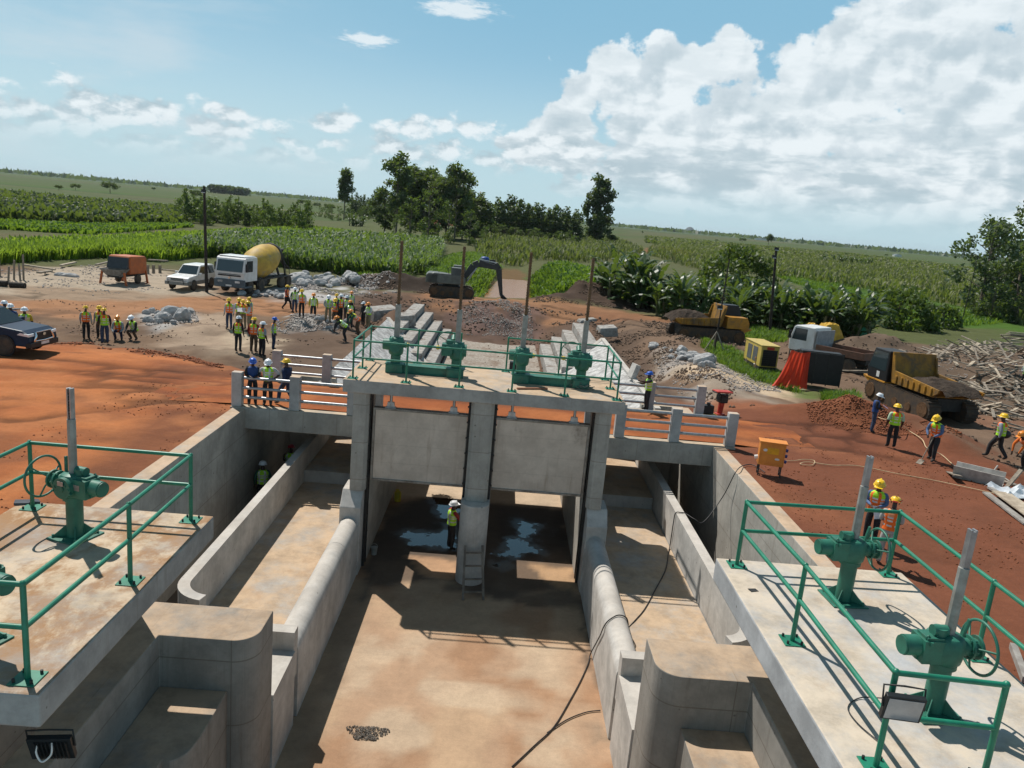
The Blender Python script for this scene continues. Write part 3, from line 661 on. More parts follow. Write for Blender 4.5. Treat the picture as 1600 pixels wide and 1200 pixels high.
# ladder leaning on the middle pier
b=MB(); a0,a1=gz(723,938,-4),gz(755,938,-4)
t0,t1=gy(727,852,22.25),gy(754,852,22.25)
b.bar(a0,t0,.07,.05);b.bar(a1,t1,.07,.05)
for k in (.15,.38,.62,.86): b.bar(a0.lerp(t0,k),a1.lerp(t1,k),.05,.05)
solo('ladder',b,C('grey_timber',(.22,.19,.155),(.13,.11,.09),.85,4,0,.3),'short wooden ladder leaning on the rounded middle pier','ladder',tuple(a0),world=True)
# ------------------------------------------------------------------ hoists on the top deck
def ring(b,c,R,r,ax='Y',n=28,mi=0):
    c=Vector(c); pts=[]
    for i in range(n):
        t=2*PI*i/n; p=Vector((R*math.cos(t),0,R*math.sin(t))) if ax=='Y' else Vector((0,R*math.cos(t),R*math.sin(t)))
        pts.append(c+p)
    return b.tube(pts,r,8,mi,True)
def stem(r,x,y,z0,z1,z2,w=.13,rod=.085):
    b=MB(); b.box(x-w/2,x+w/2,y-w/2,y+w/2,z0,z1); b.build('stem_cover',stemm,r,.008,True)
    b=MB(); b.box(x-rod/2+.012,x+rod/2-.012,y-rod/2,y+rod/2,z1,z2); z=z1+.03
    while z<z2-.04: b.box(x-rod/2,x+rod/2,y-rod/2-.012,y+rod/2+.012,z,z+.035); z+=.085
    b.build('stem',rust,r,0,True)
for cx,lab in ((-2.27,'green twin hoist on the left half of the gate deck with two tall stems'),(1.79,'green twin hoist on the right half of the gate deck with two tall stems')):
    y=24.4; r=thing('gate_hoist',lab,'hoist',(cx,y,DZ))
    b=MB(); b.box(cx-1.15,cx+1.15,y-.17,y+.17,DZ+.004,DZ+.24); b.box(cx-1.15,cx+1.15,y-.22,y+.22,DZ+.24,DZ+.27); b.box(cx-1.15,cx+1.15,y-.24,y+.24,DZ+.002,DZ+.03); b.build('base_beam',green_d,r,.01,True)
    for i,s in enumerate((-1,1)):
        x=cx+s*.98
        b=MB(); b.box(x-.3,x+.3,y-.3,y+.3,DZ+.272,DZ+.31); b.box(x-.27,x+.27,y-.32,y-.24,DZ+.01,DZ+.272); b.cyl((x,y,DZ+.31),(x,y,DZ+.56),.16,n=20)
        b.build('pedestal',green_d,r,.008,True)
        b=MB(); z=DZ+.85
        b.lathe([(.17,-.30),(.22,-.26),(.24,-.18),(.24,.22),(.20,.27),(.09,.29)],(x,y,z),n=20)
        if i==0: b.cyl((x-.10,y,z+.02),(x-.42,y,z+.02),.19,.17,n=18); b.cyl((x+.1,y,z+.05),(x+.33,y,z+.05),.10,n=14); b.cyl((x,y-.18,z),(x,y-.34,z),.17,n=18)
        else: b.obox((x-.26,y-.02,z+.02),(.46,.34,.38)); b.cyl((x-.28,y-.19,z+.0),(x-.28,y-.27,z+.0),.15,n=18); b.cyl((x+.1,y,z+.02),(x+.3,y,z+.02),.2,n=18); b.obox((x-.2,y,z+.26),(.3,.25,.14)); b.cyl((x-.14,y,z+.3),(x-.14,y+.2,z+.42),.09,n=12)
        for k in range(6):
            t=k*PI/3; b.cyl((x+.2*math.cos(t),y+.2*math.sin(t),z+.22),(x+.2*math.cos(t),y+.2*math.sin(t),z+.30),.02,n=6)
        b.build('gearbox',green_d,r,.012,True)
        if i==1:
            b=MB(); wc=Vector((x-.35,y+.42,z+.20)); ring(b,wc,.33,.016)
            for k in range(3):
                t=k*2*PI/3+.5; b.cyl(wc,wc+Vector((.33*math.cos(t),0,.33*math.sin(t))),.012,n=6)
            b.cyl((wc.x,y+.05,wc.z),(wc.x,wc.y+.03,wc.z),.035,n=10); b.build('handwheel',green_d,r,0,True)
        stem(r,x,y,z+.27,4.43,6.42,.165,.10)
    z=DZ+.90
    b=MB(); b.cyl((cx-.58,y,z),(cx+.30,y,z),.028,n=10); b.build('drive_shaft',green,r,0,True)
    for x in (cx-.62,cx+.36):
        b=MB(); b.cyl((x-.06,y,z),(x+.06,y,z),.055,n=12); b.cyl((x-.02,y,z),(x+.02,y,z),.07,n=12); b.build('coupling',C('yellow_coupling',(.70,.50,.03),None,.45),r,0,True)
# litter on the deck
for k,(u,v,l,cc) in enumerate(((835,606,1.3,'brown'),)):
    p=gz(808,607,DZ+.03);q=gz(855,607,DZ+.03); b=MB(); b.bar(p,q,.09,.05); solo('plank',b,C('red_timber',(.30,.14,.08),None,.8),'short reddish plank lying on the gate deck','plank',tuple(p),world=True)
r0=random.Random(4); b=MB(); c=gz(905,607,DZ)
for k in range(26):
    a=Vector((c.x+r0.gauss(0,.22),c.y+r0.gauss(0,.12),DZ+.05+r0.random()*.08)); b.obox(a,(.05+.22*r0.random(),.04+.1*r0.random(),.02),(r0.uniform(-.6,.6),r0.uniform(-.6,.6),r0.random()*3))
solo('rag_heap',b,C('dirty_cloth',(.25,.27,.22),(.12,.14,.11),.9),'small crumpled heap of grey rags by the hoist foot','rags',tuple(c),world=True)
# ------------------------------------------------------------------ green railings
_b=MB(); _b.cyl((0,0,0),(0,0,.045),.018,n=6); BOLT=_b.mesh('bolt',dark)
def postplate(r,x,y,z,k=1.):
    b=MB(); b.box(x-.15*k,x+.15*k,y-.15*k,y+.15*k,z+.003,z+.016); q=b.build('base_plate',green,r,.003,True)
    for dx in (-.1*k,.1*k):
        for dy in (-.1*k,.1*k):
            o=bpy.data.objects.new('bolt',BOLT); COL.objects.link(o); o.parent=q; o.location=(x+dx-r.location.x,y+dy-r.location.y,z+.016-r.location.z)
def platform_rail(name,label,z,posts,lines,h=1.18,rp=.03,k=1.):
    c=posts[0]; r=thing(name,label,'railing',(c[0],c[1],z))
    for x,y in posts:
        b=MB(); b.cyl((x,y,z+.016),(x,y,z+h+.0),rp,n=12); b.ell((x,y,z+h),(rp*1.2,)*3,8,5); b.build('post',green,r,0,True); postplate(r,x,y,z,k)
    for path in lines:
        for zz in (z+h-.01,z+h*.55):
            b=MB()
            for a,c in zip(path,path[1:]): b.cyl((a[0],a[1],zz),(c[0],c[1],zz),rp*.95,n=12)
            b.build('rail',green,r,0,True)
fx_=[-4.32,-2.7,-1.08,.54,2.16,3.78]
platform_rail('deck_railing','green tubular railing around the gate deck with two hoists inside',DZ,[(x,22.92) for x in fx_]+[(-4.32,25.9),(3.78,25.9),(-4.32,24.5),(3.78,24.5)]+[(-2.7,25.9),(-1.25,25.9),(.35,25.9),(2.16,25.9)],
  [[(-1.25,25.9),(-4.32,25.9),(-4.32,22.92),(3.78,22.92),(3.78,25.9),(.35,25.9)]])
# ------------------------------------------------------------------ side platforms
PS=1.03; PZ=7.5-5.6*PS
sc2=lambda l:[(a*PS,c*PS) for a,c in l]
def platform(x0,x1,y0,y1,lab,cols,m):
    r=thing('hoist_platform',lab,'platform',((x0+x1)/2*PS,(y0+y1)/2*PS,-4))
    b=MB(); b.box(x0*PS,x1*PS,y0*PS,y1*PS,PZ-.42*PS,PZ); b.build('slab',m,r,.03,True)
    for (a,c,d,e) in cols: bb=MB(); bb.box(a,c,d,e,-4.2 if abs(a+c)<16 else .002,PZ-.42*PS-.002); bb.build('support_wall',conc_y,r,.02,True)
platform(-8.05,-4.72,7.55,12.72,'weathered concrete platform with brown stains, left foreground',[(-9.1,-8.78,8.5,12.6),(-6.62,-6.19,12.55,13.05)],concrete('concrete_platform_stained',(.35,.335,.315),(.58,.45,.315),1.,None,.5,brown=1.))
platform(4.17,7.52,3.,12.64,'pale clean concrete platform in the right foreground with a black floodlight',[(7.2,7.6,4,12.5),(5.5,5.95,12.4,12.9)],concrete('concrete_platform_clean',(.40,.41,.42),(.58,.49,.385),1.,None,.3,brown=.35))
platform_rail('platform_railing','green tubular railing of the stained left platform',PZ,sc2([(-5.02,12.45),(-4.98,10.2),(-5.0,7.82),(-7.72,12.45),(-7.75,10.0)]),[sc2([(-7.75,7.82),(-7.75,10.0),(-7.72,12.45),(-5.02,12.45),(-4.98,10.2),(-5.0,7.82),(-7.75,7.82)])],1.18*PS,.035,PS)
platform_rail('platform_railing','green tubular railing of the pale right platform, black floodlight fixed to it',PZ,sc2([(4.47,12.38),(4.56,9.95),(4.56,7.38),(7.2,12.5),(7.22,9.9),(5.72,7.30),(7.22,7.3)]),[sc2([(5.72,7.30),(4.56,7.38),(4.56,9.95),(4.47,12.38),(7.2,12.5),(7.22,9.9),(7.22,4.)])],1.18*PS,.035,PS)
# ------------------------------------------------------------------ actuators
def actuator(loc,rz,label):
    r=thing('gate_actuator',label,'actuator',(0,0,0))
    b=MB(); b.box(-.29,.29,-.29,.29,.003,.025); b.cyl((0,0,.025),(0,0,.66),.125,n=24)
    for a in range(4):
        t=a*PI/2+PI/4; d=Vector((math.cos(t),math.sin(t),0)); n=Vector((-d.y,d.x,0))*.008
        p=[d*.12+Vector((0,0,.025)),d*.34+Vector((0,0,.025)),d*.12+Vector((0,0,.22))]
        b.add([q+n for q in p]+[q-n for q in p],[(0,1,2),(5,4,3),(0,3,4,1),(1,4,5,2),(2,5,3,0)])
    for sx in (-.22,.22):
        for sy in (-.22,.22): b.cyl((sx,sy,.025),(sx,sy,.075),.02,n=6)
    b.build('pedestal',green_d,r,.005)
    b=MB()
    b.cyl((0,0,.64),(0,0,.70),.165,n=24); b.lathe([(.15,-.19),(.19,-.15),(.205,-.06),(.205,.12),(.17,.18),(.10,.20)],(0,0,.88),n=24)
    b.cyl((0,-.12,.88),(0,-.235,.88),.17,n=24); b.cyl((0,-.235,.88),(0,-.25,.88),.05,n=10)
    b.obox((.20,.0,.88),(.36,.30,.30)); b.obox((.24,.02,1.04),(.22,.22,.05)); b.cyl((.14,.02,1.02),(.14,.02,1.16),.085,n=16); b.cyl((.06,.02,1.12),(.24,.02,1.12),.07,n=16)
    b.obox((.36,0,.80),(.08,.12,.12)); b.cyl((.31,.16,.98),(.31,.16,1.03),.02,n=6); b.tube([(.31,.1,1.03),(.31,.1,1.07),(.33,.1,1.09),(.35,.1,1.07),(.35,.1,1.03)],.010,6)
    b.cyl((-.08,0,.90),(-.42,0,.90),.11,n=18); b.cyl((-.27,0,.90),(-.30,0,.90),.15,n=18); b.cyl((-.38,0,.90),(-.41,0,.90),.15,n=18)
    for k in range(6): t=k*PI/3; b.cyl((-.25,.13*math.cos(t),.9+.13*math.sin(t)),(-.34,.13*math.cos(t),.9+.13*math.sin(t)),.015,n=6)
    for k in range(7): t=k*PI/7+.2; b.cyl((.17*math.cos(t),-.20,.88+.17*math.sin(t)-.1),(.17*math.cos(t),-.245,.88+.17*math.sin(t)-.1),.02,n=6)
    b.build('gearbox',green_d,r,.012)
    b=MB(); b.cyl((.38,0,.90),(.56,0,.90),.125,n=24); b.cyl((.56,0,.90),(.585,0,.90),.115,n=24); b.build('motor_cap',green_d,r,.006)
    b=MB(); b.box(-.05,.06,-.257,-.251,.93,1.0); b.box(.13,.27,-.157,-.151,.86,.95); b.build('name_plate',C('name_plate_metal',(.42,.36,.33),None,.4,8,.4),r)
    b=MB(); b.bar((-.16,.02,1.02),(-.19,.05,1.30),.035,.05); b.build('clutch_lever',green_d,r,.01)
    b=MB(); ring(b,(-.62,0,.90),.33,.019,'X',36)
    for k in range(3):
        t=k*2*PI/3+.3; b.tube([(-.46,.03*math.cos(t),.9+.03*math.sin(t)),(-.55,.15*math.cos(t),.9+.15*math.sin(t)),(-.62,.33*math.cos(t),.9+.33*math.sin(t))],.014,8)
    b.cyl((-.42,0,.90),(-.50,0,.90),.045,n=12); b.build('handwheel',green_d,r)
    st=MB(); st.prism([(.066*math.cos(PI/8+k*PI/4),.066*math.sin(PI/8+k*PI/4)) for k in range(8)],1.06,1.95); st.build('stem_cover',stemm,r,.004)
    st=MB(); st.box(-.042,-.016,-.04,.04,1.95,2.44); st.box(.016,.042,-.04,.04,1.95,2.44); st.box(-.016,.016,-.010,.04,1.95,2.42); st.build('stem',galv,r,.003)
    b=MB()
    z=1.98
    while z<2.40: b.box(-.016,.016,-.03,-.013,z,z+.022); z+=.045
    b.build('rack',dark,r)
    r.location=loc; r.rotation_euler=(0,0,rz); r['label']=label; return r
A0=actuator((-6.47*PS,11.5*PS,PZ),RAD(-18),'green gate actuator on the left platform, whole from foot to stem tip'); A0.scale=(PS,)*3
dup(A0,(-6.0*PS,8.42*PS,PZ),RAD(-18),'green gate actuator at the left picture edge, only its round cap in view')
dup(A0,(5.91*PS,11.38*PS,PZ),RAD(184),'green gate actuator on the right platform, the farther one beside two workers')
dup(A0,(5.81*PS,8.52*PS,PZ),RAD(184),'green gate actuator on the right platform, the nearer one behind the floodlight')
for o in bpy.data.objects:                             # on the right platform the handwheels sit closer to the gearbox
    if o.name.startswith('handwheel') and o.parent and 'right platform' in str(o.parent.get('label','')): o.location.x=.19
# floodlights
def flood(c,sz,tilt,rz,label,front=True):
    r=thing('floodlight',label,'floodlight',tuple(c),rz)
    w,h=sz; M=Matrix.Rotation(tilt,4,'X')
    b=MB(); b.box(-w/2,w/2,-.02,.05,-h/2,h/2)
    for k in range(9): b.box(-w/2+.05+k*(w-.1)/9,-w/2+.06+k*(w-.1)/9,.05,.085,-h/2+.04,h/2-.04)
    b.xf(M).build('housing',C('floodlight_black',(.025,.03,.033),None,.45,6,.3,.05),r,.006)
    b=MB(); b.box(-w/2+.025,w/2-.025,-.028,-.021,-h/2+.025,h/2-.025); b.xf(M).build('lens',C('floodlight_lens',(.33,.36,.40),(.24,.27,.31),.12,2,.5,0),r)
    b=MB(); b.tube([(-w/2-.012,.0,0),(-w/2-.012,.06,h/2+.06),(0,.06,h/2+.07),(w/2+.012,.06,h/2+.06),(w/2+.012,0,0)],.012,6); b.build('bracket',dark,r)
    return r
flood(gy(1411,1107,7.22*PS),(.42,.33),RAD(12),RAD(-6),'square black floodlight on the green railing of the right platform')
flood(gy(82,1165,7.9*PS),(.49,.39),RAD(-20),RAD(188),'black floodlight seen from behind below the left platform edge, white cable')
def cable(name,pts,r,m,label,cat='cable',n=6):
    b=MB(); P_=[Vector(p) for p in pts]; out=[]
    for i in range(len(P_)-1):           # catmull-rom
        p0,p1,p2,p3=P_[max(i-1,0)],P_[i],P_[i+1],P_[min(i+2,len(P_)-1)]
        for k in range(6):
            t=k/6; out.append(.5*((2*p1)+(p2-p0)*t+(2*p0-5*p1+4*p2-p3)*t*t+(3*p1-p0-3*p2+p3)*t**3))
    out.append(P_[-1]); b.tube(out,r,n); return solo(name,b,m,label,cat,tuple(P_[0]),world=True)
p=gy(75,1150,7.85*PS)
cable('power_cable',[p,p+Vector((-.08,-.02,-.05)),p+Vector((-.12,-.05,-.18)),p+Vector((-.06,-.05,-.32)),p+Vector((.05,-.04,-.22)),p+Vector((.06,-.03,-.06))],.012,whitep,'white cable looped behind the left floodlight')
# cables on the canal
z1=-2.05
def gX(u,v,x): d=ray(u,v); t=x/d.x; return Vector((x,d.y*t,CAMH+d.z*t))
cable('power_cable',[gz(800,1198,-3.97),gz(835,1165,-3.97),gz(866,1135,-3.97),gz(893,1090,-3.97),gz(908,1062,-3.97),gz(919,1037,-3.97),(3.20,18.75,-3.9),(3.235,18.3,-3.3),(3.235,17.8,-2.75),(3.24,17.5,-2.35),(3.34,17.45,-2.13),(3.57,17.55,-2.03),(3.80,17.65,-2.13),(3.91,17.8,-2.4),(3.97,18.15,-2.72),(4.3,18.7,-2.73),(4.66,19.35,-2.73),(5.2,20.6,-2.73),(5.74,21.89,-2.73),(6.1,23.2,-2.73),(6.225,23.62,-2.6),(6.225,23.6,-1.9),(6.25,23.6,-1.52),(6.42,23.62,-1.49),(6.59,23.64,-1.52),gX(1085,811,6.8),gX(1100,815,7.1),gX(1130,775,7.8),gX(1150,737,8.0),gz(1163,727,.03),gz(1178,727,.03),gz(1195,738,.03)],.016,black,'thin black cable running from the canal floor over both walls to the orange box')
cable('power_cable',[gz(u,v,z) for u,v,z in ((855,1145,-3.97),(885,1125,-3.97),(915,1113,-3.97),(938,1110,-3.97))],.015,black,'short black cable branching off on the tan canal floor')
c=gz(1395,1105,PZ+.03); pts=[]
for k in range(46): t=k*.75; pts.append((c.x+.05+(.16+.03*math.sin(k*1.7))*math.cos(t),c.y+(.12+.03*math.cos(k*2.3))*math.sin(t),PZ+.02+.002*k))
pts+=[gz(1345,1090,PZ+.02),gz(1325,1105,PZ+.02),gz(1340,1130,PZ+.02),gz(1375,1160,PZ+.02)]
cable('power_cable',pts,.008,black,'coil of thin black cable on the right platform under the floodlight')
# small things on the platforms and canal
b=MB(); p=gz(40,785,PZ+.02); b.obox(p,(.34,.14,.05),(.1,.05,.4)); b.obox(p+Vector((.16,.03,.02)),(.12,.10,.05),(.2,.3,.9)); solo('work_glove',b,C('grey_cloth',(.10,.11,.13),None,.9),'dark grey work glove left on the corner of the left platform','glove',tuple(p),world=True)
b=MB(); p=gz(1177,922,PZ+.005); b.obox(p,(.15,.10,.008),(0,.06,.3)); solo('wood_chip',b,dark,'small dark scrap lying on the pale right platform','scrap',tuple(p),world=True)
r0=random.Random(9); b=MB(); c=gz(573,1146,-3.99)
for k in range(900): 
    rr=r0.random()**.6; t=r0.random()*2*PI; x,y=c.x+.42*rr*math.cos(t)*(1+.3*math.sin(3*t)),c.y+.30*rr*math.sin(t)*(1+.25*math.cos(2*t)); s=r0.uniform(.006,.024); b.obox((x,y,-3.98+.04*(1-rr)*r0.random()),(s,s*1.2,s*.8),(r0.random()*3,r0.random()*3,r0.random()*3))
solo('gravel_patch',b,C('dark_gravel',(.22,.19,.16),(.09,.075,.06),.9,20),'small dark patch of gravel on the sunlit canal floor','gravel',tuple(c),world=True,kind='stuff')
b=MB(); p=gz(621,783,-4); b.lathe([(.13,0),(.14,.04),(.14,.36),(.10,.42),(.05,.44),(.05,.50)],(p.x,p.y,-3.995),n=14,sy=.8); b.tube([(p.x-.09,p.y,-3.58),(p.x-.06,p.y,-3.50),(p.x+.03,p.y,-3.50)],.018,6)
solo('jerrycan',b,C('yellow_plastic',(.62,.48,.03),None,.45),'yellow plastic jerrycan standing against the left bay wall','jerrycan',tuple(p),world=True)
b=MB(); p=gz(582,866,-4); b.lathe([(.09,0),(.11,.25),(.115,.26)],(p.x+.05,p.y,-3.995),n=14); ring(b,(p.x+.05,p.y,-3.72),.11,.008,'Y',14)
solo('bucket',b,C('grey_plastic',(.30,.30,.28),None,.6),'small grey bucket at the foot of the left gate pier','bucket',tuple(p),world=True)
for x0,x1,lab in ((-8.98,-6.85,'end wall closing the deep gap behind the worker in red helmet'),(6.45,8.3,'end wall closing the deep gap under the right end of the bridge')):
    b=MB(); b.box(x0,x1,32.41,32.8,-4.2,-.02); solo('end_wall',b,conc_x,lab,'wall',((x0+x1)/2,32.6,-4),bev=.015,world=True)
# ------------------------------------------------------------------ downstream apron
b=MB()
b.add([(XC-3.35,33.4,-4.0),(XC+3.3,33.4,-4.0),(XC+3.3,40,-2.62),(XC-3.35,40,-2.62),(XC+3.3,63,-2.62),(XC-3.35,63,-2.62)],[(0,1,2,3),(3,2,4,5)])
struct('apron_floor',b,mat('grouted_stone_floor',(.40,.355,.30),(.24,.20,.165),.9,5.,0,.8,14,True,.2,((.20,.14,.10),.7,.5,.7),.08))
def slope(pts,lab,cope):
    r=thing('apron_slope',lab,'slope',pts[0])
    b=MB(); n=len(pts); lo=[(p[0],p[1],p[2]-.5) for p in pts]
    b.add(list(pts)+lo,[tuple(range(n))]+[(i,n+i,n+(i+1)%n,(i+1)%n) for i in range(n)]); 
    b.build('slope_face',shot,r,0,True)
    for a,c in cope:
        q=MB(); q.bar(Vector(a)+Vector((0,0,.03)),Vector(c)+Vector((0,0,.03)),.26,.12); q.build('coping',conc_lt,r,.01,True)
A=(-7.6,52.,-.05);B=(-3.3,45.2,-2.55);Cc=(-3.4,32.,-2.55);D=(-7.5,32.,-.12);D2=(-7.4,36,-.1)
slope([A,D,Cc,B],'steep pale rendered slope beside the pit, left, workers along its top',[(A,B)])
A2=(6.96,50.8,-.05);B2=(2.75,45.2,-2.55);C2=(2.8,32.,-2.55);D3=(7.1,32.,-.12)
slope([A2,B2,C2,D3],'steep pale rendered slope beside the pit, right, white coping along its outer edge',[(A2,B2),(A2,D3)])
b=MB(); b.obox((7.0,38.2,.35),(.25,.6,.7),(0,.3,.2)); solo('kerb_block',b,conc_lt,'leaning concrete block on the coping of the right slope','block',(7,38.2,0),world=True)
# stepped stone terraces
def steps(sg,lab):
    r=thing('stepped_bank',lab,'steps',(XC+sg*5.2,58,-2.6))
    for i,(d0,d1,zt,y0,y1) in enumerate(((6.05,7.0,-.35,50.,64.),(5.2,6.0,-.85,48.5,63.),(4.35,5.15,-1.35,47.,62.2),(3.5,4.3,-1.85,46,61.4))):
        if sg>0: y0-=.5;y1-=3.5
        b=MB(); rr=random.Random(i+3*sg); x0,x1=sorted((XC+sg*d0,XC+sg*d1)); n=3
        for k in range(n):
            a=y0+(y1-y0)*k/n;c=y0+(y1-y0)*(k+1)/n; j=rr.uniform(-.012,.012)
            b.box(x0+j,x1+j,a,c-.01,-2.9,zt+rr.uniform(-.015,.015))
        b.build('step',masonry,r,.05,True)
steps(-1,'stepped grey stone bank left of the pit below the excavator'); steps(1,'stepped grey stone bank right of the pit, half buried')
for (u,v,sz,rot,lab) in ((598,492,(2.2,1.5,.8),.6,'big broken masonry block at the edge of the pit beside the workers'),(634,502,(1.2,1.2,.8),.4,'smaller broken masonry block between the workers and the steps'),(948,520,(1.5,1.1,.7),.2,'broken masonry block lying above the right slope'),(917,503,(1.7,.6,.25),.5,'pale concrete slab tipped over at the top of the right steps')):
    p=gz(u,v,-.5); b=MB(); b.obox(p+Vector((0,0,.15)),sz,(.12,-.1,rot),0,.88); o=solo('masonry_block',b,masonry,lab,'block',tuple(p),bev=.06,world=True)
b=MB(); p=gy(808,538,47); b.box(p.x-.35,p.x+.35,47,47.5,-2.6,-1.4+.0); solo('drain_box',b,black,'square black drain opening standing on the pale apron behind the hoist','drain',(p.x,47,-2.6),bev=.02,world=True)
# ================================================================== PEOPLE
def skinmesh(name,chains,rad,tagof,mats,extra=None):
    """chains: lists of joint names; rad: joint->(pos,r); one continuous skinned body"""
    names=[];idx={};E=[];T=[]
    for ch,tg in chains:
        for a in ch:
            if a not in idx: idx[a]=len(names); names.append(a)
        for a,b in zip(ch,ch[1:]): E.append((idx[a],idx[b])); T.append(tg)
    me=bpy.data.meshes.new(name+'_cage'); me.from_pydata([rad[n][0] for n in names],E,[]); me.update()
    o=bpy.data.objects.new(name+'_cage',me); COL.objects.link(o)
    md=o.modifiers.new('Skin','SKIN'); md.branch_smoothing=.6; md.use_smooth_shade=True
    sv=me.skin_vertices[0].data
    for i,n in enumerate(names):
        r=rad[n][1]; sv[i].radius=(r,r) if not hasattr(r,'__len__') else r; sv[i].use_root=(n=='pelvis')
    sb=o.modifiers.new('Sub','SUBSURF'); sb.levels=1; sb.render_levels=1
    dg=bpy.context.evaluated_depsgraph_get(); dg.update(); ev=o.evaluated_get(dg); res=bpy.data.meshes.new_from_object(ev)
    bpy.data.objects.remove(o); bpy.data.meshes.remove(me)
    b=MB(); V=[tuple(v.co) for v in res.vertices]; P=[np.array(rad[n][0]) for n in names]
    seg=[(P[a],P[c],t) for (a,c),t in zip(E,T)]
    A=np.array([s[0] for s in seg]);B_=np.array([s[1] for s in seg]);D=B_-A;DD=(D*D).sum(1)+1e-9
    for f in res.polygons:
        c=np.array(f.center); t=np.clip(((c-A)*D).sum(1)/DD,0,1); dist=np.linalg.norm(A+D*t[:,None]-c,axis=1)
        b.f.append(tuple(f.vertices)); b.m.append(seg[int(dist.argmin())][2]); b.sm.append(True)
    b.v=V; bpy.data.meshes.remove(res)
    if extra: extra(b)
    return b
SK=[C('skin_dark',(.060,.033,.022),None,.5,6,0,0)]
def cloth(n,c): return C('cloth_'+n,c,tuple(q*.75 for q in c),.9,9.,0,.25,30)
SH={'white':cloth('white',(.60,.60,.60)),'grey':cloth('grey',(.30,.33,.36)),'black':cloth('black',(.022,.022,.025)),'yellow':cloth('yellow',(.55,.42,.03)),'blue':cloth('blue',(.10,.16,.30)),'red':cloth('red',(.28,.03,.03)),'navy':cloth('navy',(.020,.035,.085)),'green':cloth('green',(.03,.10,.07)),'pale':cloth('pale',(.45,.60,.42)),'orange':cloth('orange',(.70,.16,.02)),'khaki':cloth('khaki',(.25,.20,.12)),'jeans':cloth('jeans',(.045,.065,.12)),'dark':cloth('dark',(.030,.030,.032)),'lightgrey':cloth('lightgrey',(.42,.42,.40)),'brown':cloth('brown',(.10,.065,.04))}
def hv(n,c):
    return C('vest_'+n,c,tuple(q*.85 for q in c),.75,6.,0,.2,25)
VE={'lime':hv('lime',(.42,.80,.03)),'orange':hv('orange',(.95,.17,.02)),'navy':hv('navy',(.02,.06,.20)),'silver':C('reflective_tape',(.72,.74,.74),None,.35,8,.3,0),'coral':hv('coral',(.90,.32,.14))}
HE={k:C('helmet_'+k,c,tuple(q*.92 for q in c),.35,4,0,0,coat=.3) for k,c in {'yellow':(.85,.52,.02),'white':(.80,.82,.84),'blue':(.02,.10,.48),'orange':(.80,.27,.03),'red':(.42,.02,.04)}.items()}
BASE={'pelvis':(0,0,.95),'waist':(0,0,1.09),'chest':(0,.0,1.29),'neck':(0,-.005,1.46),'jaw':(0,-.03,1.55),'head':(0,-.02,1.63),'crown':(0,-.01,1.70),'nose':(0,-.115,1.60),
 'sh':(.19,0,1.41),'el':(.245,.03,1.13),'wr':(.25,-.06,.89),'hip':(.095,0,.91),'kn':(.105,-.025,.50),'an':(.11,.02,.085),'toe':(.125,-.15,.035)}
def V3(p): return Vector(p)
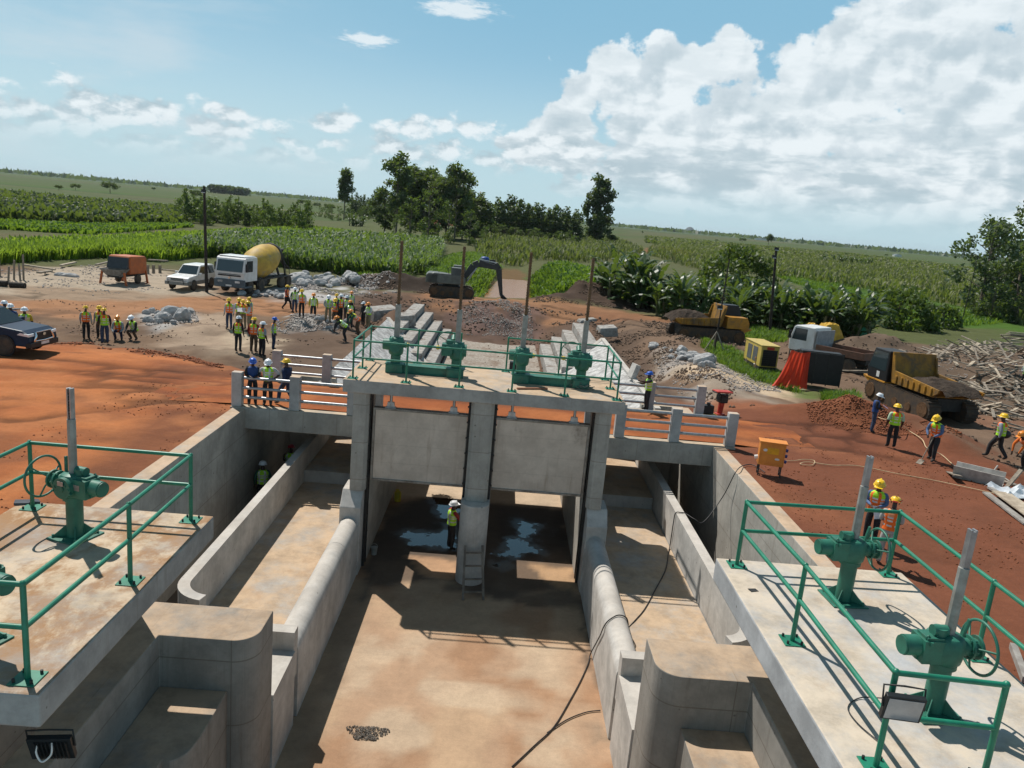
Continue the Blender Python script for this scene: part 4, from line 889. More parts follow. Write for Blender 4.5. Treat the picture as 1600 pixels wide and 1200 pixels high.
def person_proto(pose,fore='skin',skirt=False):
    g=dict(BASE); J={}
    for k,v in g.items():
        if k in ('sh','el','wr','hip','kn','an','toe'):
            for s,n in ((-1,'R'),(1,'L')): J[k+n]=V3((v[0]*s,v[1],v[2]))
        else: J[k]=V3(v)
    lean=pose.get('lean',0.)
    if lean:
        M=Matrix.Rotation(lean,4,'X'); pv=J['hipL']*.5+J['hipR']*.5
        for k in list(J):
            if k[:2] not in ('hi','kn','an','to') and k!='pelvis': J[k]=pv+(M@(J[k]-pv))
    ht=pose.get('nod',0.)
    if ht:
        M=Matrix.Rotation(ht,4,'X'); pv=J['neck']
        for k in ('jaw','head','crown','nose'): J[k]=pv+M@(J[k]-pv)
    for k,v in pose.items():
        if k in J: J[k]=V3(v)
    dz=pose.get('drop',0.)
    if dz:
        for k in J:
            if k[:2] not in ('kn','an','to'): J[k]=J[k]-V3((0,0,dz))
    R=dict(pelvis=(.150,.115),waist=(.135,.10),chest=(.165,.115),neck=.058,jaw=(.072,.078),head=(.083,.098),crown=(.060,.07),nose=.014,sh=.076,el=.056,wr=.036,hip=(.112,.105),kn=.080,an=.062,toe=.045)
    rad={}
    for k,p in J.items():
        b=k[:-1] if k[-1] in 'LR' and k[:-1] in R else k
        rad[k]=(tuple(p),R[b])
    ch=[(['pelvis','waist','chest','neck'],1),(['neck','jaw','head','crown'],0),(['head','nose'],0)]
    for s in 'LR':
        ch+=[(['chest','sh'+s],1),(['sh'+s,'el'+s],1),(['el'+s,'wr'+s],4),(['pelvis','hip'+s,'kn'+s,'an'+s],2),(['an'+s,'toe'+s],3)]
        w=J['wr'+s]; d=(w-J['el'+s]).normalized(); x=V3((0,-1,0)); x=(x-d*x.dot(d)); x=x.normalized() if x.length>.1 else V3((0,0,1)); y=d.cross(x)
        rad['palm'+s]=(tuple(w+d*.06),(.030,.022)); ch.append((['wr'+s,'palm'+s],0))
        cu=y*(-1 if s=='L' else 1)
        for i,(o,l) in enumerate(((.028,.068),(.010,.078),(-.009,.072),(-.027,.058))):
            a=w+d*.085+x*o; m=w+d*(.085+l*.55)+x*o*1.1+cu*.008; e=w+d*(.085+l*.95)+x*o*1.1+cu*.026
            for q,p,r in (('a',a,.0095),('m',m,.0085),('e',e,.0075)): rad['f%d%s%s'%(i,q,s)]=(tuple(p),r)
            ch.append((['palm'+s]+['f%d%s%s'%(i,q,s) for q in 'ame'],0))
        a=w+d*.035+x*.036; e=w+d*.075+x*.058+cu*.012
        rad['ta'+s]=(tuple(a),.0105); rad['te'+s]=(tuple(e),.009); ch.append((['palm'+s,'ta'+s,'te'+s],0))
    hd=(J['crown']-J['neck']).normalized(); fr=(J['nose']-J['head']); fr=(fr-hd*fr.dot(hd)).normalized(); sd=hd.cross(fr)
    def face(b):
        for s in (-1,1):
            b.ell(J['head']+fr*.082+sd*.032*s+hd*.008,(.011,.011,.008),6,4,5); b.ell(J['head']-fr*.005+sd*.088*s-hd*.01,(.012,.018,.03),6,4,0)
        b.ell(J['jaw']+fr*.074+hd*.005,(.026,.012,.007),6,4,6)
    body=skinmesh('person',ch,rad,None,None,face)
    r=thing('person','worker','person')
    body.build('body',[SK[0],SH['white'],SH['dark'],C('boots',(.045,.035,.028),None,.8),SK[0],C('eye_white',(.5,.48,.45),None,.4),C('lips',(.12,.05,.045),None,.5)],r)
    # vest: shell lofted along the spine
    def ringat(c,ax,fw,rx,ry,n=18):
        fw=(fw-ax*fw.dot(ax)).normalized(); sx=ax.cross(fw); return [c+sx*(rx*math.cos(2*PI*k/n))+fw*(ry*math.sin(2*PI*k/n)) for k in range(n)]
    sp=[J['pelvis'],J['waist'],J['chest'],J['neck']]
    def at(t):
        i=min(int(t*3),2); f=t*3-i; return sp[i].lerp(sp[i+1],f),(sp[i+1]-sp[i]).normalized()
    up=(J['neck']-J['waist']).normalized(); fw=fr-up*fr.dot(up)
    sdv=(J['shL']-J['shR']).normalized(); fwb=sdv.cross(up)
    if fwb.dot(fr)<0: fwb=-fwb
    LV=[(-.02,.183,.148),(.08,.180,.145),(.22,.175,.140),(.32,.174,.138),(.40,.178,.138),(.46,.182,.140),(.54,.192,.143),(.60,.198,.145),(.68,.208,.146),(.80,.212,.140),(.90,.195,.122),(.965,.125,.098),(1.0,.085,.08)]
    VM=[0,0,2,0,0,2,0,2,1,1,1,1]
    b=MB(); n=18; rings=[]
    for t,rx,ry in LV:
        c,ax=at(max(0,min(1,t))); 
        if t<0: c=c+ax*(t*.3)
        rings.append(ringat(c,up if t>.3 else ax,fwb,rx,ry,n))
    for ri,(a,c) in enumerate(zip(rings,rings[1:])):
        o=len(b.v); b.v+=[tuple(p) for p in a]+[tuple(p) for p in c]
        for k in range(n):
            j=(k+1)%n; mi=VM[ri]
            if k in (3,6) and ri<11: mi=3
            if k in (12,15) and ri<11: mi=3
            b.f.append((o+k,o+j,o+n+j,o+n+k)); b.m.append(mi); b.sm.append(True)
    b.build('vest',[VE['orange'],VE['lime'],VE['silver'],VE['silver']],r)
    # helmet
    hc=J['head']+hd*.035; Mh=Matrix((sd,-fr,hd)).transposed()
    b=MB(); b.lathe([(.150,-.012),(.135,.0),(.128,.03),(.115,.075),(.085,.108),(.045,.124),(0,.128)],hc,n=18,M=Mh,sy=1.12)
    b.obox(hc+fr*.165+hd*(-.004),(.20,.085,.012),Mh); b.obox(hc+hd*.118,(.035,.20,.02),Mh)
    b.build('helmet',HE['yellow'],r)
    b=MB(); b.lathe([(.1275,.005),(.1235,.038)],hc+hd*.001,n=18,M=Mh,sy=1.12); b.lathe([(.131,.006),(.127,.036)],hc,n=18,M=Mh,sy=1.12)
    if skirt:
        b=MB(); b.lathe([(.165,0),(.19,-.15),(.20,-.42)],J['pelvis']+V3((0,0,.10)),n=16,sy=.8); b.build('skirt',SH['dark'],r)
    return r
def arms(el,wr,el2=None,wr2=None):
    el2=el2 or (-el[0],)+tuple(el[1:]); wr2=wr2 or (-wr[0],)+tuple(wr[1:]); return dict(elL=el,wrL=wr,elR=el2,wrR=wr2)
POSES={
 'stand':dict(nod=.1),
 'front':dict(nod=.25,**arms((.24,-.02,1.14),(.10,-.24,1.12))),
 'akimbo':dict(nod=.3,**arms((.40,.06,1.18),(.20,-.04,1.02))),
 'walk':dict(kneeL=0,knL=(.10,-.22,.53),anL=(.11,-.26,.10),toeL=(.12,-.42,.06),knR=(-.10,.02,.50),anR=(-.11,.30,.14),toeR=(-.12,.17,.05),**arms((.25,.12,1.14),(.25,.08,.90),(-.25,-.06,1.14),(-.24,-.24,.96))),
 'bend':dict(lean=.85,nod=-.35,drop=.06,knL=(.13,-.12,.50),knR=(-.13,-.12,.50),anL=(.14,.0,.085),anR=(-.14,.0,.085),toeL=(.16,-.17,.035),toeR=(-.16,-.17,.035),**arms((.22,-.56,1.02),(.15,-.62,.76))),
 'point':dict(**arms((.42,-.10,1.30),(.60,-.22,1.42),(-.25,.03,1.13),(-.25,-.05,.90))),
 'raise':dict(**arms((.24,-.14,1.52),(.20,-.26,1.72),(-.25,.03,1.13),(-.25,-.05,.90))),
 'crouch':dict(lean=.35,drop=.46,hipX=0,knL=(.16,-.36,.48),knR=(-.16,-.36,.48),anL=(.14,-.06,.085),anR=(-.14,-.06,.085),toeL=(.16,-.23,.035),toeR=(-.16,-.23,.035),**arms((.25,-.30,1.05),(.16,-.50,.95))),
 'dig':dict(lean=.28,nod=.15,knL=(.12,-.16,.52),anL=(.13,-.16,.085),toeL=(.15,-.33,.035),anR=(-.13,.14,.085),toeR=(-.15,.0,.035),**arms((.26,-.20,1.12),(.12,-.38,.98))),
 'reach':dict(**arms((.30,-.22,1.36),(.34,-.48,1.40),(-.26,-.16,1.16),(-.12,-.40,1.22))),
}
PR={}
def getp(pose,skirt=False):
    k=(pose,skirt)
    if k not in PR: PR[k]=(person_proto(POSES[pose],skirt=skirt),[0])
    return PR[k]
VST={'o':('orange','lime'),'l':('lime','lime'),'lo':('lime','orange'),'n':('navy','navy'),'c':('orange','coral'),'none':None}
def setm(o,i,m): s=o.material_slots[i]; s.link='OBJECT'; s.material=m
HANDS={}
def person(u,v,z,pose,face,hel,vst,shirt,trou,label,group,fore=True,skirt=False,sc=1.,y=None,group_ok=True):
    if z=='t': p=gs(u,v)
    else: p=gz(u,v,z)
    if y: p=gy(u,v,y)
    pr,used=getp(pose,skirt)
    if used[0]==0: r=pr; used[0]=1; r.location=p; r.rotation_euler=(0,0,RAD(face)); r['label']=label; r['group']=group
    else: r=dup(pr,p,RAD(face),label,group)
    q=random.Random(u*7+v); k=sc*q.uniform(.95,1.03); b_=q.uniform(.95,1.12); r.scale=(k*b_,k*b_,k)
    for c in list(r.children):
        n=c.name.split('.')[0]
        if n=='body':
            setm(c,1,SH[shirt]);setm(c,2,SH[trou]);setm(c,4,SH[shirt] if fore else SK[0])
        elif n=='vest':
            if VST[vst] is None: setm(c,0,SH[shirt]);setm(c,1,SH[shirt]);setm(c,2,SH[shirt]);setm(c,3,SH[shirt])
            else:
                setm(c,0,VE[VST[vst][0]]);setm(c,1,VE[VST[vst][1]]);setm(c,2,VE['silver'] if vst!='n' else VE['navy']);setm(c,3,VE['silver'] if vst=='l' else VE[VST[vst][0]])
        elif n=='helmet': setm(c,0,HE[hel])
        elif n=='skirt': setm(c,0,SH[trou])
    return r
G1='workers behind the dark pickup';G2='workers standing on the left yard';G3='workers gathered in the middle of the yard';G4='workers along the left edge of the pit';G5='workers on the bridge';G6='workers under the bridge';G7='workers on the right side of the site'
P=person
P(9,530,'t','reach',95,'white','o','lightgrey','dark','worker at the left picture edge in white helmet, arm stretched over the pickup',G1)
P(20,533,'t','stand',10,'white','n','blue','dark','worker half hidden behind the man in white helmet at the left edge',G1)
P(41,538,'t','stand',20,'white','l','yellow','navy','worker in white helmet and dark skirt right beside the pickup bonnet',G1,False,True)
P(135,530,'t','stand',195,'yellow','o','lightgrey','black','tall worker seen from behind, broad orange band on vest, yellow helmet',G2)
P(157,529,'t','stand',10,'yellow','lo','grey','dark','worker in yellow helmet and grey shirt facing the camera between two others',G2)
P(164,537,'t','stand',215,'yellow','lo','black','jeans','worker in yellow helmet and blue jeans, back turned, nearest of the trio',G2,False)
P(186,531,'t','crouch',15,'orange','o','grey','navy','crouching worker with orange helmet on the left yard',G2)
P(211,531,'t','crouch',-10,'white','l','dark','brown','crouching worker with white helmet beside the grey rubble',G2)
P(358,514,'t','stand',0,'yellow','o','white','jeans','worker in yellow helmet, white shirt and jeans, leftmost of the paper readers',G3)
P(373,511,'t','front',25,'yellow','lo','white','khaki','worker in yellow helmet and white shirt looking at papers, second from left',G3)
P(380,514,'t','front',0,'yellow','lo','yellow','khaki','worker in yellow shirt and yellow helmet holding white papers',G3)
P(391,510,'t','front',-60,'yellow','l','grey','dark','worker in yellow helmet mostly hidden behind the paper readers',G3)
P(389,518,'t','front',-70,'yellow','c','white','khaki','worker in yellow helmet turned left towards the papers',G3)
P(372,550,'t','stand',175,'white','lo','black','dark','worker in white helmet seen from behind below the paper readers',G3,False)
P(396,551,'t','stand',170,'yellow','o','red','brown','worker in yellow helmet and red sleeves, back turned',G3)
P(409,557,'t','stand',150,'white','lo','grey','black','worker in white helmet close behind the bridge railing, back turned',G3,False)
P(427,547,'t','stand',95,'blue','lo','grey','navy','worker in blue helmet standing sideways, alone in the yard',G3)
P(448,484,'t','walk',80,'yellow','c','red','black','woman worker in dark skirt and yellow helmet walking',G4,False,True)
P(460,488,'t','raise',40,'white','l','green','jeans','worker in white helmet raising an arm beside the woman in skirt',G4)
P(471,496,'t','stand',0,'yellow','o','white','black','worker in yellow helmet and bright orange vest, black trousers, beside the raised arm',G4)
P(489,499,'t','stand',15,'orange','l','yellow','dark','worker in orange helmet and plain lime vest standing alone in the row',G4)
P(512,503,'t','dig',15,'white','l','lightgrey','khaki','worker in white helmet and khaki trousers on the grey gravel',G4)
P(523,510,'t','front',5,'yellow','o','yellow','brown','worker in yellow helmet and orange vest in front of the crowd by the pit',G4)
P(525,498,'t','stand',0,'yellow','l','grey','dark','worker in pale yellow helmet hidden behind the crowd by the pit',G4)
P(531,503,'t','stand',60,'white','o','navy','black','worker in white helmet and navy sleeves turned right in the crowd by the pit',G4)
P(541,500,'t','stand',-20,'white','l','blue','dark','worker in white helmet and blue shirt in the crowd by the pit',G4)
P(546,513,'t','stand',195,'orange','l','dark','dark','worker in orange helmet and lime vest seen from behind by the pit',G4)
P(548,492,'t','stand',20,'orange','l','grey','dark','farthest worker of the crowd by the pit, orange helmet',G4)
P(560,523,'t','bend',-60,'orange','o','green','brown','worker bending in bright orange vest beside the pale slope',G4,sc=1.)
P(567,508,'t','stand',-35,'white','none','dark','dark','worker in white helmet and dark clothes without vest by the broken blocks',G4)
P(575,513,'t','front',-40,'orange','l','white','khaki','worker in orange helmet, rightmost of the row by the pit',G4)
P(540,533,'t','bend',-70,'orange','l','dark','dark','worker bending low in lime vest, nearest to the bridge railing',G4)
P(394,632,.05,'front',20,'blue','n','dark','black','worker in blue helmet and navy vest on the bridge, head bowed',G5)
P(418,633,.05,'akimbo',10,'white','l','white','black','worker in white helmet and lime vest with hands on hips on the bridge',G5,False)
P(447,633,.05,'walk',-115,'yellow','none','navy','jeans','worker in yellow helmet and dark clothes stepping left on the bridge',G5)
P(1009,641,.10,'reach',-80,'blue','l','dark','dark','worker in blue helmet at the right end of the bridge, arm stretched out',G5,False,sc=.95)
P(411,697,-4,'front',30,'white','l','green','green','worker in white helmet standing in the deep shade under the bridge',G6,y=None) if False else None
q=gy(408,778,27.2); q.z=-4
r=person(0,0,0,'stand',200,'white','l','green','dark','worker in white helmet standing in the deep shade under the bridge',G6); r.location=(gy(411,712,27.2).x,27.2,-3.98)
r=person(0,0,0,'front',190,'red','l','brown','dark','worker in red helmet with folded arms in the shade under the bridge',G6); r.location=(gy(455,690,29.4).x,29.4,-3.98)
P(703,858,-3.99,'reach',120,'white','l','red','dark','worker in white helmet under the raised left gate, hands on the middle pier',G6,False)
P(1361,676,'t','front',70,'white','n','black','jeans','worker in white helmet and navy vest reading a sheet',G7)
P(1391,699,'t','stand',170,'yellow','lo','pale','black','worker in yellow helmet seen from behind, orange patch on the back',G7,False)
DIG=P(1455,719,'t','dig',-55,'yellow','o','blue','dark','worker in yellow helmet digging with a shovel',G7)
P(1555,717,'t','walk',-150,'yellow','lo','grey','dark','worker in yellow helmet walking, dark bag under the arm',G7)
P(1357,849,'t','front',-35,'yellow','o','blue','black','worker in plain yellow helmet half hidden behind the stem, papers in hand',G7)
P(1379,882,'t','front',150,'yellow','c','lightgrey','lightgrey','worker in red-striped yellow helmet and pale trousers by the platform railing',G7,False)
P(1597,607,'t','front',-60,'yellow','l','grey','dark','worker at the right picture edge by the timber heap, lime vest',G7)
P(1602,735,'t','bend',-80,'orange','c','orange','dark','worker at the right picture edge in orange sleeves holding a tool',G7)
# things in hands
def near(o,d,up): 
    a=o.rotation_euler.z; M=Matrix.Rotation(a,4,'Z'); return o.location+M@Vector((d[0],d[1],up))
b=MB(); b.cyl(near(DIG,(.1,-.36,0),1.05),near(DIG,(.0,-.75,0),.12),.018,n=8); b.obox(near(DIG,(-.01,-.80,0),.03),(.2,.26,.02),(.5,0,DIG.rotation_euler.z)); solo('shovel',b,wood,'shovel held by the worker digging on the red bank','shovel',tuple(near(DIG,(0,-.8,0),0)),world=True)
def sheet(u,v,y,label,rz=0,tl=.9):
    p=gy(u,v,y); b=MB(); b.obox((0,0,0),(.30,.22,.004),(tl,0,rz)); solo('paper_sheet',b,C('white_paper',(.75,.75,.76),None,.8,5,0,0),label,'paper',tuple(p))
o=[x for x in bpy.data.objects if x.get('label','').startswith('worker in yellow shirt')][0]
solo('paper_sheet',MB().obox((0,0,0),(.42,.30,.006),(.7,0,.3)),C('white_paper',(.75,.75,.76),None,.8,5,0,0),'white papers held between the readers in the yard','paper',tuple(near(o,(0,-.36,0),1.14)))
o=[x for x in bpy.data.objects if x.get('label','').startswith('worker in plain yellow')][0]
solo('paper_sheet',MB().obox((0,0,0),(.22,.32,.006),(1.2,0,.3)),C('white_paper',(.75,.75,.76),None,.8,5,0,0),'white sheet held by the worker behind the right stem','paper',tuple(near(o,(.1,-.34,0),.98)))
o=[x for x in bpy.data.objects if x.get('label','').startswith('worker in white helmet and navy vest reading')][0]
solo('paper_sheet',MB().obox((0,0,0),(.26,.20,.006),(.5,0,1.3)),C('lilac_paper',(.45,.42,.70),None,.8,5,0,0),'lilac sheet held by the worker beside the tracked dumper','paper',tuple(near(o,(0,-.36,0),1.15)))
o=[x for x in bpy.data.objects if x.get('label','').startswith('worker in yellow helmet walking')][0]
b=MB(); b.ell((0,0,0),(.22,.13,.17),10,6); solo('bag',b,black,'dark bag carried under the arm of the walking worker','bag',tuple(near(o,(-.34,.0,0),.95)))
o=[x for x in bpy.data.objects if x.get('label','').startswith('worker in red-striped')][0]
for c in o.children:
    if c.name.startswith('helmet'):
        hm=MB(); h0=Vector((0,-.02,1.70)); M_=Matrix.Rotation(.25,4,'X')
        q=hm.build('helmet_stripe',redm,c)
        b=MB(); 
        for k in (-1,1): b.obox((.118*k,.005,1.70),(.012,.16,.035),(.25,-.25*k,0))
        b.obox((0,.135,1.705),(.14,.012,.035),(.5,0,0)); bpy.data.objects.remove(q); b.build('helmet_stripe',redm,c)
# ================================================================== VEHICLES (local: front = +X, left = +Y)
def wheel(parent,x,y,r,w,rim=galv,hub=True):
    b=MB(); s=1 if y>0 else -1
    b.lathe([(r*.55,-w/2),(r*.93,-w/2),(r,-w*.34),(r,w*.34),(r*.93,w/2),(r*.55,w/2)],(x,y,r),'Y',22)
    o=b.build('wheel',rubber,parent)
    q=MB(); q.lathe([(0.01,s*w*.30),(r*.2,s*w*.42),(r*.25,s*w*.30),(r*.52,s*w*.34),(r*.57,s*w*.5),(r*.57,-s*w*.4)],(x,y,r),'Y',18); q.build('rim',rim,o)
    return o
def cabglass(b,pts,mi=0): b.quad(*pts,mi)
# ---- concrete mixer lorry
r=thing('concrete_mixer','white cement mixer lorry with muddy yellow drum beside the lamp pole','lorry',(-20.75,65.0,-.42),RAD(-90-9))
b=MB(); b.box(-5.0,3.7,-.45,.45,.75,1.05); b.box(-4.9,2.,-1.1,-.95,.9,1.02); b.box(-4.9,2.,.95,1.1,.9,1.02)
for x in (-4.6,-2.4,-.2,1.6): b.box(x,x+.1,-1.1,1.1,.88,1.0)
b.box(.2,1.2,-1.15,-.5,.55,1.0); b.box(.2,1.4,.5,1.15,.5,.98); b.build('chassis',dark,r,.01)
b=MB(); b.prism([(2.1,.95),(4.28,.95),(4.32,1.65),(4.05,2.72),(3.9,2.84),(2.15,2.84),(2.08,2.6)],-1.22,1.22,0,'Y'); b.box(2.2,3.9,-1.1,1.1,2.84,2.93); cab=b.build('cab',whitep,r,.05)
b=MB(); b.prism([(4.335,1.72),(4.345,1.72),(4.10,2.60),(4.09,2.60)],-1.06,1.06,0,'Y'); b.build('windscreen',glass,cab)
for s in (-1,1):
    b=MB(); b.prism([(2.9,1.72),(4.0,1.72),(3.86,2.58),(2.9,2.58)],1.222*s,1.235*s,0,'Y'); dw=b.build('door_window',glass,cab)
    b=MB(); b.box(4.0,4.08,1.30*s-.1,1.30*s+.1,1.75,2.35); b.bar((4.0,1.2*s,2.4),(4.05,1.32*s,2.35),.03,.03); b.build('mirror',black,cab)
    b=MB(); b.box(4.36,4.42,.72*s-.2,.72*s+.2,.86,1.02); b.build('headlight',lampm,cab)
b=MB(); b.box(4.30,4.345,-.95,.95,1.36,1.46); b.box(4.30,4.34,-.9,.9,1.50,1.54); b.build('grille',black,cab)
b=MB(); b.obox((4.35,0,1.24),(.03,.16,.16),(PI/4,0,0)); b.build('emblem',chrome,cab)
b=MB(); b.box(4.1,4.42,-1.25,1.25,.48,1.12); b.box(3.0,4.2,-1.24,-1.0,.45,.6);b.box(3.0,4.2,1.0,1.24,.45,.6); b.build('bumper',C('grey_bumper',(.10,.13,.15),(.07,.085,.10),.6),r,.04)
b=MB(); b.box(4.425,4.43,-.25,.25,.58,.70); b.build('number_plate',whitep,r)
for s in (-1,1):
    b=MB()
    for x in (3.05,1.15): b.tube([(x+.62*math.cos(t),1.02*s,.5+.62*math.sin(t)) for t in [PI*k/8 for k in range(9)]],.06,6)
    b.build('mudguard',black,r)
for x in (3.05,1.15,-2.7,-4.05):
    for s in (-1,1): wheel(r,x,1.0*s,.5,.34,rubber if x<0 else galv)
dr=Matrix.Translation((-1.55,0,2.18))@Matrix.Rotation(RAD(-90+14),4,'Y')     # drum axis tilted up to the rear
dr=Matrix.Translation((1.2,0,1.72))@Matrix.Rotation(RAD(-75),4,'Y')@Matrix.Scale(1.07,4)
b=MB(); b.lathe([(.0,0),(.62,.02),(.72,.15),(1.05,.75),(1.18,1.35),(1.2,2.35),(1.12,3.0),(.9,3.75),(.86,3.8)],n=30); b.xf(dr); drum=b.build('drum',mat('drum_yellow',(.56,.36,.06),(.40,.25,.05),.6,1.5,0,.15,20,False,.3,((.30,.24,.17),1.1,.5,.75)),r)
b=MB(); b.lathe([(.862,3.8),(.93,3.8),(.93,4.0),(.84,4.02),(.6,4.6),(.5,4.62),(.46,4.3)],n=30); b.xf(dr); b.build('drum_mouth',C('drum_dark',(.06,.055,.05),(.03,.03,.03),.7),drum)
b=MB(); b.bar((-3.3,-.5,1.05),(-2.9,-.4,2.0),.14,.14); b.bar((-3.3,.5,1.05),(-2.9,.4,2.0),.14,.14); b.bar((-4.3,-.6,1.05),(-3.9,-.55,2.9),.1,.1); b.bar((-4.3,.6,1.05),(-3.9,.55,2.9),.1,.1); b.box(1.3,1.95,-.5,.5,1.05,1.9); b.build('drum_frame',dark,r)
b=MB(); b.lathe([(.55,.5),(.30,0)],(-4.1,0,2.75),n=14); b.bar((-4.2,0,2.7),(-5.3,.35,1.5),.45,.12); b.bar((-4.9,.8,1.0),(-4.7,.6,2.9),.04,.04); b.bar((-4.9,.45,1.0),(-4.7,.3,2.9),.04,.04)
for k in range(6): b.bar((-4.88+.03*k,.8-.03*k,1.2+.3*k),(-4.88+.03*k,.45-.03*k,1.2+.3*k),.03,.03)
b.build('chute',dark,r)
# ---- generic car bodies
def car(name,label,loc,rz,prof,w,roofw,wins,paint,whx,wr,lower=None,front=None,cat='car',bed=None):
    r=thing(name,label,cat,loc,rz); n=len(prof); b=MB()
    def halfw(z): return w*(1. if z<.95 else 1-(1-roofw)*min(1,(z-.95)/.8))
    vs=[(x,-halfw(z),z) for x,z in prof]+[(x,halfw(z),z) for x,z in prof]
    fs=[tuple(range(n)),tuple(reversed(range(n,2*n)))]+[((i+1)%n,i,n+i,n+(i+1)%n) for i in range(n)]
    b.add(vs,fs); body=b.build('body',paint,r,.05)
    for nm,pts in wins:
        q=MB()
        if nm=='windscreen' or nm=='rear_window':
            (x0,z0),(x1,z1)=pts; y0=halfw(z0)*.88;y1=halfw(z1)*.88; dx=.012 if nm=='windscreen' else -.012
            q.quad((x0+dx,-y0,z0+.01),(x0+dx,y0,z0+.01),(x1+dx,y1,z1+.01),(x1+dx,-y1,z1+.01)); q.build(nm,glass,body)
        else:
            for s in (-1,1):
                q=MB(); k=[(x,s*(halfw(z)+.012),z) for x,z in pts]; q.add(k,[tuple(range(len(k)))]); q.build('side_window',glass,body)
    for x in whx:
        for s in (-1,1):
            q=MB(); q.lathe([(wr*1.16,-.03),(wr*1.16,.03)],(x,s*(w-.005),wr),'Y',22); q.add([],[]); q.lathe([(.01,0),(wr*1.16,0)],(x,s*(w+.004),wr),'Y',22); q.build('wheel_arch',black,body)
            wheel(r,x,s*(w-.055),wr,.25)
    return r,body,halfw
suvp=[(-2.35,.45),(-2.38,1.0),(-2.3,1.12),(-2.15,1.80),(-1.95,1.86),(-.1,1.86),(.15,1.80),(.78,1.16),(2.0,1.04),(2.3,.95),(2.36,.45)]
r,body,hw=car('suv','silver white off-road car with bull bar parked behind the lamp pole','car',0,suvp,.9,.82,[('windscreen',((.80,1.17),(.17,1.78))),('side',[(-.95,1.18),(.62,1.18),(.05,1.74),(-.95,1.76)]),('side',[(-2.0,1.18),(-1.05,1.18),(-1.05,1.76),(-1.92,1.74)])],whitep,(1.45,-1.4),.38) if False else car('suv','silver white off-road car with bull bar parked behind the lamp pole',(-24.95,62.3,-.42),RAD(-90-6),suvp,.9,.82,[('windscreen',((.80,1.17),(.17,1.78))),('side',[(-.95,1.18),(.62,1.18),(.05,1.74),(-.95,1.76)]),('side',[(-2.0,1.18),(-1.05,1.18),(-1.05,1.76),(-1.92,1.74)])],whitep,(1.45,-1.4),.38)
b=MB(); b.box(-2.36,2.32,-.925,-.905,.42,.72); b.box(-2.36,2.32,.905,.925,.42,.72); b.build('side_cladding',C('silver_grey_paint',(.22,.22,.21),None,.45),body)
b=MB(); b.box(2.33,2.50,-.92,.92,.42,.70); b.box(2.34,2.38,-.5,.5,.74,.92); b.build('front_bumper',C('silver_grey_paint',(.22,.22,.21),None,.45),body,.03)
b=MB(); b.tube([(2.52,-.62,.5),(2.56,-.62,.95),(2.56,.62,.95),(2.52,.62,.5)],.03,8); b.tube([(2.56,-.62,.75),(2.56,.62,.75)],.025,8); b.build('bull_bar',dark,body)
for s in (-1,1):
    b=MB(); b.box(2.3,2.37,s*.66-.17,s*.66+.17,.76,.93); b.build('headlight',lampm,body)
    b=MB(); b.box(.5,.62,s*1.0-.1,s*1.0+.1,1.14,1.30); b.build('mirror',whitep,body)
# pickup
pp=[(-2.65,.5),(-2.68,1.05),(-1.1,1.10),(-1.05,1.15),(-.95,1.75),(-.75,1.82),(.35,1.80),(.55,1.74),(1.28,1.20),(2.35,1.08),(2.62,.96),(2.68,.62),(2.55,.42)]
navyp=mat('dark_blue_paint',(.010,.028,.062),(.008,.022,.048),.42,3,0,0,coat=0.,spec=.22)
r,body,hw=car('pickup','dark blue double cab pickup entering the picture on the left road','x',0,pp,.93,.80,[],navyp,(),.4) if False else car('pickup','dark blue pickup with chrome grille corners at the left picture edge',(-21.95,32.55,.01),RAD(-3),pp,.93,.80,[('windscreen',((1.27,1.21),(.58,1.73))),('side',[(-.9,1.2),(1.05,1.2),(.45,1.70),(-.85,1.70)])],navyp,(1.62,-1.5),.40)
b=MB(); b.box(2.66,2.70,-.48,.48,.66,.98); b.box(2.68,2.715,-.42,.42,.80,.83)
b.build('grille',black,body)
b=MB(); b.lathe([(.0,.0),(.09,.0),(.09,.012)],(2.715,0,.88),'X',16,sy=.7); b.build('emblem',chrome,body)
for s in (-1,1):
    b=MB(); b.tube([(2.68,s*.50,1.0),(2.715,s*.52,.84),(2.70,s*.62,.66),(2.66,s*.60,.56)],.045,8,rs=[.03,.055,.05,.03]); b.build('chrome_trim',chrome,body)
    b=MB(); b.prism([(2.15,.90),(2.66,.84),(2.655,.95),(2.3,1.00)],s*.55,s*.925,0,'Y'); b.build('headlight',lampm,body,.01)
    b=MB(); b.box(.95,1.12,s*1.03-.12,s*1.03+.12,1.15,1.32); b.build('mirror',navyp,body,.03)
b=MB(); b.tube([(2.69,-.5,1.0),(2.72,0,1.02),(2.69,.5,1.0)],.022,8); b.tube([(2.70,-.6,.64),(2.74,0,.63),(2.70,.6,.64)],.035,8); b.build('chrome_trim',chrome,body)
b=MB(); b.box(2.5,2.74,-.93,.93,.36,.60); b.build('front_bumper',black,body,.04)
b=MB(); b.box(2.742,2.75,-.26,.26,.46,.58); pl=b.build('number_plate',whitep,body)
b=MB(); b.quad((1.12,-.35,1.335),(1.12,-.1,1.335),(.98,-.1,1.445),(.98,-.35,1.445)); b.build('windscreen_sticker',whitep,body)
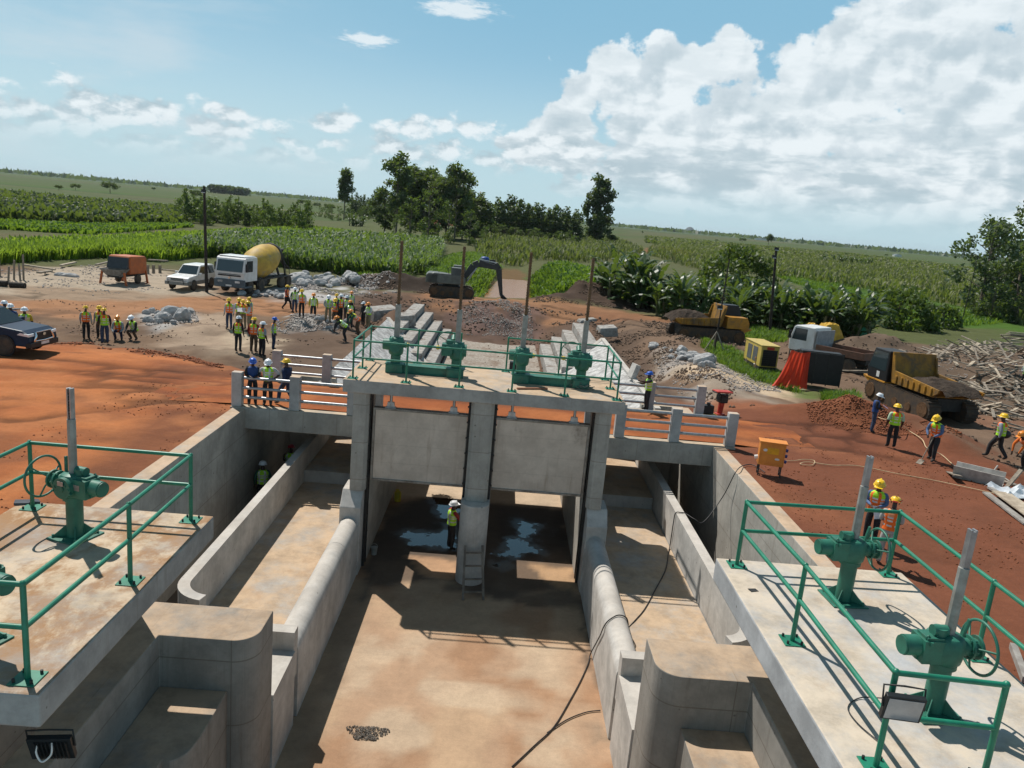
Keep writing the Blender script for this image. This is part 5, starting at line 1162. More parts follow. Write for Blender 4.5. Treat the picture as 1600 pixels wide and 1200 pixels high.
# ---- trailer concrete pump
orangem=mat('orange_machine_paint',(.50,.13,.035),(.36,.10,.035),.55,2,0,.1,30,False,.3,((.22,.15,.10),2.,.55,.8))
r=thing('concrete_pump','faded orange trailer concrete pump with grey hopper on the left yard','pump',(-29.9,61.3,-.42),RAD(-90-6)); r.scale=(.86,.95,1.05)
b=MB(); b.prism([(-2.0,.75),(.75,.75),(.75,1.9),(.6,2.12),(-1.8,2.05),(-2.0,1.85)],-.95,.95,0,'Y'); b.build('engine_housing',orangem,r,.12)
b=MB(); b.box(-2.6,1.7,-.5,.5,.55,.78); b.bar((-2.6,0,.6),(-3.4,0,.55),.12,.12); b.build('chassis',dark,r)
b=MB(); top=[(.78,-.98,1.2),(2.05,-.98,1.15),(2.05,.98,1.15),(.78,.98,1.2)]; bot=[(1.0,-.45,.55),(1.6,-.45,.55),(1.6,.45,.55),(1.0,.45,.55)]
b.add(top+bot,[(0,1,5,4),(1,2,6,5),(2,3,7,6),(3,0,4,7),(7,6,5,4)]); b.build('hopper',C('grey_hopper',(.24,.24,.23),(.14,.13,.12),.7),r)
b=MB(); b.prism([(.80,1.18),(1.15,1.2),(.82,2.0),(.76,2.0)],-.86,.86,0,'Y'); b.build('splash_guard',C('grey_guard',(.05,.055,.06),None,.5),r)
for x in (1.65,-1.75):
    for s in (-1,1): b=MB(); b.bar((x,s*.95,.95),(x+.05,s*1.12,.02),.14,.14); b.box(x-.1,x+.2,s*1.12-.12,s*1.12+.12,.0,.04); b.build('outrigger',orangem,r)
for s in (-1,1): wheel(r,-.6,s*.85,.38,.25)
# ---- tracks
def track(parent,x0,x1,y,w,h,name='track'):
    b=MB(); R=h/2; pts=[]
    for k in range(9): t=-PI/2+PI*k/8; pts.append((x1-R+R*math.cos(t),R+R*math.sin(t)))
    for k in range(9): t=PI/2+PI*k/8; pts.append((x0+R+R*math.cos(t),R+R*math.sin(t)))
    b.prism(pts,y-w/2,y+w/2,0,'Y')
    L=[];n=len(pts)
    for i in range(n):
        a=Vector(pts[i]);c=Vector(pts[(i+1)%n]); m=max(1,int((c-a).length/.17))
        for k in range(m):
            p=a.lerp(c,(k+.5)/m); t=(c-a).normalized(); ang=math.atan2(t.y,t.x); b.obox((p.x,y,p.y),(.06,w*1.02,.10),(0,-ang,0))
    o=b.build(name,C('track_steel',(.055,.045,.038),(.10,.065,.04),.8,4,.2,.4,20),parent)
    s=1 if y>0 else -1
    for k in range(5):
        q=MB(); x=x0+R+(x1-x0-2*R)*k/4; q.cyl((x,y+s*w*.5,R*.75 if 0<k<4 else R),(x,y+s*(w*.5+.05),R*.75 if 0<k<4 else R),R*.42 if 0<k<4 else R*.75,n=16); q.build('roller',mudm,o)
    return o
# ---- excavator
olive=mat('olive_grey_paint',(.15,.155,.135),(.10,.105,.09),.45,2.5,0,.05,30,stain=((.10,.075,.05),1.5,.55,.8))
r=thing('excavator','dark olive crawler excavator with bent arm reaching down to the canal water','excavator',(-4.9,72.8,-.42),RAD(4))
for s in (-1,1): track(r,-2.0,2.2,s*1.1,.6,.95)
b=MB(); b.box(-1.2,1.2,-.85,.85,.45,.95); b.cyl((0,0,.9),(0,0,1.15),.75,n=24); b.build('undercarriage',dark,r)
b=MB(); b.prism([(-2.25,1.2),(1.35,1.2),(1.35,1.75),(.9,2.1),(-1.6,2.15),(-2.25,1.95)],-1.3,-.25,0,'Y'); b.prism([(-2.35,1.18),(-1.2,1.18),(-1.2,2.1),(-2.1,2.1),(-2.35,1.9)],-1.3,1.3,0,'Y'); b.prism([(-1.2,1.2),(.5,1.2),(.5,1.95),(-1.2,2.08)],-.25,1.3,0,'Y'); b.build('upper_body',olive,r,.08)
b=MB(); b.prism([(.15,1.3),(1.45,1.3),(1.5,2.0),(1.2,2.85),(.15,2.85)],.35,1.28,0,'Y'); cab=b.build('cab',olive,r,.05)
b=MB(); b.prism([(-.05,1.95),(1.15,1.95),(1.02,2.74),(-.05,2.74)],-1.28,-.35,0,'Y'); c2=b.build('cab',olive,r,.05); 
b=MB(); b.quad((.05,-1.29,2.05),(.95,-1.29,2.05),(.85,-1.29,2.65),(.05,-1.29,2.65)); b.quad((1.17,-.42,2.05),(1.17,-1.2,2.05),(1.05,-1.2,2.65),(1.05,-.42,2.65)); b.quad((-.06,-.42,2.05),(-.06,-1.2,2.05),(-.06,-1.2,2.65),(-.06,-.42,2.65)); b.build('cab_window',glass,c2)
b=MB(); b.tube([(-.2,-1.25,2.0),(-.35,-1.25,2.6),(-.2,-1.25,2.75),(.0,-1.25,2.75)],.03,6); b.build('handrail',dark,r)
def arm(b,pts,w,h0):
    for (a,ha),(c,hc) in zip(pts,pts[1:]):
        A=Vector(a);Cv=Vector(c); d=(Cv-A).normalized(); n=Vector((-d.z,0,d.x))
        p=[A+n*ha,A-n*ha,Cv-n*hc,Cv+n*hc]
        b.prism([(q.x,q.z) for q in p],-w/2,w/2,0,'Y')
b=MB(); arm(b,[((1.1,0,1.6),.22),((2.0,0,3.0),.32),((2.5,0,3.25),.32),((4.35,0,2.95),.20)],.45,0); b.build('boom',C('dark_arm',(.045,.047,.045),(.03,.03,.03),.5),r,.03)
b=MB(); b.cyl((1.5,-.3,1.5),(2.3,-.3,2.8),.07,n=10); b.cyl((1.5,.3,1.5),(2.3,.3,2.8),.07,n=10); b.cyl((2.5,0,3.6),(4.15,0,3.4),.07,n=10); b.build('cylinder',galv,r)
b=MB(); arm(b,[((4.1,0,3.4),.16),((4.4,0,2.85),.28),((4.85,0,.35),.14)],.36,0); b.build('stick',C('dark_arm',(.045,.047,.045),(.03,.03,.03),.5),r,.03)
b=MB(); b.prism([(4.65,.45),(5.0,.5),(5.4,.15),(5.45,-.35),(5.1,-.6),(4.7,-.5),(4.98,-.25),(5.0,.0)],-.5,.5,0,'Y'); b.build('bucket',dark,r,.02)
# ---- tracked dumpers
def dumper(loc,rz,label,load):
    r=thing('tracked_dumper',label,'dumper',loc,rz)
    for s in (-1,1): track(r,-2.8,2.5,s*.98,.62,1.0)
    b=MB(); b.box(-2.4,2.2,-.66,.66,.5,1.1); b.build('chassis',dark,r)
    # load bed at the rear
    b=MB(); t=.07
    b.prism([(-3.0,1.45),(-2.6,1.20),(.55,1.20),(.75,2.55),(.62,2.62),(.40,1.85),(-3.05,1.62)],1.12,1.2,0,'Y'); b.prism([(-3.0,1.45),(-2.6,1.20),(.55,1.20),(.75,2.55),(.62,2.62),(.40,1.85),(-3.05,1.62)],-1.2,-1.12,0,'Y')
    b.box(-2.6,.52,-1.12,1.12,1.18,1.26); b.prism([(.45,1.2),(.55,1.2),(.85,2.75),(.75,2.75)],-1.2,1.2,0,'Y'); b.add([(-2.6,-1.12,1.22),(-3.05,-1.12,1.62),(-3.05,1.12,1.62),(-2.6,1.12,1.22)],[(0,1,2,3),(3,2,1,0)])
    for k in range(7):
        x=-2.6+k*.45
        for s in (-1,1): b.box(x,x+.12,s*1.23-.03,s*1.23+.03,1.25,1.62)
    bed=b.build('load_bed',C('dirty_yellow_bed',(.36,.175,.020),(.20,.105,.022),.6,1.6,0,.1,30,False,.3,((.11,.075,.045),1.2,.45,.68)),r,.015)
    q=MB(); n=14
    for i in range(n):
        for j in range(10): pass
    vs=[];fs=[]
    for i in range(n+1):
        for j in range(11):
            x=-3.35+3.75*i/n; yy=(j/10-.5)*2; y=1.12*yy if i>2 else 1.02*yy; e=i/n; h=1.56+load*math.sin(PI*min(1,.12+e*.88))*(1-abs(yy)**2.5)+.13*random.random()-(.30 if i==0 else .10 if i==1 else 0)-(.18 if e>.8 else 0); vs.append((x,y,h))
    for i in range(n):
        for j in range(10): a=i*11+j; fs.append((a,a+11,a+12,a+1))
    q.add(vs,fs,0,False); q.build('soil_load',darksoil,bed)
    # cab and engine
    b=MB(); b.prism([(1.0,1.1),(2.75,1.1),(2.75,1.55),(2.55,1.95),(1.0,1.95)],-1.15,.05,0,'Y'); b.box(2.752,2.79,-.95,-.15,1.2,1.7); b.build('engine_cover',yellowm,r,.05)
    b=MB()
    for k in range(6): b.box(2.792,2.80,-.9,-.2,1.25+k*.07,1.28+k*.07)
    b.build('grille',dark,r)
    b=MB(); b.prism([(1.0,1.1),(2.65,1.1),(2.75,1.6),(2.35,2.72),(1.05,2.72)],.15,1.2,0,'Y'); cab=b.build('cab',black,r,.05)
    b=MB(); b.prism([(1.15,1.65),(2.62,1.65),(2.28,2.6),(1.15,2.6)],1.202,1.21,0,'Y'); b.quad((2.77,.22,1.65),(2.77,1.12,1.65),(2.42,1.12,2.6),(2.42,.22,2.6)); b.build('cab_window',glass,cab)
    b=MB(); b.box(1.6,1.85,1.212,1.22,1.25,1.55); b.build('sticker',whitep,cab)
    b=MB(); b.box(1.02,2.7,.12,1.23,1.03,1.12); b.prism([(2.2,.75),(3.0,1.05),(3.0,1.15),(2.2,1.1)],-1.1,1.2,0,'Y'); b.build('front_frame',yellowm,r,.02)
    return r
dumper((15.7,57.6,-.42),RAD(8),'yellow tracked dumper with dark soil load in front of the banana plants',.55)
dumper((21.5,38.0,-.36),RAD(97),'yellow tracked dumper seen from behind beside the timber heap, black cab',.25)
# mud-caked rubble? generator
r=thing('generator','yellow site generator with two grey doors on the grass strip','generator',(16.15,46.4,-.40),RAD(92)); r.scale=(.88,.88,.88)
b=MB(); b.box(-1.6,1.6,-.62,.62,.42,1.85); b.build('housing',yellowg,r,.04)
b=MB(); b.box(-1.65,1.65,-.66,.66,1.852,1.90); b.build('lid',yellowg,r,.02)
for x in (-.55,.55):
    b=MB(); b.box(x-.42,x+.42,.622,.64,.65,1.65); b.build('door',C('grey_door',(.12,.125,.13),None,.5),r,.01)
b=MB(); b.box(-1.63,-1.602,-.5,.5,.5,1.6)
for k in range(7): b.box(-1.66,-1.63,-.48,.48,.55+k*.14,.60+k*.14)
b.build('radiator_grille',black,r)
b=MB(); b.box(-1.5,1.5,-.6,.6,.18,.41); b.build('base_frame',dark,r)
for x in (-.9,.9):
    for s in (-1,1): wheel(r,x,s*.55,.27,.18)
b=MB(); b.box(-1.635,-1.605,-.25,.25,1.62,1.80); b.build('sticker',redm,r)
# distribution boxes
orb=mat('orange_box_paint',(.72,.26,.04),(.62,.21,.035),.5,3,0,.03)
def distbox(loc,rz,sc,label):
    r=thing('distribution_box',label,'electrical box',loc,rz)
    b=MB(); b.box(-.42,.42,-.2,.2,.38,1.18); b.build('cabinet',orb,r,.02)
    b=MB(); b.box(-.46,.46,-.25,.24,1.182,1.22); b.build('lid',orb,r,.01)
    b=MB(); b.box(-.36,.36,-.212,-.203,.46,1.10); d=b.build('door',orb,r,.004)
    b=MB(); b.box(-.18,.2,-.219,-.2135,.80,1.02); b.build('label_plate',C('amber_label',(.80,.38,.02),None,.4),d)
    b=MB(); b.ell((-.24,-.214,.92),(.07,.004,.05),12,6); b.ell((.18,-.214,.64),(.08,.004,.04),12,6); b.build('sticker',whitep,d)
    for k in range(3):
        b=MB(); b.cyl((.42,0,.55+k*.2),(.52,0,.53+k*.2),.055,n=12); b.build('socket',C('blue_socket',(.03,.06,.25),None,.5),r)
    b=MB(); b.cyl((-.42,0,.6),(-.53,0,.57),.07,n=12); b.build('socket',whitep,r)
    for x in (-.36,.36):
        b=MB(); b.bar((x,-.15,0),(x,-.15,.38),.04,.04); b.bar((x,.15,0),(x,.15,.38),.04,.04); b.bar((x,-.15,.12),(x,.15,.12),.03,.03); b.build('leg',dark,r)
    r.scale=(sc,)*3; return r
p=gz(1199,741,0); distbox((p.x+.02,p.y,-.02),RAD(-12),.95,'orange electrical box on legs at the top of the right retaining wall')
p=gs(1186,581); distbox(tuple(p),RAD(-35),.72,'small orange electrical box with white sticker in front of the generator')
# white tipper lorry
r=thing('tipper_lorry','white cab tipper lorry with brown open bed behind the orange tarpaulin','lorry',(22.3,49.6,-.40),RAD(128)); r.scale=(1.02,1.02,1.02)
b=MB(); b.prism([(1.2,.7),(2.95,.7),(3.0,1.35),(2.75,2.25),(2.6,2.35),(1.25,2.35)],-1.0,1.0,0,'Y'); cab=b.build('cab',whitep,r,.06)
b=MB(); b.quad((3.01,-.88,1.42),(3.01,.88,1.42),(2.79,.84,2.18),(2.79,-.84,2.18)); b.build('windscreen',glass,cab)
for s in (-1,1):
    b=MB(); k=[(1.75,s*1.006,1.42),(2.8,s*1.006,1.42),(2.62,s*1.006,2.18),(1.75,s*1.006,2.18)]; b.add(k,[(0,1,2,3)]); b.build('door_window',glass,cab)
    b=MB(); b.box(2.85,2.93,s*1.15-.1,s*1.15+.1,1.45,1.95); b.build('mirror',black,cab)
b=MB(); b.quad((1.192,-.8,1.5),(1.192,.8,1.5),(1.192,.8,2.15),(1.192,-.8,2.15)); b.build('rear_window',C('grey_panel',(.30,.31,.32),None,.5),cab)
b=MB(); b.box(-2.1,2.6,-.4,.4,.55,.85); b.build('chassis',dark,r)
bedm=mat('rusty_bed',(.20,.10,.065),(.12,.07,.048),.8,2,0,.2)
b=MB(); b.box(-2.2,1.0,-1.05,1.05,.9,1.0); b.box(-2.2,1.0,-1.05,-.99,1.0,1.35); b.box(-2.2,1.0,.99,1.05,1.0,1.35); b.box(-2.26,-2.2,-1.05,1.05,.9,1.35); b.build('tipper_bed',bedm,r,.015)
for x in (2.1,-1.3):
    for s in (-1,1): wheel(r,x,s*.88,.42,.28)
# black crate with tarpaulin
r=thing('black_crate','black panel crate standing behind the orange tarpaulin','crate',(17.75,41.4,-.3),RAD(-12))
b=MB(); b.box(1.0,1.06,-1.05,1.05,.9,2.2); b.build('headboard',C('grey_panel',(.30,.31,.32),None,.5),bpy.data.objects[[o.name for o in bpy.data.objects if o.name.startswith('tipper_lorry')][0]])
b=MB(); b.box(-1.05,1.05,-.45,.75,.25,1.95); b.build('panel',black,r,.02)
b=MB()
for x in (-1.05,-.35,.35,1.05): b.box(x-.03,x+.03,-.48,-.451,.2,1.98)
b.box(-1.08,1.08,-.48,-.45,1.96,2.02); b.bar((-1.78,-.5,0),(-1.78,-.5,2.02),.05,.05); b.bar((-1.78,-.5,1.98),(-.7,-.5,1.98),.05,.05); b.bar((-1.15,.6,0),(-1.15,.6,1.9),.05,.05); b.build('frame',dark,r)
b=MB(); vs=[];fs=[]; n=34;m=18; rr=random.Random(3)
for i in range(n+1):
    for j in range(m+1):
        t=j/m; q=i/n; x0=-1.68+.98*q; x=x0-(1-q)*(.45*t+.45*t**4)+.05*t; y=-.52-.12*t-.55*t**4-.10*(1-q)*t; h=(1.98-.12*math.sin(PI*q))*(1-t**1.35)
        w=.075*math.sin(q*34+2.5*t)*(.3+t)+.05*math.sin(q*15+4)*t
        vs.append((x+.5*w,y+w,max(.02,h)+.02*rr.random()))
for i in range(n):
    for j in range(m): a=i*(m+1)+j; fs.append((a,a+1,a+m+2,a+m+1))
b.add(vs,fs,0,True)
tp=leafmat('orange_tarpaulin',(.85,.085,.035),(.88,.11,.045),.45,.5,0.,0.)
o=solo('tarpaulin',b,tp,'orange tarpaulin draped down to the ground from the black crate','tarpaulin',(17.75,41.4,-.3),RAD(-12))
# compaction machines
r=thing('tamping_rammer','red topped tamping rammer standing beside the right end of the bridge','rammer',tuple(gs(1124,648)),RAD(20))
b=MB(); b.box(-.18,.18,-.16,.16,0,.07); b.build('foot',redm,r,.02); b=MB(); b.cyl((0,0,.07),(.03,0,.55),.11,.13,14); b.build('bellows',redm,r)
b=MB(); b.obox((.05,0,.72),(.34,.34,.36)); b.obox((-.12,0,.78),(.2,.24,.24)); b.build('engine',dark,r,.03)
b=MB(); b.tube([(.1,.2,.85),(-.35,.24,1.0),(-.45,0,1.02),(-.35,-.24,1.0),(.1,-.2,.85)],.028,8); b.build('handle',black,r)
b=MB(); b.obox((0,0,1.03),(.8,.44,.07),(0,.05,0)); b.build('tank',redm,r,.03)
r=thing('plate_compactor','yellow plate compactor on the ground left of the red rammer','compactor',tuple(gs(1103,650)),RAD(10))
b=MB(); b.prism([(-.4,.12),(-.3,.02),(.3,.02),(.4,.12)],-.26,.26,0,'Y'); b.build('plate',yellowm,r,.01)
b=MB(); b.obox((0,0,.32),(.5,.36,.36)); b.cyl((0,-.1,.5),(0,-.1,.62),.08,n=12); b.build('engine',dark,r,.03); b=MB(); b.tube([(-.3,.2,.2),(-.65,.2,.8),(-.65,-.2,.8),(-.3,-.2,.2)],.022,8); b.build('handle',black,r)
# lamp poles
def pole(p,h,lean,label,lamps,brace=False,rp=.13):
    r=thing('lamp_pole',label,'lamp pole',tuple(p)); top=Vector((lean[0],lean[1],h))
    b=MB(); b.cyl((0,0,-.3),top,rp,rp*.7,12); b.build('pole',polem,r)
    for dx,dz in lamps:
        b=MB(); c=top+Vector((dx,-.12,dz)); b.obox(c,(.34,.14,.24),(-.5,0,0)); q=b.build('lamp',dark,r)
        b=MB(); b.obox(c+Vector((0,-.075,-.035)),(.28,.02,.19),(-.5,0,0)); b.build('lens',lampm,q)
    if brace:
        for dx,dy in ((-.8,-.3),(.6,-.5),(.1,.8)): b=MB(); b.cyl((dx,dy,-.1),(0,0,1.3),.04,n=6); b.build('brace',wood,r)
    return r
p=gs(323,456); pole(p,8.05,(-.2,0,0),'tall dark lamp pole in front of the silver white car, one lamp',[(0,-.35)])
p=gs(1203,522); t=gy(1213,387,p.y); pole(p,t.z-p.z,(t.x-p.x,0,0),'dark lamp pole among the banana plants, two lamps near its top',[(.0,-.1),(-.1,-.75)])
p=gs(1116,548); t=gy(1140,404,p.y); pole(p,t.z-p.z,(t.x-p.x,0,0),'thin braced pole in front of the loaded tracked dumper, small lamp',[(-.2,-3.2)],True,.055)
p=gs(1504,498); b=MB(); b.cyl(p,p+Vector((.25,0,7.4)),.06,.04,8); solo('thin_pole',b,polem,'thin bare pole in front of the trees on the right','pole',tuple(p),world=True)
# ================================================================== VEGETATION
RN=np.random.default_rng(11)
def npmesh(name,V,F,mats,smooth_=False):
    me=bpy.data.meshes.new(name); V=np.asarray(V,np.float32); F=np.asarray(F,np.int32); n,k=F.shape
    me.vertices.add(len(V)); me.vertices.foreach_set('co',V.ravel()); me.loops.add(n*k); me.loops.foreach_set('vertex_index',F.ravel())
    me.polygons.add(n); me.polygons.foreach_set('loop_start',np.arange(0,n*k,k,dtype=np.int32)); me.polygons.foreach_set('loop_total',np.full(n,k,np.int32))
    me.update(calc_edges=True); me.materials.append(mats)
    return me
def addme(name,me,parent=None):
    o=bpy.data.objects.new(name,me); COL.objects.link(o)
    if parent is not None: o.parent=parent
    return o
def cards(C_,S,flat=.0):                       # random leaf-clump quads
    n=len(C_); a=RN.normal(size=(n,3)); a[:,2]*=(1-flat); a/=np.linalg.norm(a,axis=1)[:,None]; t=RN.normal(size=(n,3)); b=np.cross(a,t); b/=np.linalg.norm(b,axis=1)[:,None]; c=np.cross(a,b)
    S=np.asarray(S).reshape(-1,1)*np.ones((n,1)); b=b*S; c=c*S*.62
    V=np.stack([C_-b*.95,C_-c*.8+b*.1,C_+b*1.05,C_+c*.8-b*.1],1).reshape(-1,3); return V,np.arange(4*n).reshape(n,4)
def clump(c,r,n):
    d=RN.normal(size=(n,3)); d/=np.linalg.norm(d,axis=1)[:,None]; q=RN.random(n)**.42; q=q*(1+.18*RN.normal(size=n)); return np.array(c)+d*q[:,None]*np.array(r)
LM={'euc':leafmat('eucalyptus_leaves',(.044,.072,.030),(.105,.138,.062),.28),'dark':leafmat('dark_leaves',(.032,.058,.022),(.075,.108,.042),.27),'grove':leafmat('young_tree_leaves',(.040,.078,.020),(.095,.140,.042),.30),'mango':leafmat('mango_leaves',(.022,.052,.012),(.085,.130,.022),.25),'willow':leafmat('grey_green_leaves',(.055,.085,.048),(.120,.155,.090),.28)}
def tree(name,label,cat,blobs,trunk,leaf,size,dens,group=None,trunkr=.25,limbs=()):
    """blobs: (x,y,z,rx,ry,rz); trunk: list of points"""
    r=thing(name,label,cat,(0,0,0),0,group); pts=[]
    for x,y,z,rx,ry,rz in blobs: pts.append(clump((x,y,z),(rx,ry,rz),int(dens*(rx*ry+ry*rz+rx*rz))))
    P_=np.concatenate(pts); V,F=cards(P_,size*(.6+.8*RN.random(len(P_)))); addme('crown',npmesh('crown',V,F,LM[leaf]),r)
    b=MB(); n=len(trunk); b.tube(trunk,trunkr,8,rs=[trunkr*(1-.75*i/(n-1)) for i in range(n)])
    for l in limbs: b.tube(l,trunkr*.4,6,rs=[trunkr*.42,trunkr*.25,trunkr*.1][:len(l)])
    b.build('trunk',bark,r); return r
def rb(n,fn,seed): rr=random.Random(seed); return [fn(rr,i) for i in range(n)]
def euc(seed,h,w,leaf='euc',low=.25,name='eucalyptus_tree',label='',open_=1.):
    rr=random.Random(seed); bl=[];lim=[]
    for i in range(int(17*open_)):
        t=low+(1-low)*((i+.5)/(17*open_)); z=h*t; wid=w*.5*(math.sin(PI*min(1,(t-low*.5)/(1.02-low*.5)))**.6)
        a=rr.random()*6.28; d=wid*rr.uniform(.25,.85); s=h*.075*rr.uniform(.7,1.35)
        bl.append((d*math.cos(a),d*math.sin(a),z,s*1.15,s*1.15,s)); lim.append([(0,0,z-h*.12),(d*.5*math.cos(a),d*.5*math.sin(a),z-h*.05),(d*math.cos(a),d*math.sin(a),z)])
    return tree(name,label,'tree',bl,[(0,0,-.5),(.1,0,h*.3),(-.1,.1,h*.6),(.1,0,h*.92)],leaf,h*.023,24*(15/h)**.5,None,h*.014,lim)
def cone(seed,h,w,leaf,name,label):
    rr=random.Random(seed); bl=[]
    for i in range(13):
        t=.10+.88*i/12; s=w*.5*(1-t)**.75*.75+.12*w; a=rr.random()*6.28; d=s*.45; bl.append((d*math.cos(a),d*math.sin(a),h*t,s*rr.uniform(.8,1.15),s*rr.uniform(.8,1.15),h*.075))
    return tree(name,label,'tree',bl,[(0,0,-.4),(0,0,h*.5),(0,0,h*.97)],leaf,h*.034,13,None,h*.012)
def put(r,used,u,v,Y,label,group,sc,rz=None,z=None):
    p=gy(u,v,Y); zz=-.7 if z is None else z
    loc=(p.x,Y,zz); rz=random.uniform(0,6.28) if rz is None else rz
    if not used[0]: used[0]=True; r.location=loc; r.rotation_euler=(0,0,rz); r['label']=label; r['group']=group; o=r
    else: o=dup(r,loc,rz,label,group)
    o.scale=sc if hasattr(sc,'__len__') else (sc,)*3; return o
# tall eucalyptus group
EA=[euc(1,19,9.5,low=.30,open_=1.25),[0]];EB=[euc(2,17,9,'dark',low=.12,open_=1.3),[0]];EC=[euc(5,10,7.5,'grove',low=.05,open_=1.2,name='bushy_tree'),[0]]
GT='tall trees behind the excavator'
put(*EA,618,370,205,'tall airy tree with open crown, leftmost and highest of the trees behind the excavator',GT,(1.15,1.15,1.06),.3)
put(*EA,710,372,212,'tall airy tree with ragged top, right of the tree clump behind the excavator',GT,(1.1,1.1,1.02),2.1)
put(*EA,640,371,218,'tall airy tree just right of the leftmost and highest one',GT,(1.2,1.2,.95),4.)
put(*EA,696,371,224,'airy tree half hidden behind the ragged top one',GT,(1.2,1.2,.92),5.2)
put(*EB,660,371,215,'dense dark tree in the middle of the clump behind the excavator',GT,(1.25,1.25,1.),1.)
put(*EB,684,372,222,'dense dark tree behind the bushy ones, right of the clump middle',GT,(1.2,1.2,.97),3.)
put(*EB,640,371,228,'dense dark tree behind the tallest airy tree',GT,(1.25,1.25,.85),5.)
put(*EB,722,372,226,'dense dark tree at the right end of the clump, partly hidden',GT,(1.1,1.1,.82),2.)
put(*EC,668,376,190,'olive green bushy tree at the front of the clump',GT,1.25,.4); put(*EC,700,378,192,'smaller bushy tree at the front right of the clump',GT,1.05,2.); put(*EC,640,376,193,'bushy tree at the foot of the tallest airy tree',GT,1.05,4.)
put(*EB,600,371,222,'dense dark tree at the left end of the clump, behind the tallest',GT,(.95,.95,.7),1.)
put(*EB,742,373,228,'dense dark tree joining the clump to the conical row',GT,(1.15,1.15,.72),4.)
put(*EA,672,371,230,'airy tree rising behind the dense ones in the clump middle',GT,(1.25,1.25,.98),1.4)
put(*EC,733,380,190,'low bushy tree at the right foot of the clump',GT,.85,1.); put(*EC,758,382,186,'lowest yellowish bush before the row of conical trees',GT,.5,3.); put(*EC,615,375,190,'low dark bush at the left foot of the clump',GT,.6,5.)
# row of conical trees
CA=[cone(7,12,4.6,'dark','conical_tree',''),[0]];CB=[cone(9,11.5,5.2,'dark','conical_tree',''),[0]]
GC='row of dark conical trees'
k=0;rr=random.Random(5)
for row,Y in ((0,262),(1,276)):
    u=722+row*6
    while u<906:
        v=352+(u-720)*.125; sc=(1.06-.22*max(0,(u-800)/110.))*rr.uniform(.90,1.1)
        sc*=rr.uniform(.88,1.06); put(*(CA if rr.random()<.55 else CB),u,v,Y,'dark conical tree standing in the long row between the tree clump and the big tree',GC,(sc*1.45,sc*1.45,sc*1.04)); u+=rr.uniform(8,13)
for i in range(22): put(*EC,720+i*8.6+rr.uniform(-3,3),375,rr.uniform(246,256),'green bush at the foot of the conical row','bushes at the foot of the conical row',(rr.uniform(.5,.8),)*2+(rr.uniform(.35,.55),))
GF='distant plantation trees'
for i in range(12): put(*CA,549+i*6.3,345,rr.uniform(405,440),'small dark tree of the distant plantation left of the tree clump',GF,(1.15,1.15,rr.uniform(.85,1.05)))
# lone trees
L1=euc(21,20,6.5,'dark',low=.42,name='lone_tree',label='slender lone tree with two tufts above the distant plantation'); p=gy(537,345,330); L1.location=(p.x,330,-.7); L1['category']='tree'
rr=random.Random(77); bl=[]
for i in range(34):
    t=.10+.87*(i+.5)/34; z=25*t; wd=6.6*(.55+.55*math.sin(PI*min(1,t*1.02))**.7)*(1 if t<.9 else .6); a=rr.random()*6.28; d=wd*rr.uniform(.2,.78); s=rr.uniform(1.3,2.3); bl.append((d*math.cos(a),d*math.sin(a),z,s,s,s))
for i in range(9): bl.append((rr.uniform(-1.5,1.5),rr.uniform(-1.5,1.5),3+i*2.4,2.6,2.6,2.2))
BT=tree('big_tree','massive dark tree rising alone right of the conical row','tree',bl,[(0,0,-.5),(.2,0,8),(0,.2,15),(0,0,22)],'dark',.58,15,None,.55)
p=gy(930,378,300); BT.location=(p.x,300,-.7)
# grove on the left
rr=random.Random(8)
def grove(seed,w=3.4):
    q=random.Random(seed); bl=[]
    for i in range(13):
        t=.08+.88*i/12; s=w*.5*(math.sin(PI*min(1,.18+t*.80))**.8); a=q.random()*6.28; d=s*.5; bl.append((d*math.cos(a),d*math.sin(a),7*t,s*q.uniform(.55,.85),s*q.uniform(.55,.85),.72))
    return [tree('grove_tree','','tree',bl,[(0,0,-.3),(0,0,3),(0,0,6.6)],'grove',.26,24,None,.09),[0]]
GA=grove(1);GB=grove(2,4.2);GG='young trees on the left'
for i in range(27):
    u=286+i*7.4+rr.uniform(-3,3); Y=rr.uniform(172,205); sc=rr.uniform(.75,1.12)*(1.02 if u<330 else .95); put(*(GA if rr.random()<.5 else GB),u,350,Y,'young willowy tree in the dense grove behind the lamp pole',GG,(sc*1.1,sc*1.1,sc))
for i in range(16): put(*EC,478+i*8.5+rr.uniform(-4,4),352,rr.uniform(300,380),'low dark bush in the hedge line between the grove and the tree clump','distant hedge bushes',rr.uniform(.45,.75))
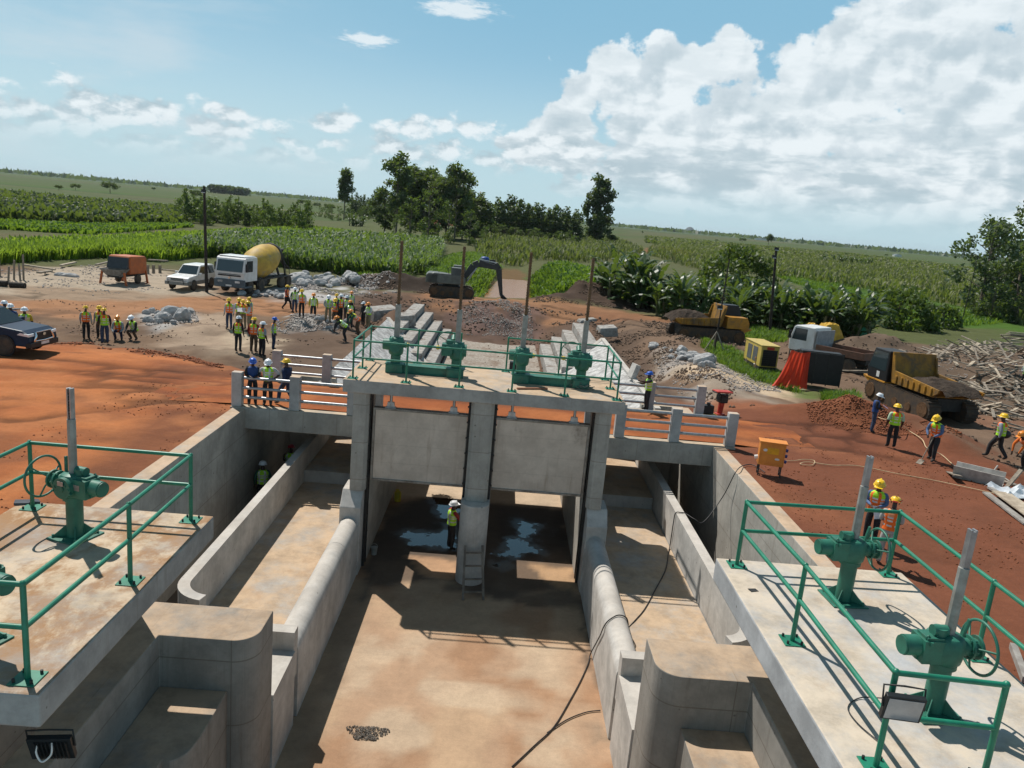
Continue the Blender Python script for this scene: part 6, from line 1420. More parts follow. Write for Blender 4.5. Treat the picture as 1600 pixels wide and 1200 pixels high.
# isolated far trees
def savanna(seed,h=6.5,w=10,leaf='dark'):
    q=random.Random(seed); bl=[]
    for i in range(12): a=q.random()*6.28; d=w*.36*q.random()**.5; bl.append((d*math.cos(a),d*math.sin(a),h*q.uniform(.5,.85),w*.17,w*.17,h*.16))
    return [tree('field_tree','','tree',bl,[(0,0,-.3),(.1,0,h*.35),(0,0,h*.7)],leaf,.42,16,None,.25),[0]]
SA=savanna(3);SB=savanna(6,9,8);GI='lone trees in the far fields'
for (u,v,Y,s,lab) in ((172,297,480,1.05,'round dark tree standing alone in the left field'),(92,300,430,.45,'small bush in the left field, left of the round tree'),(118,296,470,.62,'thin small tree between bush and round tree in the left field'),(306,302,520,1.0,'dark tree at the left end of the grove, far behind'),(240,290,900,.6,'tiny tree on the far left plain'),(470,318,700,.9,'dark tree above the right end of the grove'),(515,325,520,.8,'small tree far behind the grove, left of the slender lone tree'),(495,322,640,.7,'low dark tree far behind the grove'),(1160,377,900,.9,'dark tree with low spread crown in the right plain'),(1142,386,640,.35,'tiny dark bush in the right plain, left of the spread tree'),(1118,388,800,.35,'small round bush in the far right plain'),(1385,398,800,.4,'tiny thin tree in the far right plain')):
    put(*SA,u,v,Y,lab,GI,s)
put(*SB,1200,385,640,'two-lobed dark tree alone in the right plain above the lamp pole',GI,(.95,.95,1.35)); put(*SB,1003,370,900,'small bush right of the massive tree',GI,.4)
put(*SB,955,377,300,'dark bush at the right foot of the massive tree',GI,(.75,.75,.5))
# mango bushes
def dome(seed,R,h,leaf,label,name='mango_tree'):
    q=random.Random(seed); bl=[]
    for i in range(60):
        a=q.random()*6.28; e=q.random(); th=math.acos(1-e*.98); d=R*.80*math.sin(th); s=q.uniform(.75,1.15)*R*.24
        bl.append((d*math.cos(a),d*math.sin(a),max(s*.6,h*.80*math.cos(th)),s,s,s*.9))
    bl.append((0,0,h*.4,R*.6,R*.6,h*.38))
    return tree(name,label,'tree',bl,[(0,0,-.3),(0,0,h*.3),(0,0,h*.6)],leaf,.25,17,None,.35)
r=dome(2,5.2,6.6,'mango','big round mango tree behind the banana plants'); p=gy(1147,470,104); r.location=(p.x,104,-.6); r.scale=(1.12,1.12,1.12)
r=dome(4,4.1,4.9,'mango','dark green round bush to the right of the banana plants','round_bush'); p=gy(1400,515,80); r.location=(p.x,80,-.6)
r=dome(8,2.2,3.,'mango','smaller loose bush at the right side of the dark round bush','round_bush'); p=gy(1472,505,84); r.location=(p.x,84,-.6)
# feathery trees on the right
RT=[euc(31,13,8.5,'willow',low=.10,open_=1.5,name='feathery_tree'),[0]];RT2=[euc(33,10,8.5,'dark',low=.03,open_=1.5,name='feathery_tree'),[0]];GR='feathery trees at the right edge'
for (a,u,Y,s,lab) in ((RT,1578,108,1.08,'tallest grey green feathery tree at the right edge'),(RT,1524,104,.92,'grey green feathery tree, left end of the right tree group'),(RT2,1545,100,.72,'dark low tree under the feathery ones'),(RT2,1588,98,.75,'dark low tree at the right edge under the tallest feathery tree'),(RT,1625,112,.9,'feathery tree cut by the right picture edge'),(RT2,1555,112,1.0,'dark tree between the two grey green feathery trees')):
    put(*a,u,502,Y,lab,GR,(s*1.22,s*1.22,s*1.12),z=-.9)
# ---- banana plants
bm=leafmat('banana_leaves',(.018,.042,.015),(.058,.105,.036),.26,.40)
bms=C('banana_stem',(.15,.14,.06),(.08,.07,.035),.7,3)
def banana(seed,h=2.7):
    q=random.Random(seed); r=thing('banana_plant','banana plant','banana plant',(0,0,0)); V=[];F=[]
    ns=q.randint(6,7); b=MB()
    for s in range(ns):
        ox,oy=(q.uniform(-1.,1.),q.uniform(-1.,1.)); hh=h*(q.uniform(.6,.9) if s<3 else q.uniform(.12,.40))
        b.tube([(ox,oy,-.2),(ox*1.15,oy*1.15,hh*.5),(ox*1.3,oy*1.3,hh*.8)],.14,8,rs=[.16,.13,.08])
        for k in range(q.randint(8,11)):
            a=k*2.4+q.uniform(-.4,.4); L_=q.uniform(1.9,2.9)*(1 if s<3 else .75); up=q.uniform(.55,1.75); base=Vector((ox*1.3,oy*1.3,hh*.75)); dv=Vector((math.cos(a),math.sin(a),0)); sd=Vector((-dv.y,dv.x,0)); n=7; row=[]
            for i in range(n+1):
                t=i/n; p=base+dv*(L_*t*(.82-.30*(up-.6)))+Vector((0,0,L_*(up*t-(.42+.30*up)*t*t))); w=.23*math.sin(PI*min(1,.06+t*.94))**.6*(1 if t>.12 else .3); row.append((p,w))
            for sgn in (-1,1):
                for i in range(n):
                    (p0,w0),(p1,w1)=row[i],row[i+1]; gap=.11*q.random()
                    o=len(V); f0=Vector((0,0,-.16 if q.random()<.6 else -.05)); V+=[p0,p1,p1+sd*sgn*w1*(1-gap*6)+f0*w1*3,p0+sd*sgn*w0+f0*w0*3]; F.append((o,o+1,o+2,o+3))
    b.build('pseudostem',bms,r); addme('leaves',npmesh('leaves',V,F,bm),r); return r
BN=[[banana(3),[0]],[banana(5),[0]],[banana(8,2.7),[0]]]; GB_='banana plants along the right side'
rr=random.Random(12)
blist=[(948,478,78,1.5),(966,474,82,1.65),(985,484,77,1.55),(1003,478,80,1.5),(1020,488,76,1.3)]
u=1036
while u<1362: blist.append((u+rr.uniform(-3,3),495,rr.uniform(70,80)-(u-1036)*.02,rr.uniform(.95,1.22))); u+=9.5
for i,(u,v,Y,s) in enumerate(blist):
    a=BN[rr.randrange(3)]; put(*a,u,v,Y,'banana plant with drooping leaves in the dense belt behind the tracked dumper and lorry' if i>4 else 'taller banana plant of the big clump right of the dark soil heap',GB_ if i>4 else 'banana plants of the tall clump',s*rr.uniform(.92,1.06),z=-.55)
for (u,Y) in ((1288,300),(1310,300),(1318,310),(1338,305),(1352,300),(1360,310),(548,260),(560,265),(735,250),(660,262),(870,250),(885,252)):
    a=BN[rr.randrange(3)]; put(*a,u,400,Y,'small distant banana plant in the fields','distant banana plants',1.2)
# ---- blades: grass tufts and maize
def scatter(poly,n,seed=0):
    g=np.random.default_rng(seed); P_=np.array(poly); lo=P_.min(0);hi=P_.max(0); out=[];tot=0
    while tot<n:
        q=lo+(hi-lo)*g.random((n*3,2)); q=q[polysd(q[:,0],q[:,1],poly)>0]; out.append(q); tot+=len(q)
        if len(q)==0: break
    return np.concatenate(out)[:n]
def blades(P2,h,w,nl,droop,seed=0,z=None,spread=.15,flat=False):
    g=np.random.default_rng(seed); n=len(P2); zz=height(P2[:,0],P2[:,1]) if z is None else np.full(n,z)
    B_=np.repeat(np.column_stack([P2,zz-.05]),nl,0); m=n*nl; a=g.random(m)*6.283; d=np.column_stack([np.cos(a),np.sin(a),np.zeros(m)]); s=np.column_stack([-np.sin(a),np.cos(a),np.zeros(m)])
    H=(h*(.65+.6*g.random(m)))[:,None]; W=(w*(.7+.6*g.random(m)))[:,None]; dr=(droop*(.4+1.2*g.random(m)))[:,None]; up=np.array([0,0,1.])
    B_=B_+d*(spread*g.random(m))[:,None]
    if nl>3 and droop>.5: lift=(g.random(m)*.6)[:,None]*H; B_=B_+up*lift; H=H*(.55)
    p1=B_+up*H*.62+d*H*dr*.25; p2=B_+up*H*(1-.25*dr)+d*H*dr*.8
    V=np.stack([B_-s*W*.4,B_+s*W*.4,p1+s*W*.5,p1-s*W*.5,p2+s*W*.08,p2-s*W*.08],1).reshape(-1,3); i=np.arange(m)*6
    F=np.concatenate([np.stack([i,i+1,i+2,i+3],1),np.stack([i+3,i+2,i+4,i+5],1)]); return V,F
def stuff(name,parts,m,label=None):
    Vs=[];Fs=[];o=0
    for V,F in parts: Vs.append(V);Fs.append(F+o);o+=len(V)
    return tag(addme(name,npmesh(name,np.concatenate(Vs),np.concatenate(Fs),m)),label,name.replace('_',' '),kind='stuff')
grassb=leafmat('tall_bright_grass',(.105,.190,.018),(.250,.350,.035),.45,.6)
grassd=leafmat('bank_grass',(.05,.12,.014),(.11,.22,.022),.38,.6)
maizem=leafmat('maize_leaves',(.038,.085,.020),(.095,.165,.050),.34,.55)
maizeo=leafmat('ripe_maize',(.070,.092,.028),(.200,.200,.080),.28,.6)
W_=lambda l,z=-.6: wpoly(l,z)
stuff('tall_grass',[blades(scatter(W_([(-40,424),(0,414),(150,405),(250,410),(340,402),(335,384),(250,388),(0,400),(-40,402)]),6500,1),1.35,.13,4,.45,1,spread=.4),
  blades(scatter(W_([(-40,402),(0,400),(250,388),(335,384),(480,372),(560,368),(480,358),(330,368),(200,378),(0,390)]),5000,2),1.2,.30,4,.45,2,spread=.7)],grassb,'bright green tall grass along the back of the left yard')
stuff('maize_crop',[blades(scatter(W_([(255,407),(345,403),(440,420),(540,433),(612,438),(680,424),(690,400),(600,396),(470,392),(330,386),(300,392)]),5600,3),1.9,.17,7,1.0,3,spread=.2),
  blades(scatter(W_([(330,386),(470,392),(600,396),(690,400),(690,382),(560,374),(430,374),(340,378)]),4200,4),1.9,.30,6,1.0,4,spread=.3)],maizem,'dark green maize crop with shiny leaves behind the mixer lorry')
stuff('ripe_maize',[blades(scatter(W_([(742,400),(800,405),(900,412),(960,408),(1005,396),(960,374),(860,370),(760,366)]),5600,5),2.1,.24,5,.6,5,spread=.4),
  blades(scatter(W_([(1010,398),(1080,420),(1200,430),(1330,452),(1480,480),(1700,540),(1700,470),(1480,430),(1330,412),(1150,395),(1030,382)]),10500,6),2.0,.27,5,.6,6,spread=.7),
  blades(scatter(W_([(1010,380),(1330,410),(1700,466),(1700,440),(1330,398),(1010,370)]),5200,7),2.0,1.4,3,.6,7,spread=1.5,z=-.7)],maizeo,'olive ripe maize with tan tassels across the right fields')
stuff('far_maize',[blades(scatter(W_([(-40,347),(0,346),(140,354),(285,354),(290,332),(150,320),(0,306),(-40,303)],-.7),6500,8),2.2,.6,4,.6,8,spread=.6,z=-.7)],leafmat('far_maize_leaves',(.042,.070,.022),(.110,.130,.050),.28,.6),'dark strip of tall maize across the left field')
stuff('bank_grass',[blades(scatter([(-7.5,80.5),(-3.6,80.),(-2.4,86),(-1.8,112),(-.5,140),(-5,150),(-9,140),(-10,100)],2600,9),.95,.16,5,.5,9,spread=.4),
  blades(scatter([(3.6,82),(8,86),(16,87),(20,112),(10,140),(4.2,120),(3.6,92)],4300,10),1.0,.22,5,.6,10,spread=.4),
  blades(scatter(W_([(1400,520),(1500,512),(1600,505),(1700,530),(1700,495),(1560,492),(1450,480),(1330,470),(1230,440),(1210,430),(1330,445),(1380,500)]),4200,11),.6,.12,4,.5,11,spread=.5),
  blades(scatter(W_([(1098,538),(1140,545),(1170,562),(1230,588),(1250,612),(1200,600),(1140,575),(1095,548)],-.3),900,12),.38,.035,6,.5,12,spread=.25),
  blades(scatter(W_([(1285,618),(1340,618),(1335,640),(1290,635)],-.3),420,13),.55,.04,6,.5,13,spread=.25),
  blades(scatter(W_([(1180,510),(1230,520),(1225,535),(1160,530)],-.4),500,14),.5,.05,6,.5,14,spread=.3),
  blades(scatter(W_([(560,436),(640,446),(640,436),(560,428)],-.5),700,15),.7,.08,5,.5,15,spread=.3),
  blades(scatter(W_([(-30,366),(0,362),(140,368),(300,356),(290,352),(150,356),(0,350),(-30,350)],-.7),2600,16),.9,.5,3,.5,16,spread=.8,z=-.6)],grassd,'green grass on the canal banks and around the yard')
# distant treeline along the horizon
g=np.random.default_rng(3); n=5200; a=np.radians(g.uniform(-48,48,n)); D_=g.uniform(2600,5200,n); hh=7+9*fbm(a*40,np.zeros(n),5)*g.random(n); Cc_=np.column_stack([np.sin(a)*D_,np.cos(a)*D_,hh*.6-1])
V,F=cards(Cc_,9+6*g.random(n),.5); tag(addme('treeline',npmesh('treeline',V,F,LM['dark'])),'thin dark treeline along the horizon','treeline',kind='stuff')
for i,(u,v,w_,h_) in enumerate(((346,300,34,13),(376,303,22,12))):
    p=gy(u,v,1500); n=700; q=np.column_stack([p.x+g.uniform(-w_,w_,n)*.6,1500+g.uniform(-15,15,n),g.random(n)**.6*h_*1.1-.7]); V,F=cards(q,3+2*g.random(n)); tag(addme('far_wood',npmesh('far_wood',V,F,LM['dark'])),'small far wood on the left horizon, '+('left one' if i==0 else 'right one'),'wood',kind='stuff')
hl=MB(); p=gy(1078,358,8000); hl.lathe([(75,-30),(50,20),(30,45),(12,52),(0,54)],(p.x,8000,-5),n=14); struct('hill',hl,C('far_hill',(.10,.12,.12),None,.9,.02))
for i,(u,v,Y,s,lab) in enumerate(((1057,376,420,(3.4,4,1.6),'tiny white shed in the right plain, left of the spread tree'),(1402,397,900,(8,6,3.2),'tiny white shed far out in the right plain'),(1190,374,2300,(40,10,6),'long pale sheds on the right horizon'))):
    p=gy(u,v,Y); b=MB(); w_,d_,h_=s; b.box(-w_/2,w_/2,-d_/2,d_/2,0,h_*.7); 
    r=thing('farm_shed',lab,'shed',(p.x,Y,-.8)); b.build('wall',whitep,r); b=MB(); b.prism([(-w_*.55,h_*.7),(w_*.55,h_*.7),(0,h_)],-d_*.55,d_*.55,0,'Y'); b.build('roof',galv,r)
# ================================================================== RUBBLE, TIMBER, LITTER
def rock(seed,flat=.7):
    q=random.Random(seed); b=MB(); b.ell((0,0,0),(1,1,flat),9,6); V=[]
    pl=[(Vector((q.gauss(0,1),q.gauss(0,1),q.gauss(0,.8))).normalized(),q.uniform(.55,.85)) for _ in range(9)]
    for p in b.v:
        p=Vector(p)
        for n,d in pl:
            e=p.dot(n)-d
            if e>0: p=p-n*e
        V.append(tuple(p*(1+q.uniform(-.05,.05))))
    b.v=V; b.sm=[False]*len(b.sm); return b.mesh('boulder',rockm)
RK=[rock(i) for i in range(5)]
rr=random.Random(31)
def boulder(u,v,s,label,group,z='t',sink=.35):
    p=gs(u,v); o=bpy.data.objects.new('boulder',RK[rr.randrange(5)]); COL.objects.link(o); o.location=(p.x,p.y,p.z+s*sink); o.scale=(s*rr.uniform(.8,1.25),s*rr.uniform(.8,1.2),s*rr.uniform(.7,1.1)); o.rotation_euler=(rr.uniform(-.4,.4),rr.uniform(-.4,.4),rr.random()*6.28)
    return tag(o,label,'boulder',group)
for i in range(42):
    u=rr.uniform(470,560); v=432+rr.uniform(-4,16)*(1 if u<530 else .6)+(u-470)*.02; boulder(u,v,rr.uniform(.18,.55)*(1.5 if rr.random()<.15 else 1),'pale grey boulder in the heap right of the mixer lorry','boulders right of the mixer lorry')
for (u,v,s) in ((463,442,1.05),(470,448,.8),(500,447,.75),(482,440,.7)): boulder(u,v,s,'largest pale boulders at the rear wheels of the mixer lorry','large boulders behind the mixer lorry')
for i in range(16): boulder(rr.uniform(372,440),460+rr.uniform(-4,5),rr.uniform(.15,.36),'pale boulder lying along the wheels of the mixer lorry','boulders beside the mixer lorry wheels')
for i in range(34): u=rr.uniform(228,300); boulder(u,498+rr.uniform(-10,9)-(u-228)*.03,rr.uniform(.10,.36),'pale grey lump of rubble in the low heap right of the crouching workers','rubble right of the crouching workers')
for (u,v,s) in ((270,496,.75),(284,500,.7),(255,502,.55)): boulder(u,v,s,'big pale slab of rubble in the low heap right of the crouching workers','large rubble right of the crouching workers')
for i in range(30): t=rr.random(); boulder(1005+t*105,545+t*26+rr.uniform(-6,6),rr.uniform(.14,.42),'pale grey rock in the row left of the small orange box','rocks left of the small orange box')
for (u,v,s) in ((1097,570,.75),(1106,566,.6),(1022,546,.5),(1065,552,.5),(1082,558,.45)): boulder(u,v,s,'big grey rock in the row left of the small orange box','large rocks left of the small orange box')
for i in range(26): boulder(rr.uniform(480,545),507+rr.uniform(-9,8),rr.uniform(.08,.26),'grey stone on the gravel patch at the feet of the workers by the pit','stones at the workers by the pit')
for i in range(14): boulder(rr.uniform(720,830),522+rr.uniform(-6,6),rr.uniform(.10,.26),'pale stone scattered at the front of the gravel heap in the pit','stones in the pit')
for i in range(12): boulder(rr.uniform(565,690),447+rr.uniform(-6,6),rr.uniform(.10,.3),'pale stone lying by the dark spoil heap left of the excavator','stones by the dark spoil heap')
# loose clods and gravel: nobody could count them
def lumps(name,polys,m,label,seed):
    g=np.random.default_rng(seed); Vs=[];Fs=[];o=0
    T=np.array([(0,1,0),(.9,.1,-.2),(-.3,-.2,-.9),(-.8,.0,.3),(.2,-.3,.9),(0,-.8,0)],float); TF=np.array([(0,1,4),(0,4,3),(0,3,2),(0,2,1),(5,4,1),(5,3,4),(5,2,3),(5,1,2)])
    for poly,n,s0,s1 in polys:
        P2=scatter(poly,n*2,seed+n); P2=P2[fbm(P2[:,0]*.55+seed*9,P2[:,1]*.55,n%97)>.47][:n]; n=len(P2); S=s0+(s1-s0)*g.random(n)**2.5; zz=height(P2[:,0],P2[:,1]); a=g.random(n)*6.28
        J=T[None]*(.6+.8*g.random((n,6,1)))*S[:,None,None]; c,s_=np.cos(a),np.sin(a); X=J[:,:,0]*c[:,None]-J[:,:,2]*s_[:,None]; Y=J[:,:,0]*s_[:,None]+J[:,:,2]*c[:,None]; Z=J[:,:,1]*.8
        V=np.stack([X+P2[:,0:1],Y+P2[:,1:2],Z+zz[:,None]+S[:,None]*.25],2).reshape(-1,3); F=(TF[None]+(np.arange(n)*6)[:,None,None]).reshape(-1,3); Vs.append(V);Fs.append(F+o);o+=len(V)
    return tag(addme(name,npmesh(name,np.concatenate(Vs),np.concatenate(Fs),m)),label,'gravel' if 'gravel' in name else 'soil',kind='stuff')
lumps('earth_clods',[([(-14,73.5),(-6,73),(-2,76),(-9,79.5),(-15,78.5)],5000,.015,.13),([(3,72),(14,73),(17,83),(9,86),(4,79)],5000,.015,.13),([(-11,49),(9,49),(11,69),(-12,70)],4000,.02,.16),([(-28,33.5),(-9.5,33.5),(-9.5,50),(-30,50)],2600,.008,.075),([(7.8,33),(12,34),(12,60),(8,60)],3500,.015,.12),([(12,52),(20,50),(22,62),(12,66)],2500,.02,.14),([(19,26),(40,22),(44,60),(22,60)],5000,.015,.12)],mat('earth_clod',(.155,.105,.072),(.095,.062,.043),.95,3,0,.3,20,True),'dark clods of earth over the yard and spoil heaps',1)
lumps('red_clods',[([(13.5,31.5),(18.5,29),(20,31.5),(16.5,34.5),(14,34)],4500,.008,.07),([(8.6,12),(19,16),(17.5,31),(9,33.5)],3500,.007,.04),([(-13.5,20),(-9.3,12),(-9.3,32),(-13.5,33)],1500,.005,.04),([(-40,14),(-10,14),(-16,34),(-30,36)],500,.005,.025),([(a,b-.8) for a,b in EDGE]+[(a,b+.5) for a,b in EDGE[::-1]],3000,.012,.09)],mat('red_clod',(.24,.082,.034),(.19,.065,.029),.95,3,0,.3,20,True),'red clods of laterite on the road and bank',2)
lumps('pale_gravel',[(W_([(220,500),(300,487),(312,505),(235,520)]),2200,.02,.13),(W_([(430,505),(520,497),(550,512),(510,530),(430,522)]),3600,.02,.10),(W_([(455,445),(560,432),(610,440),(620,460),(480,470)]),4200,.03,.16),([(9.5,38),(15,37),(16,46),(10,49)],3000,.015,.09),([(-3.5,62.5),(3,62.5),(2.6,69.5),(-3,69.5)],5000,.015,.085),(W_([(0,426),(160,414),(330,446),(150,466),(0,458)]),2600,.015,.09),([(24,40),(44,44),(44,60),(26,58)],2200,.02,.1)],mat('pale_gravel_stone',(.40,.36,.33),(.25,.22,.20),.9,3,0,.2,20,True),'pale gravel and crushed stone spread over the yard',3)
# timber heap
PLK=[]
for i,(l,w,h) in enumerate(((2.6,.14,.05),(1.7,.10,.05),(3.4,.08,.07),(1.1,.20,.03))):
    b=MB(); n=3; 
    b.obox((0,0,0),(l,w,h)); PLK.append(b.mesh('plank',[wood,wood_lt,wood,wood_lt][i]))
rr=random.Random(17)
def plank(p,i,lab,grp,rot=None):
    o=bpy.data.objects.new('plank',PLK[i]); COL.objects.link(o); o.location=p; o.rotation_euler=rot or (rr.uniform(-.25,.25),rr.gauss(0,.22),rr.random()*6.28); o.scale=(rr.uniform(.6,1.2),rr.uniform(.8,1.3),1); return tag(o,lab,'plank',grp)
def heap(poly,n,top,lab,grp,seed,long_=False):
    P2=scatter(poly,n,seed); sd=polysd(P2[:,0],P2[:,1],poly); H=height(P2[:,0],P2[:,1])
    for (x,y),d,h in zip(P2,sd,H): plank((x,y,h+.05+top*min(1,d/2.)*rr.random()),rr.choice((0,0,1,1,2,3)),lab,grp)
heap(W_([(1440,545),(1520,535),(1600,545),(1660,570),(1640,620),(1520,600),(1450,570)],0.),225,1.3,'weathered plank in the big tangled timber heap right of the tracked dumper','planks of the big timber heap',1)
heap(W_([(1480,600),(1560,590),(1640,610),(1640,650),(1560,640),(1500,625)],0.),80,.6,'weathered plank in the lower strip of the timber heap, below the big tangle','planks of the lower timber strip',2)
heap(W_([(1330,555),(1400,550),(1440,565),(1420,590),(1350,590),(1320,580)],-.2),44,.7,'pale lath in the loose heap behind the cab of the tracked dumper','laths behind the tracked dumper',3)
heap([(22,33.5),(28,33),(29,40),(24,41)],22,.1,'stray board on the mud right of the tracked dumper','stray boards by the tracked dumper',4)
for k in range(9):                                   # stacked grey boards at the right edge
    p=gs(1575,540); o=plank((p.x+2.0+rr.uniform(-.4,.4),p.y+rr.uniform(-.8,.8),p.z+.6+k*.09),2,'long grey board in the flat stack at the right edge behind the timber heap','stacked boards at the right edge',(0,rr.uniform(-.03,.03),rr.uniform(-.15,.15))); o.scale=(1.6,3.5,1)
# boards and form trough near the right edge
gb=C('grey_board',(.34,.32,.29),(.22,.20,.18),.85,3,0,.3,25)
def board(u0,v0,u1,v1,w,lab,h=.05,dz=.05,m=gb):
    a=gs(u0,v0);c=gs(u1,v1); b=MB(); b.bar(a+Vector((0,0,dz)),c+Vector((0,0,dz)),w,h); solo('board',b,m,lab,'board',tuple(a),world=True)
board(1540,772,1605,822,.22,'longest grey board on the mud at the right edge, lowest of three'); board(1545,766,1610,806,.16,'narrow grey board on the mud between two wider ones',.06,.1); board(1562,776,1625,822,.55,'wide pale board on the mud at the right edge',.04,.16,wood_lt)
board(1560,752,1620,772,.18,'brown board lying on the mud above the white sheet',.05,.06,wood); board(1580,1020,1600,1075,.12,'grey post end lying beyond the corner of the right platform',.12,.15)
c=gs(1527,752); r=thing('form_trough','broken pale plywood trough lying on the mud bank','trough',tuple(c),RAD(-38)); b=MB(); b.prism([(-.38,.45),(-.34,.45),(-.2,.06),(.2,.06),(.34,.45),(.38,.45),(.24,.0),(-.24,.0)],-.75,.75,0,'X'); b.build('trough_body',C('pale_plywood',(.46,.43,.39),(.32,.29,.26),.85),r); b=MB(); b.bar((-.9,.3,.02),(-.5,-.9,.25),.25,.03); b.build('loose_board',wood,r); b=MB(); b.bar((.85,-.1,0),(1.15,.2,.7),.16,.05); b.build('loose_board',wood,r)
b=MB(); c=gs(1590,775)
for k in range(40): b.add([(c.x+.1*k%1.5+rr.uniform(-.2,.2),c.y+rr.uniform(-.5,.5),c.z+.05+.2*rr.random()) for _ in range(4)],[(0,1,2,3)])
vs=[];fs=[]
b=MB()
for i in range(9):
    for j in range(9): vs.append((i*.2-.8,j*.14-.56,.05+.16*rr.random()+.1*math.sin(i*1.3)*math.sin(j)))
for i in range(8):
    for j in range(8): q=i*9+j; fs.append((q,q+9,q+10,q+1))
b.add(vs,fs,0,False); solo('plastic_sheet',b,C('white_plastic_sheet',(.62,.65,.68),(.45,.48,.50),.4),'crumpled white plastic sheet on the mud at the right edge','sheet',tuple(c))
# hoses on the right bank
hose=C('pale_hose',(.62,.45,.26),None,.6)
cable('hose',[gs(u,v)+Vector((0,0,.05)) for u,v in ((1216,722),(1240,722),(1255,720),(1272,722),(1268,729),(1250,727),(1262,724),(1300,729),(1340,730),(1400,742),(1460,753),(1530,768),(1560,775))],.014,hose,'thin pale hose running across the red earth from the orange box','hose')
cable('hose',[gs(u,v)+Vector((0,0,.05)) for u,v in ((1336,632),(1350,643),(1375,655),(1400,662),(1420,675),(1440,688),(1448,702),(1470,712),(1485,725),(1500,738),(1512,745))],.018,hose,'pale hose curving past the digging worker down to the plywood trough','hose')
cable('hose',[gs(u,v)+Vector((0,0,.08)) for u,v in ((1558,731),(1552,742),(1565,748),(1585,760),(1610,765))],.03,gb,'grey hose lying behind the plywood trough','hose')
# left yard clutter
for k,(u0,v0,u1,v1,w,lab) in enumerate(((36,418,86,426,.2,'long pale beam on the far left yard behind the props'),(95,419,118,414,.25,'weathered beam lying beyond the pale beam on the left yard'),(232,418,262,420,.35,'trestle beam right of the orange pump'),(250,425,280,428,.25,'pale plank left of the silver white car'),(150,418,175,412,.2,'beam lying behind the orange pump'),(60,431,80,428,.3,'red striped board on the left yard'))): board(u0,v0,u1,v1,w,lab,.12,.25 if 'trestle' not in lab else .75,wood_lt if 'pale' in lab else wood)
for (u,v,h) in ((13,442,1.2),(22,438,1.5),(32,440,1.3),(37,438,1.9),(0,432,1.6)): p=gs(u,v); b=MB(); b.cyl(p,p+Vector((.12*rr.uniform(-1,1),0,h)),.07,n=8); solo('timber_prop',b,wood,'upright timber prop at the edge of the left yard','prop',tuple(p),group='timber props on the left yard',world=True)
for u in (231,240,250): p=gs(u,427); b=MB(); b.bar(p,p+Vector((0,0,.75)),.2,.2); solo('trestle_leg',b,wood,'short timber post under the trestle beam right of the orange pump','post',tuple(p),group='posts under the trestle beam',world=True)
for (u,v,l,lab) in ((27,450,1.,'short dark log on the left yard'),(2,447,.7,'short dark log cut by the left picture edge')): p=gs(u,v); b=MB(); b.cyl(p+Vector((-l/2,0,.2)),p+Vector((l/2,.1,.2)),.2,n=12); solo('log',b,polem,lab,'log',tuple(p),world=True)
for k,(u,v,s,lab) in enumerate(((95,430,.5,'low brown rubble lump on the left yard, left'),(110,432,.6,'low brown rubble lump on the left yard, right'))): p=gs(u,v); o=bpy.data.objects.new('rubble_lump',RK[k]); COL.objects.link(o); o.location=p; o.scale=(s*1.3,s,s*.7); tag(o,lab,'rubble')
# yellow sheets among the bananas, blue drum by the canal
def drape(name,lab,c,w,d,h,m,rz,seed):
    q=random.Random(seed); vs=[];fs=[];n=12
    for i in range(n+1):
        for j in range(n+1):
            x=(i/n-.5);y=(j/n-.5); k=max(abs(x),abs(y))*2; vs.append((x*w,y*d,max(.02,h*(1-max(0,k-.45)/.55)**.6 if k<1 else .02)+q.uniform(-.08,.08)*(1 if k<1 else 0)))
    for i in range(n):
        for j in range(n): a=i*(n+1)+j; fs.append((a,a+n+1,a+n+2,a+1))
    b=MB(); b.add(vs,fs,0,False); return solo(name,b,m,lab,'tarpaulin',tuple(c),rz)
yt=C('yellow_tarpaulin',(.62,.36,.03),(.45,.25,.03),.6,2)
p=Vector((gy(1296,515,61).x,61,-.5)); drape('tarpaulin','yellow tarpaulin over a heap among the banana stems, right one',p,2.2,1.6,1.8,yt,.2,1); p=Vector((gy(1268,515,61.5).x,61.5,-.5)); drape('tarpaulin','yellow tarpaulin over a heap among the banana stems, left one',p,1.4,1.2,1.6,yt,.6,2)
p=gy(748,405,128); r=thing('pump_tank','blue tank at the head of the canal behind the excavator arm','tank',(p.x+1,128,-1.3)); r.scale=(.85,.85,.85); b=MB(); b.lathe([(.8,0),(.9,.1),(.9,1.7),(.7,2.0),(.25,2.1)],n=18); b.build('tank_body',C('blue_plastic',(.02,.07,.30),None,.5),r); b=MB(); b.box(1.,2.1,-.5,.5,0,1.6); b.build('pump_housing',dark,r)
b=MB(); p=gs(1346,528); 
for k in range(3): pass
drape('green_sheet','small green sheet at the foot of the banana plants',p,.7,.6,.9,C('green_sheet',(.02,.22,.10),None,.6),.1,5)
# ================================================================== CAMERA, SUN, SKY
cam=bpy.data.cameras.new('camera'); co=bpy.data.objects.new('camera',cam); COL.objects.link(co)
cam.sensor_width=36; cam.lens=36*FOC/1600; cam.clip_start=.1; cam.clip_end=40000
M=Matrix((CR,-CD,-CF)).transposed().to_4x4(); M.translation=Vector((0,0,CAMH)); co.matrix_world=M
scn.camera=co
SD=Vector((-.42,.516,1.)).normalized()        # towards the sun
EL=math.asin(SD.z); AZ=math.atan2(SD.x,SD.y)
sun=bpy.data.lights.new('sun','SUN'); sun.energy=SUN_E; sun.angle=RAD(.53); sun.color=(1.,.955,.885)
so=bpy.data.objects.new('sun',sun); COL.objects.link(so); so.rotation_euler=SD.to_track_quat('Z','Y').to_euler(); so.location=(0,0,60)
w=bpy.data.worlds.new('World'); scn.world=w; w.use_nodes=True; nt=w.node_tree; N=nt.nodes; L=nt.links
bg=N['Background']; bg.inputs['Strength'].default_value=SKY_E
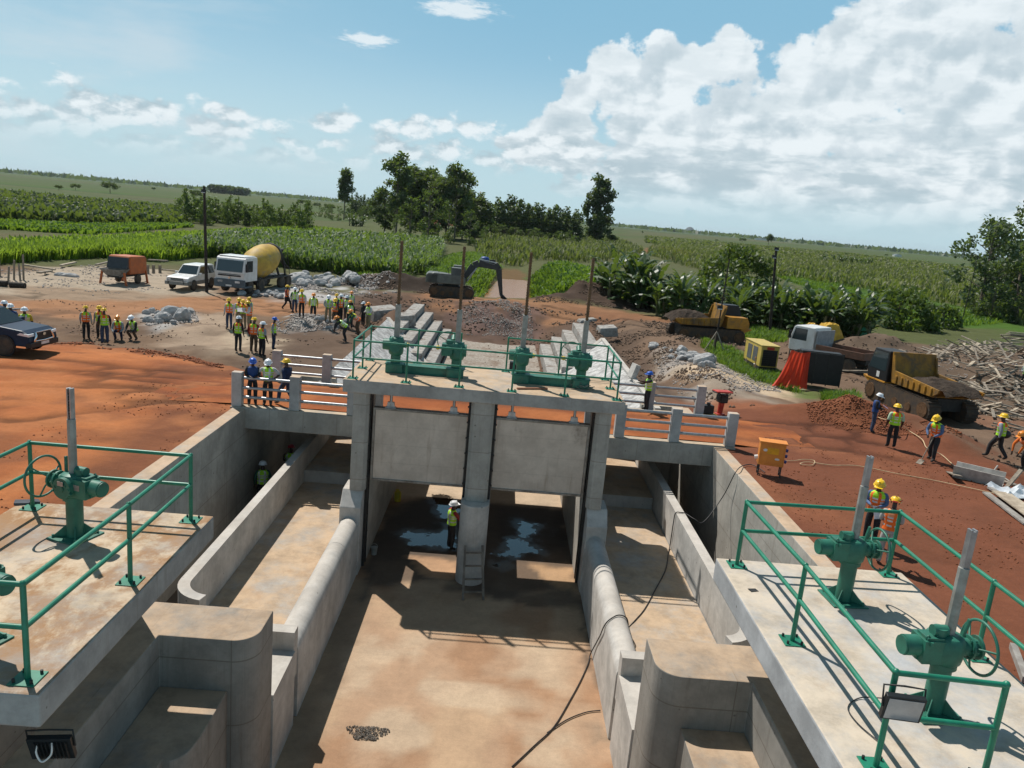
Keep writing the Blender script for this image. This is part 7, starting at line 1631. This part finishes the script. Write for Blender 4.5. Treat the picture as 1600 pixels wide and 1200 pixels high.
sky=N.new('ShaderNodeTexSky'); sky.sky_type='NISHITA'; sky.sun_disc=False; sky.sun_elevation=EL; sky.sun_rotation=AZ%(2*PI); sky.air_density=1.0; sky.dust_density=1.6; sky.ozone_density=1.2; sky.altitude=1000
tc=N.new('ShaderNodeTexCoord'); d=tc.outputs['Generated']
sp=N.new('ShaderNodeSeparateXYZ'); L.new(d,sp.inputs[0])
az=math_(N,L,'MULTIPLY',math_(N,L,'ARCTAN2',sp.outputs[0],sp.outputs[1]),180/PI)
el=math_(N,L,'MULTIPLY',math_(N,L,'ARCSINE',sp.outputs[2]),180/PI)
cb=N.new('ShaderNodeCombineXYZ'); L.new(az,cb.inputs[0]); L.new(el,cb.inputs[1])
def ae(u,v): r=ray(u,v).normalized(); return math.degrees(math.atan2(r.x,r.y)),math.degrees(math.asin(r.z))
def blob(u,v,ru,rv):                           # soft elliptical cloud body in azimuth / elevation
    a,e=ae(u,v); k=57.3/FOC
    mp=N.new('ShaderNodeMapping'); mp.vector_type='POINT'
    sx,sy=1/(ru*k),1/(rv*k); mp.inputs['Scale'].default_value=(sx,sy,1); mp.inputs['Location'].default_value=(-a*sx,-e*sy,0)
    L.new(cb.outputs[0],mp.inputs[0]); ln=N.new('ShaderNodeVectorMath'); ln.operation='LENGTH'; L.new(mp.outputs[0],ln.inputs[0])
    return math_(N,L,'SUBTRACT',1.,ln.outputs['Value'])
def field(bl):
    cur=None
    for q in bl:
        x=blob(*q)
        cur=x if cur is None else math_(N,L,'SMOOTH_MAX',cur,x,.25)
    return cur
def cn(scale,off=(0,0),detail=9,rough=.60,sx=1.,sy=1.3,dist=.25):
    mp=N.new('ShaderNodeMapping'); mp.inputs['Scale'].default_value=(sx,sy,1); mp.inputs['Location'].default_value=(off[0],off[1],3.7); L.new(cb.outputs[0],mp.inputs[0])
    return noise(N,L,mp.outputs[0],scale,detail,rough,dist)
skyc=mixc(N,L,sky.outputs[0],(SKYT[0],SKYT[1],SKYT[2]),1.,'MULTIPLY')
skyc=mixc(N,L,skyc,SKYB,.75); skyc=mixc(N,L,skyc,SKYB2,smooth(N,L,el,4.,15.))
hz_=smooth(N,L,el,11.,.0); skyc=mixc(N,L,skyc,SKYH,math_(N,L,'MULTIPLY',hz_,.85))
lf=math_(N,L,'MULTIPLY',smooth(N,L,az,2.,-36.),.28); skyc=mixc(N,L,skyc,SKYH,lf)
skyc=mixc(N,L,skyc,ZEN,smooth(N,L,el,15.,38.))          # deep blue towards the zenith
big=field([(1010,140,120,60),(925,135,55,26),(1030,85,34,30),(1140,120,46,56),(1120,215,240,70),(1330,110,95,95),(1280,130,46,60),(1450,70,120,110),(1590,110,150,150),(1370,45,46,38),(1350,260,280,90),(1560,290,220,110),(880,195,55,34),(1700,180,260,230),(960,250,160,36),(1150,290,220,40),(1400,345,330,46),(1000,300,150,24)])
def puff(scale,off,sx=1.,sy=1.2,wob=.35):
    mp=N.new('ShaderNodeMapping'); mp.inputs['Scale'].default_value=(sx,sy,1); mp.inputs['Location'].default_value=(off[0]*sx,off[1]*sy,0); L.new(cb.outputs[0],mp.inputs[0])
    nz=N.new('ShaderNodeTexNoise'); nz.noise_dimensions='2D'; nz.inputs['Scale'].default_value=scale*1.3; nz.inputs['Detail'].default_value=5; nz.inputs['Roughness'].default_value=.6; L.new(mp.outputs[0],nz.inputs['Vector'])
    vm=N.new('ShaderNodeVectorMath'); vm.operation='MULTIPLY_ADD'; L.new(nz.outputs['Color'],vm.inputs[0]); vm.inputs[1].default_value=(wob/scale*2,wob/scale*2,0); L.new(mp.outputs[0],vm.inputs[2])
    vo=N.new('ShaderNodeTexVoronoi'); vo.voronoi_dimensions='2D'; vo.feature='F1'; vo.inputs['Scale'].default_value=scale; L.new(vm.outputs[0],vo.inputs['Vector'])
    return math_(N,L,'SUBTRACT',.42,vo.outputs['Distance'])
def density(off,lo=0):
    n=cn(.22,off,6,.58,1.,1.3,.1)
    t=math_(N,L,'ADD',math_(N,L,'MULTIPLY',math_(N,L,'SUBTRACT',n,.5),2.4),math_(N,L,'MULTIPLY',puff(.30,off),1.15))
    t=math_(N,L,'ADD',t,math_(N,L,'MULTIPLY',puff(.80,off),.45))
    return math_(N,L,'ADD',math_(N,L,'MINIMUM',math_(N,L,'MULTIPLY',big,2.0),1.0),t)
DL=density((0,0)); D1=density((.55,-.80)); D0=math_(N,L,'ADD',DL,math_(N,L,'MULTIPLY',math_(N,L,'SUBTRACT',cn(1.7,(0,0),7,.62,1.,1.2,0),.5),.75))
cov=smooth(N,L,D0,-.02,.36)
rel=math_(N,L,'SUBTRACT',DL,D1)
lit=smooth(N,L,rel,-.62,.30)
core=smooth(N,L,D0,.25,1.3)
low=smooth(N,L,el,11.,2.5)
grey=smooth(N,L,cn(.34,(4.2,1.),8,.56,.7,2.4,.1),.42,.62)
gsh=math_(N,L,'MULTIPLY',math_(N,L,'ADD',math_(N,L,'MULTIPLY',grey,math_(N,L,'ADD',.25,math_(N,L,'MULTIPLY',low,.75))),0.),.92)
cc=mixc(N,L,CLOUD_D,CLOUD_L,lit); cc=mixc(N,L,cc,CLOUD_G,gsh); cc=mixc(N,L,cc,CLOUD_G,math_(N,L,'MULTIPLY',math_(N,L,'MULTIPLY',core,math_(N,L,'SUBTRACT',1.,lit)),.55))
fade=math_(N,L,'MULTIPLY',math_(N,L,'MULTIPLY',smooth(N,L,el,.3,4.),smooth(N,L,el,21.,17.)),.96)
out=mixc(N,L,skyc,cc,math_(N,L,'MULTIPLY',cov,fade))
sm=field([(215,185,130,40),(150,150,50,24),(60,190,110,34),(20,170,50,22),(400,205,60,20),(345,178,40,16),(300,195,60,26),(520,190,52,18),(610,218,60,24),(650,205,40,22),(715,212,70,26),(800,255,30,20),(300,235,360,22),(700,240,200,18),(870,232,70,26)])
def dens2(off):
    t=math_(N,L,'ADD',math_(N,L,'MULTIPLY',puff(.42,off,1.,1.9),1.1),math_(N,L,'MULTIPLY',math_(N,L,'SUBTRACT',cn(.9,off,7,.6,1.,1.6,.1),.5),1.5))
    return math_(N,L,'ADD',math_(N,L,'MINIMUM',math_(N,L,'MULTIPLY',sm,.95),.42),t)
E0=dens2((0,0));E1=dens2((.25,-.45))
cov2=math_(N,L,'MULTIPLY',smooth(N,L,E0,-.05,.55),.9)
cc2=mixc(N,L,CLOUD_G,CLOUD_L,smooth(N,L,math_(N,L,'SUBTRACT',E0,E1),-.45,.40))
out=mixc(N,L,out,cc2,math_(N,L,'MULTIPLY',cov2,smooth(N,L,el,1.2,4.5)))
st=field([(575,62,52,12),(720,14,70,16),(1316,18,16,10),(690,18,30,8)])
sn=cn(1.1,(2,2),8,.65,.6,2.2)
out=mixc(N,L,out,CLOUD_L,math_(N,L,'MULTIPLY',smooth(N,L,math_(N,L,'ADD',st,math_(N,L,'MULTIPLY',math_(N,L,'SUBTRACT',sn,.5),2.)),.1,.7),.8))
ci=math_(N,L,'MULTIPLY',smooth(N,L,cn(.10,(9,2),6,.6,.7,3.),.45,.75),.5); out=mixc(N,L,out,CLOUD_D,math_(N,L,'MULTIPLY',ci,math_(N,L,'MULTIPLY',smooth(N,L,az,0.,-24.),smooth(N,L,el,18.,10.))))
L.new(out,bg.inputs[0])
bg2=N.new('ShaderNodeBackground'); bg2.inputs[1].default_value=SKY_E; L.new(skyc,bg2.inputs[0])   # cloud-free part of the sky
mk=math_(N,L,'MULTIPLY',math_(N,L,'MULTIPLY',math_(N,L,'LESS_THAN',el,22.),math_(N,L,'GREATER_THAN',el,-.5)),math_(N,L,'LESS_THAN',math_(N,L,'ABSOLUTE',az),62.))
ms=N.new('ShaderNodeMixShader'); L.new(mk,ms.inputs[0]); L.new(bg2.outputs[0],ms.inputs[1]); L.new(bg.outputs[0],ms.inputs[2]); L.new(ms.outputs[0],N['World Output'].inputs[0])
# haze
if HAZE:
    b=MB(); b.box(-9500,9500,-60,11000,-6,60); m=bpy.data.materials.new('haze_air'); m.use_nodes=True; nt=m.node_tree; nt.nodes.clear()
    pv=nt.nodes.new('ShaderNodeVolumePrincipled'); pv.inputs['Color'].default_value=(.80,.88,.96,1); pv.inputs['Density'].default_value=HAZE*.9; pv.inputs['Anisotropy'].default_value=.2
    oo=nt.nodes.new('ShaderNodeOutputMaterial'); nt.links.new(pv.outputs[0],oo.inputs['Volume'])
    h=tag(b.build('haze',m),kind='stuff')
scn.view_settings.view_transform='Standard'; scn.view_settings.look='None'; scn.view_settings.exposure=EXPO; scn.view_settings.gamma=1
scn.render.engine='CYCLES'
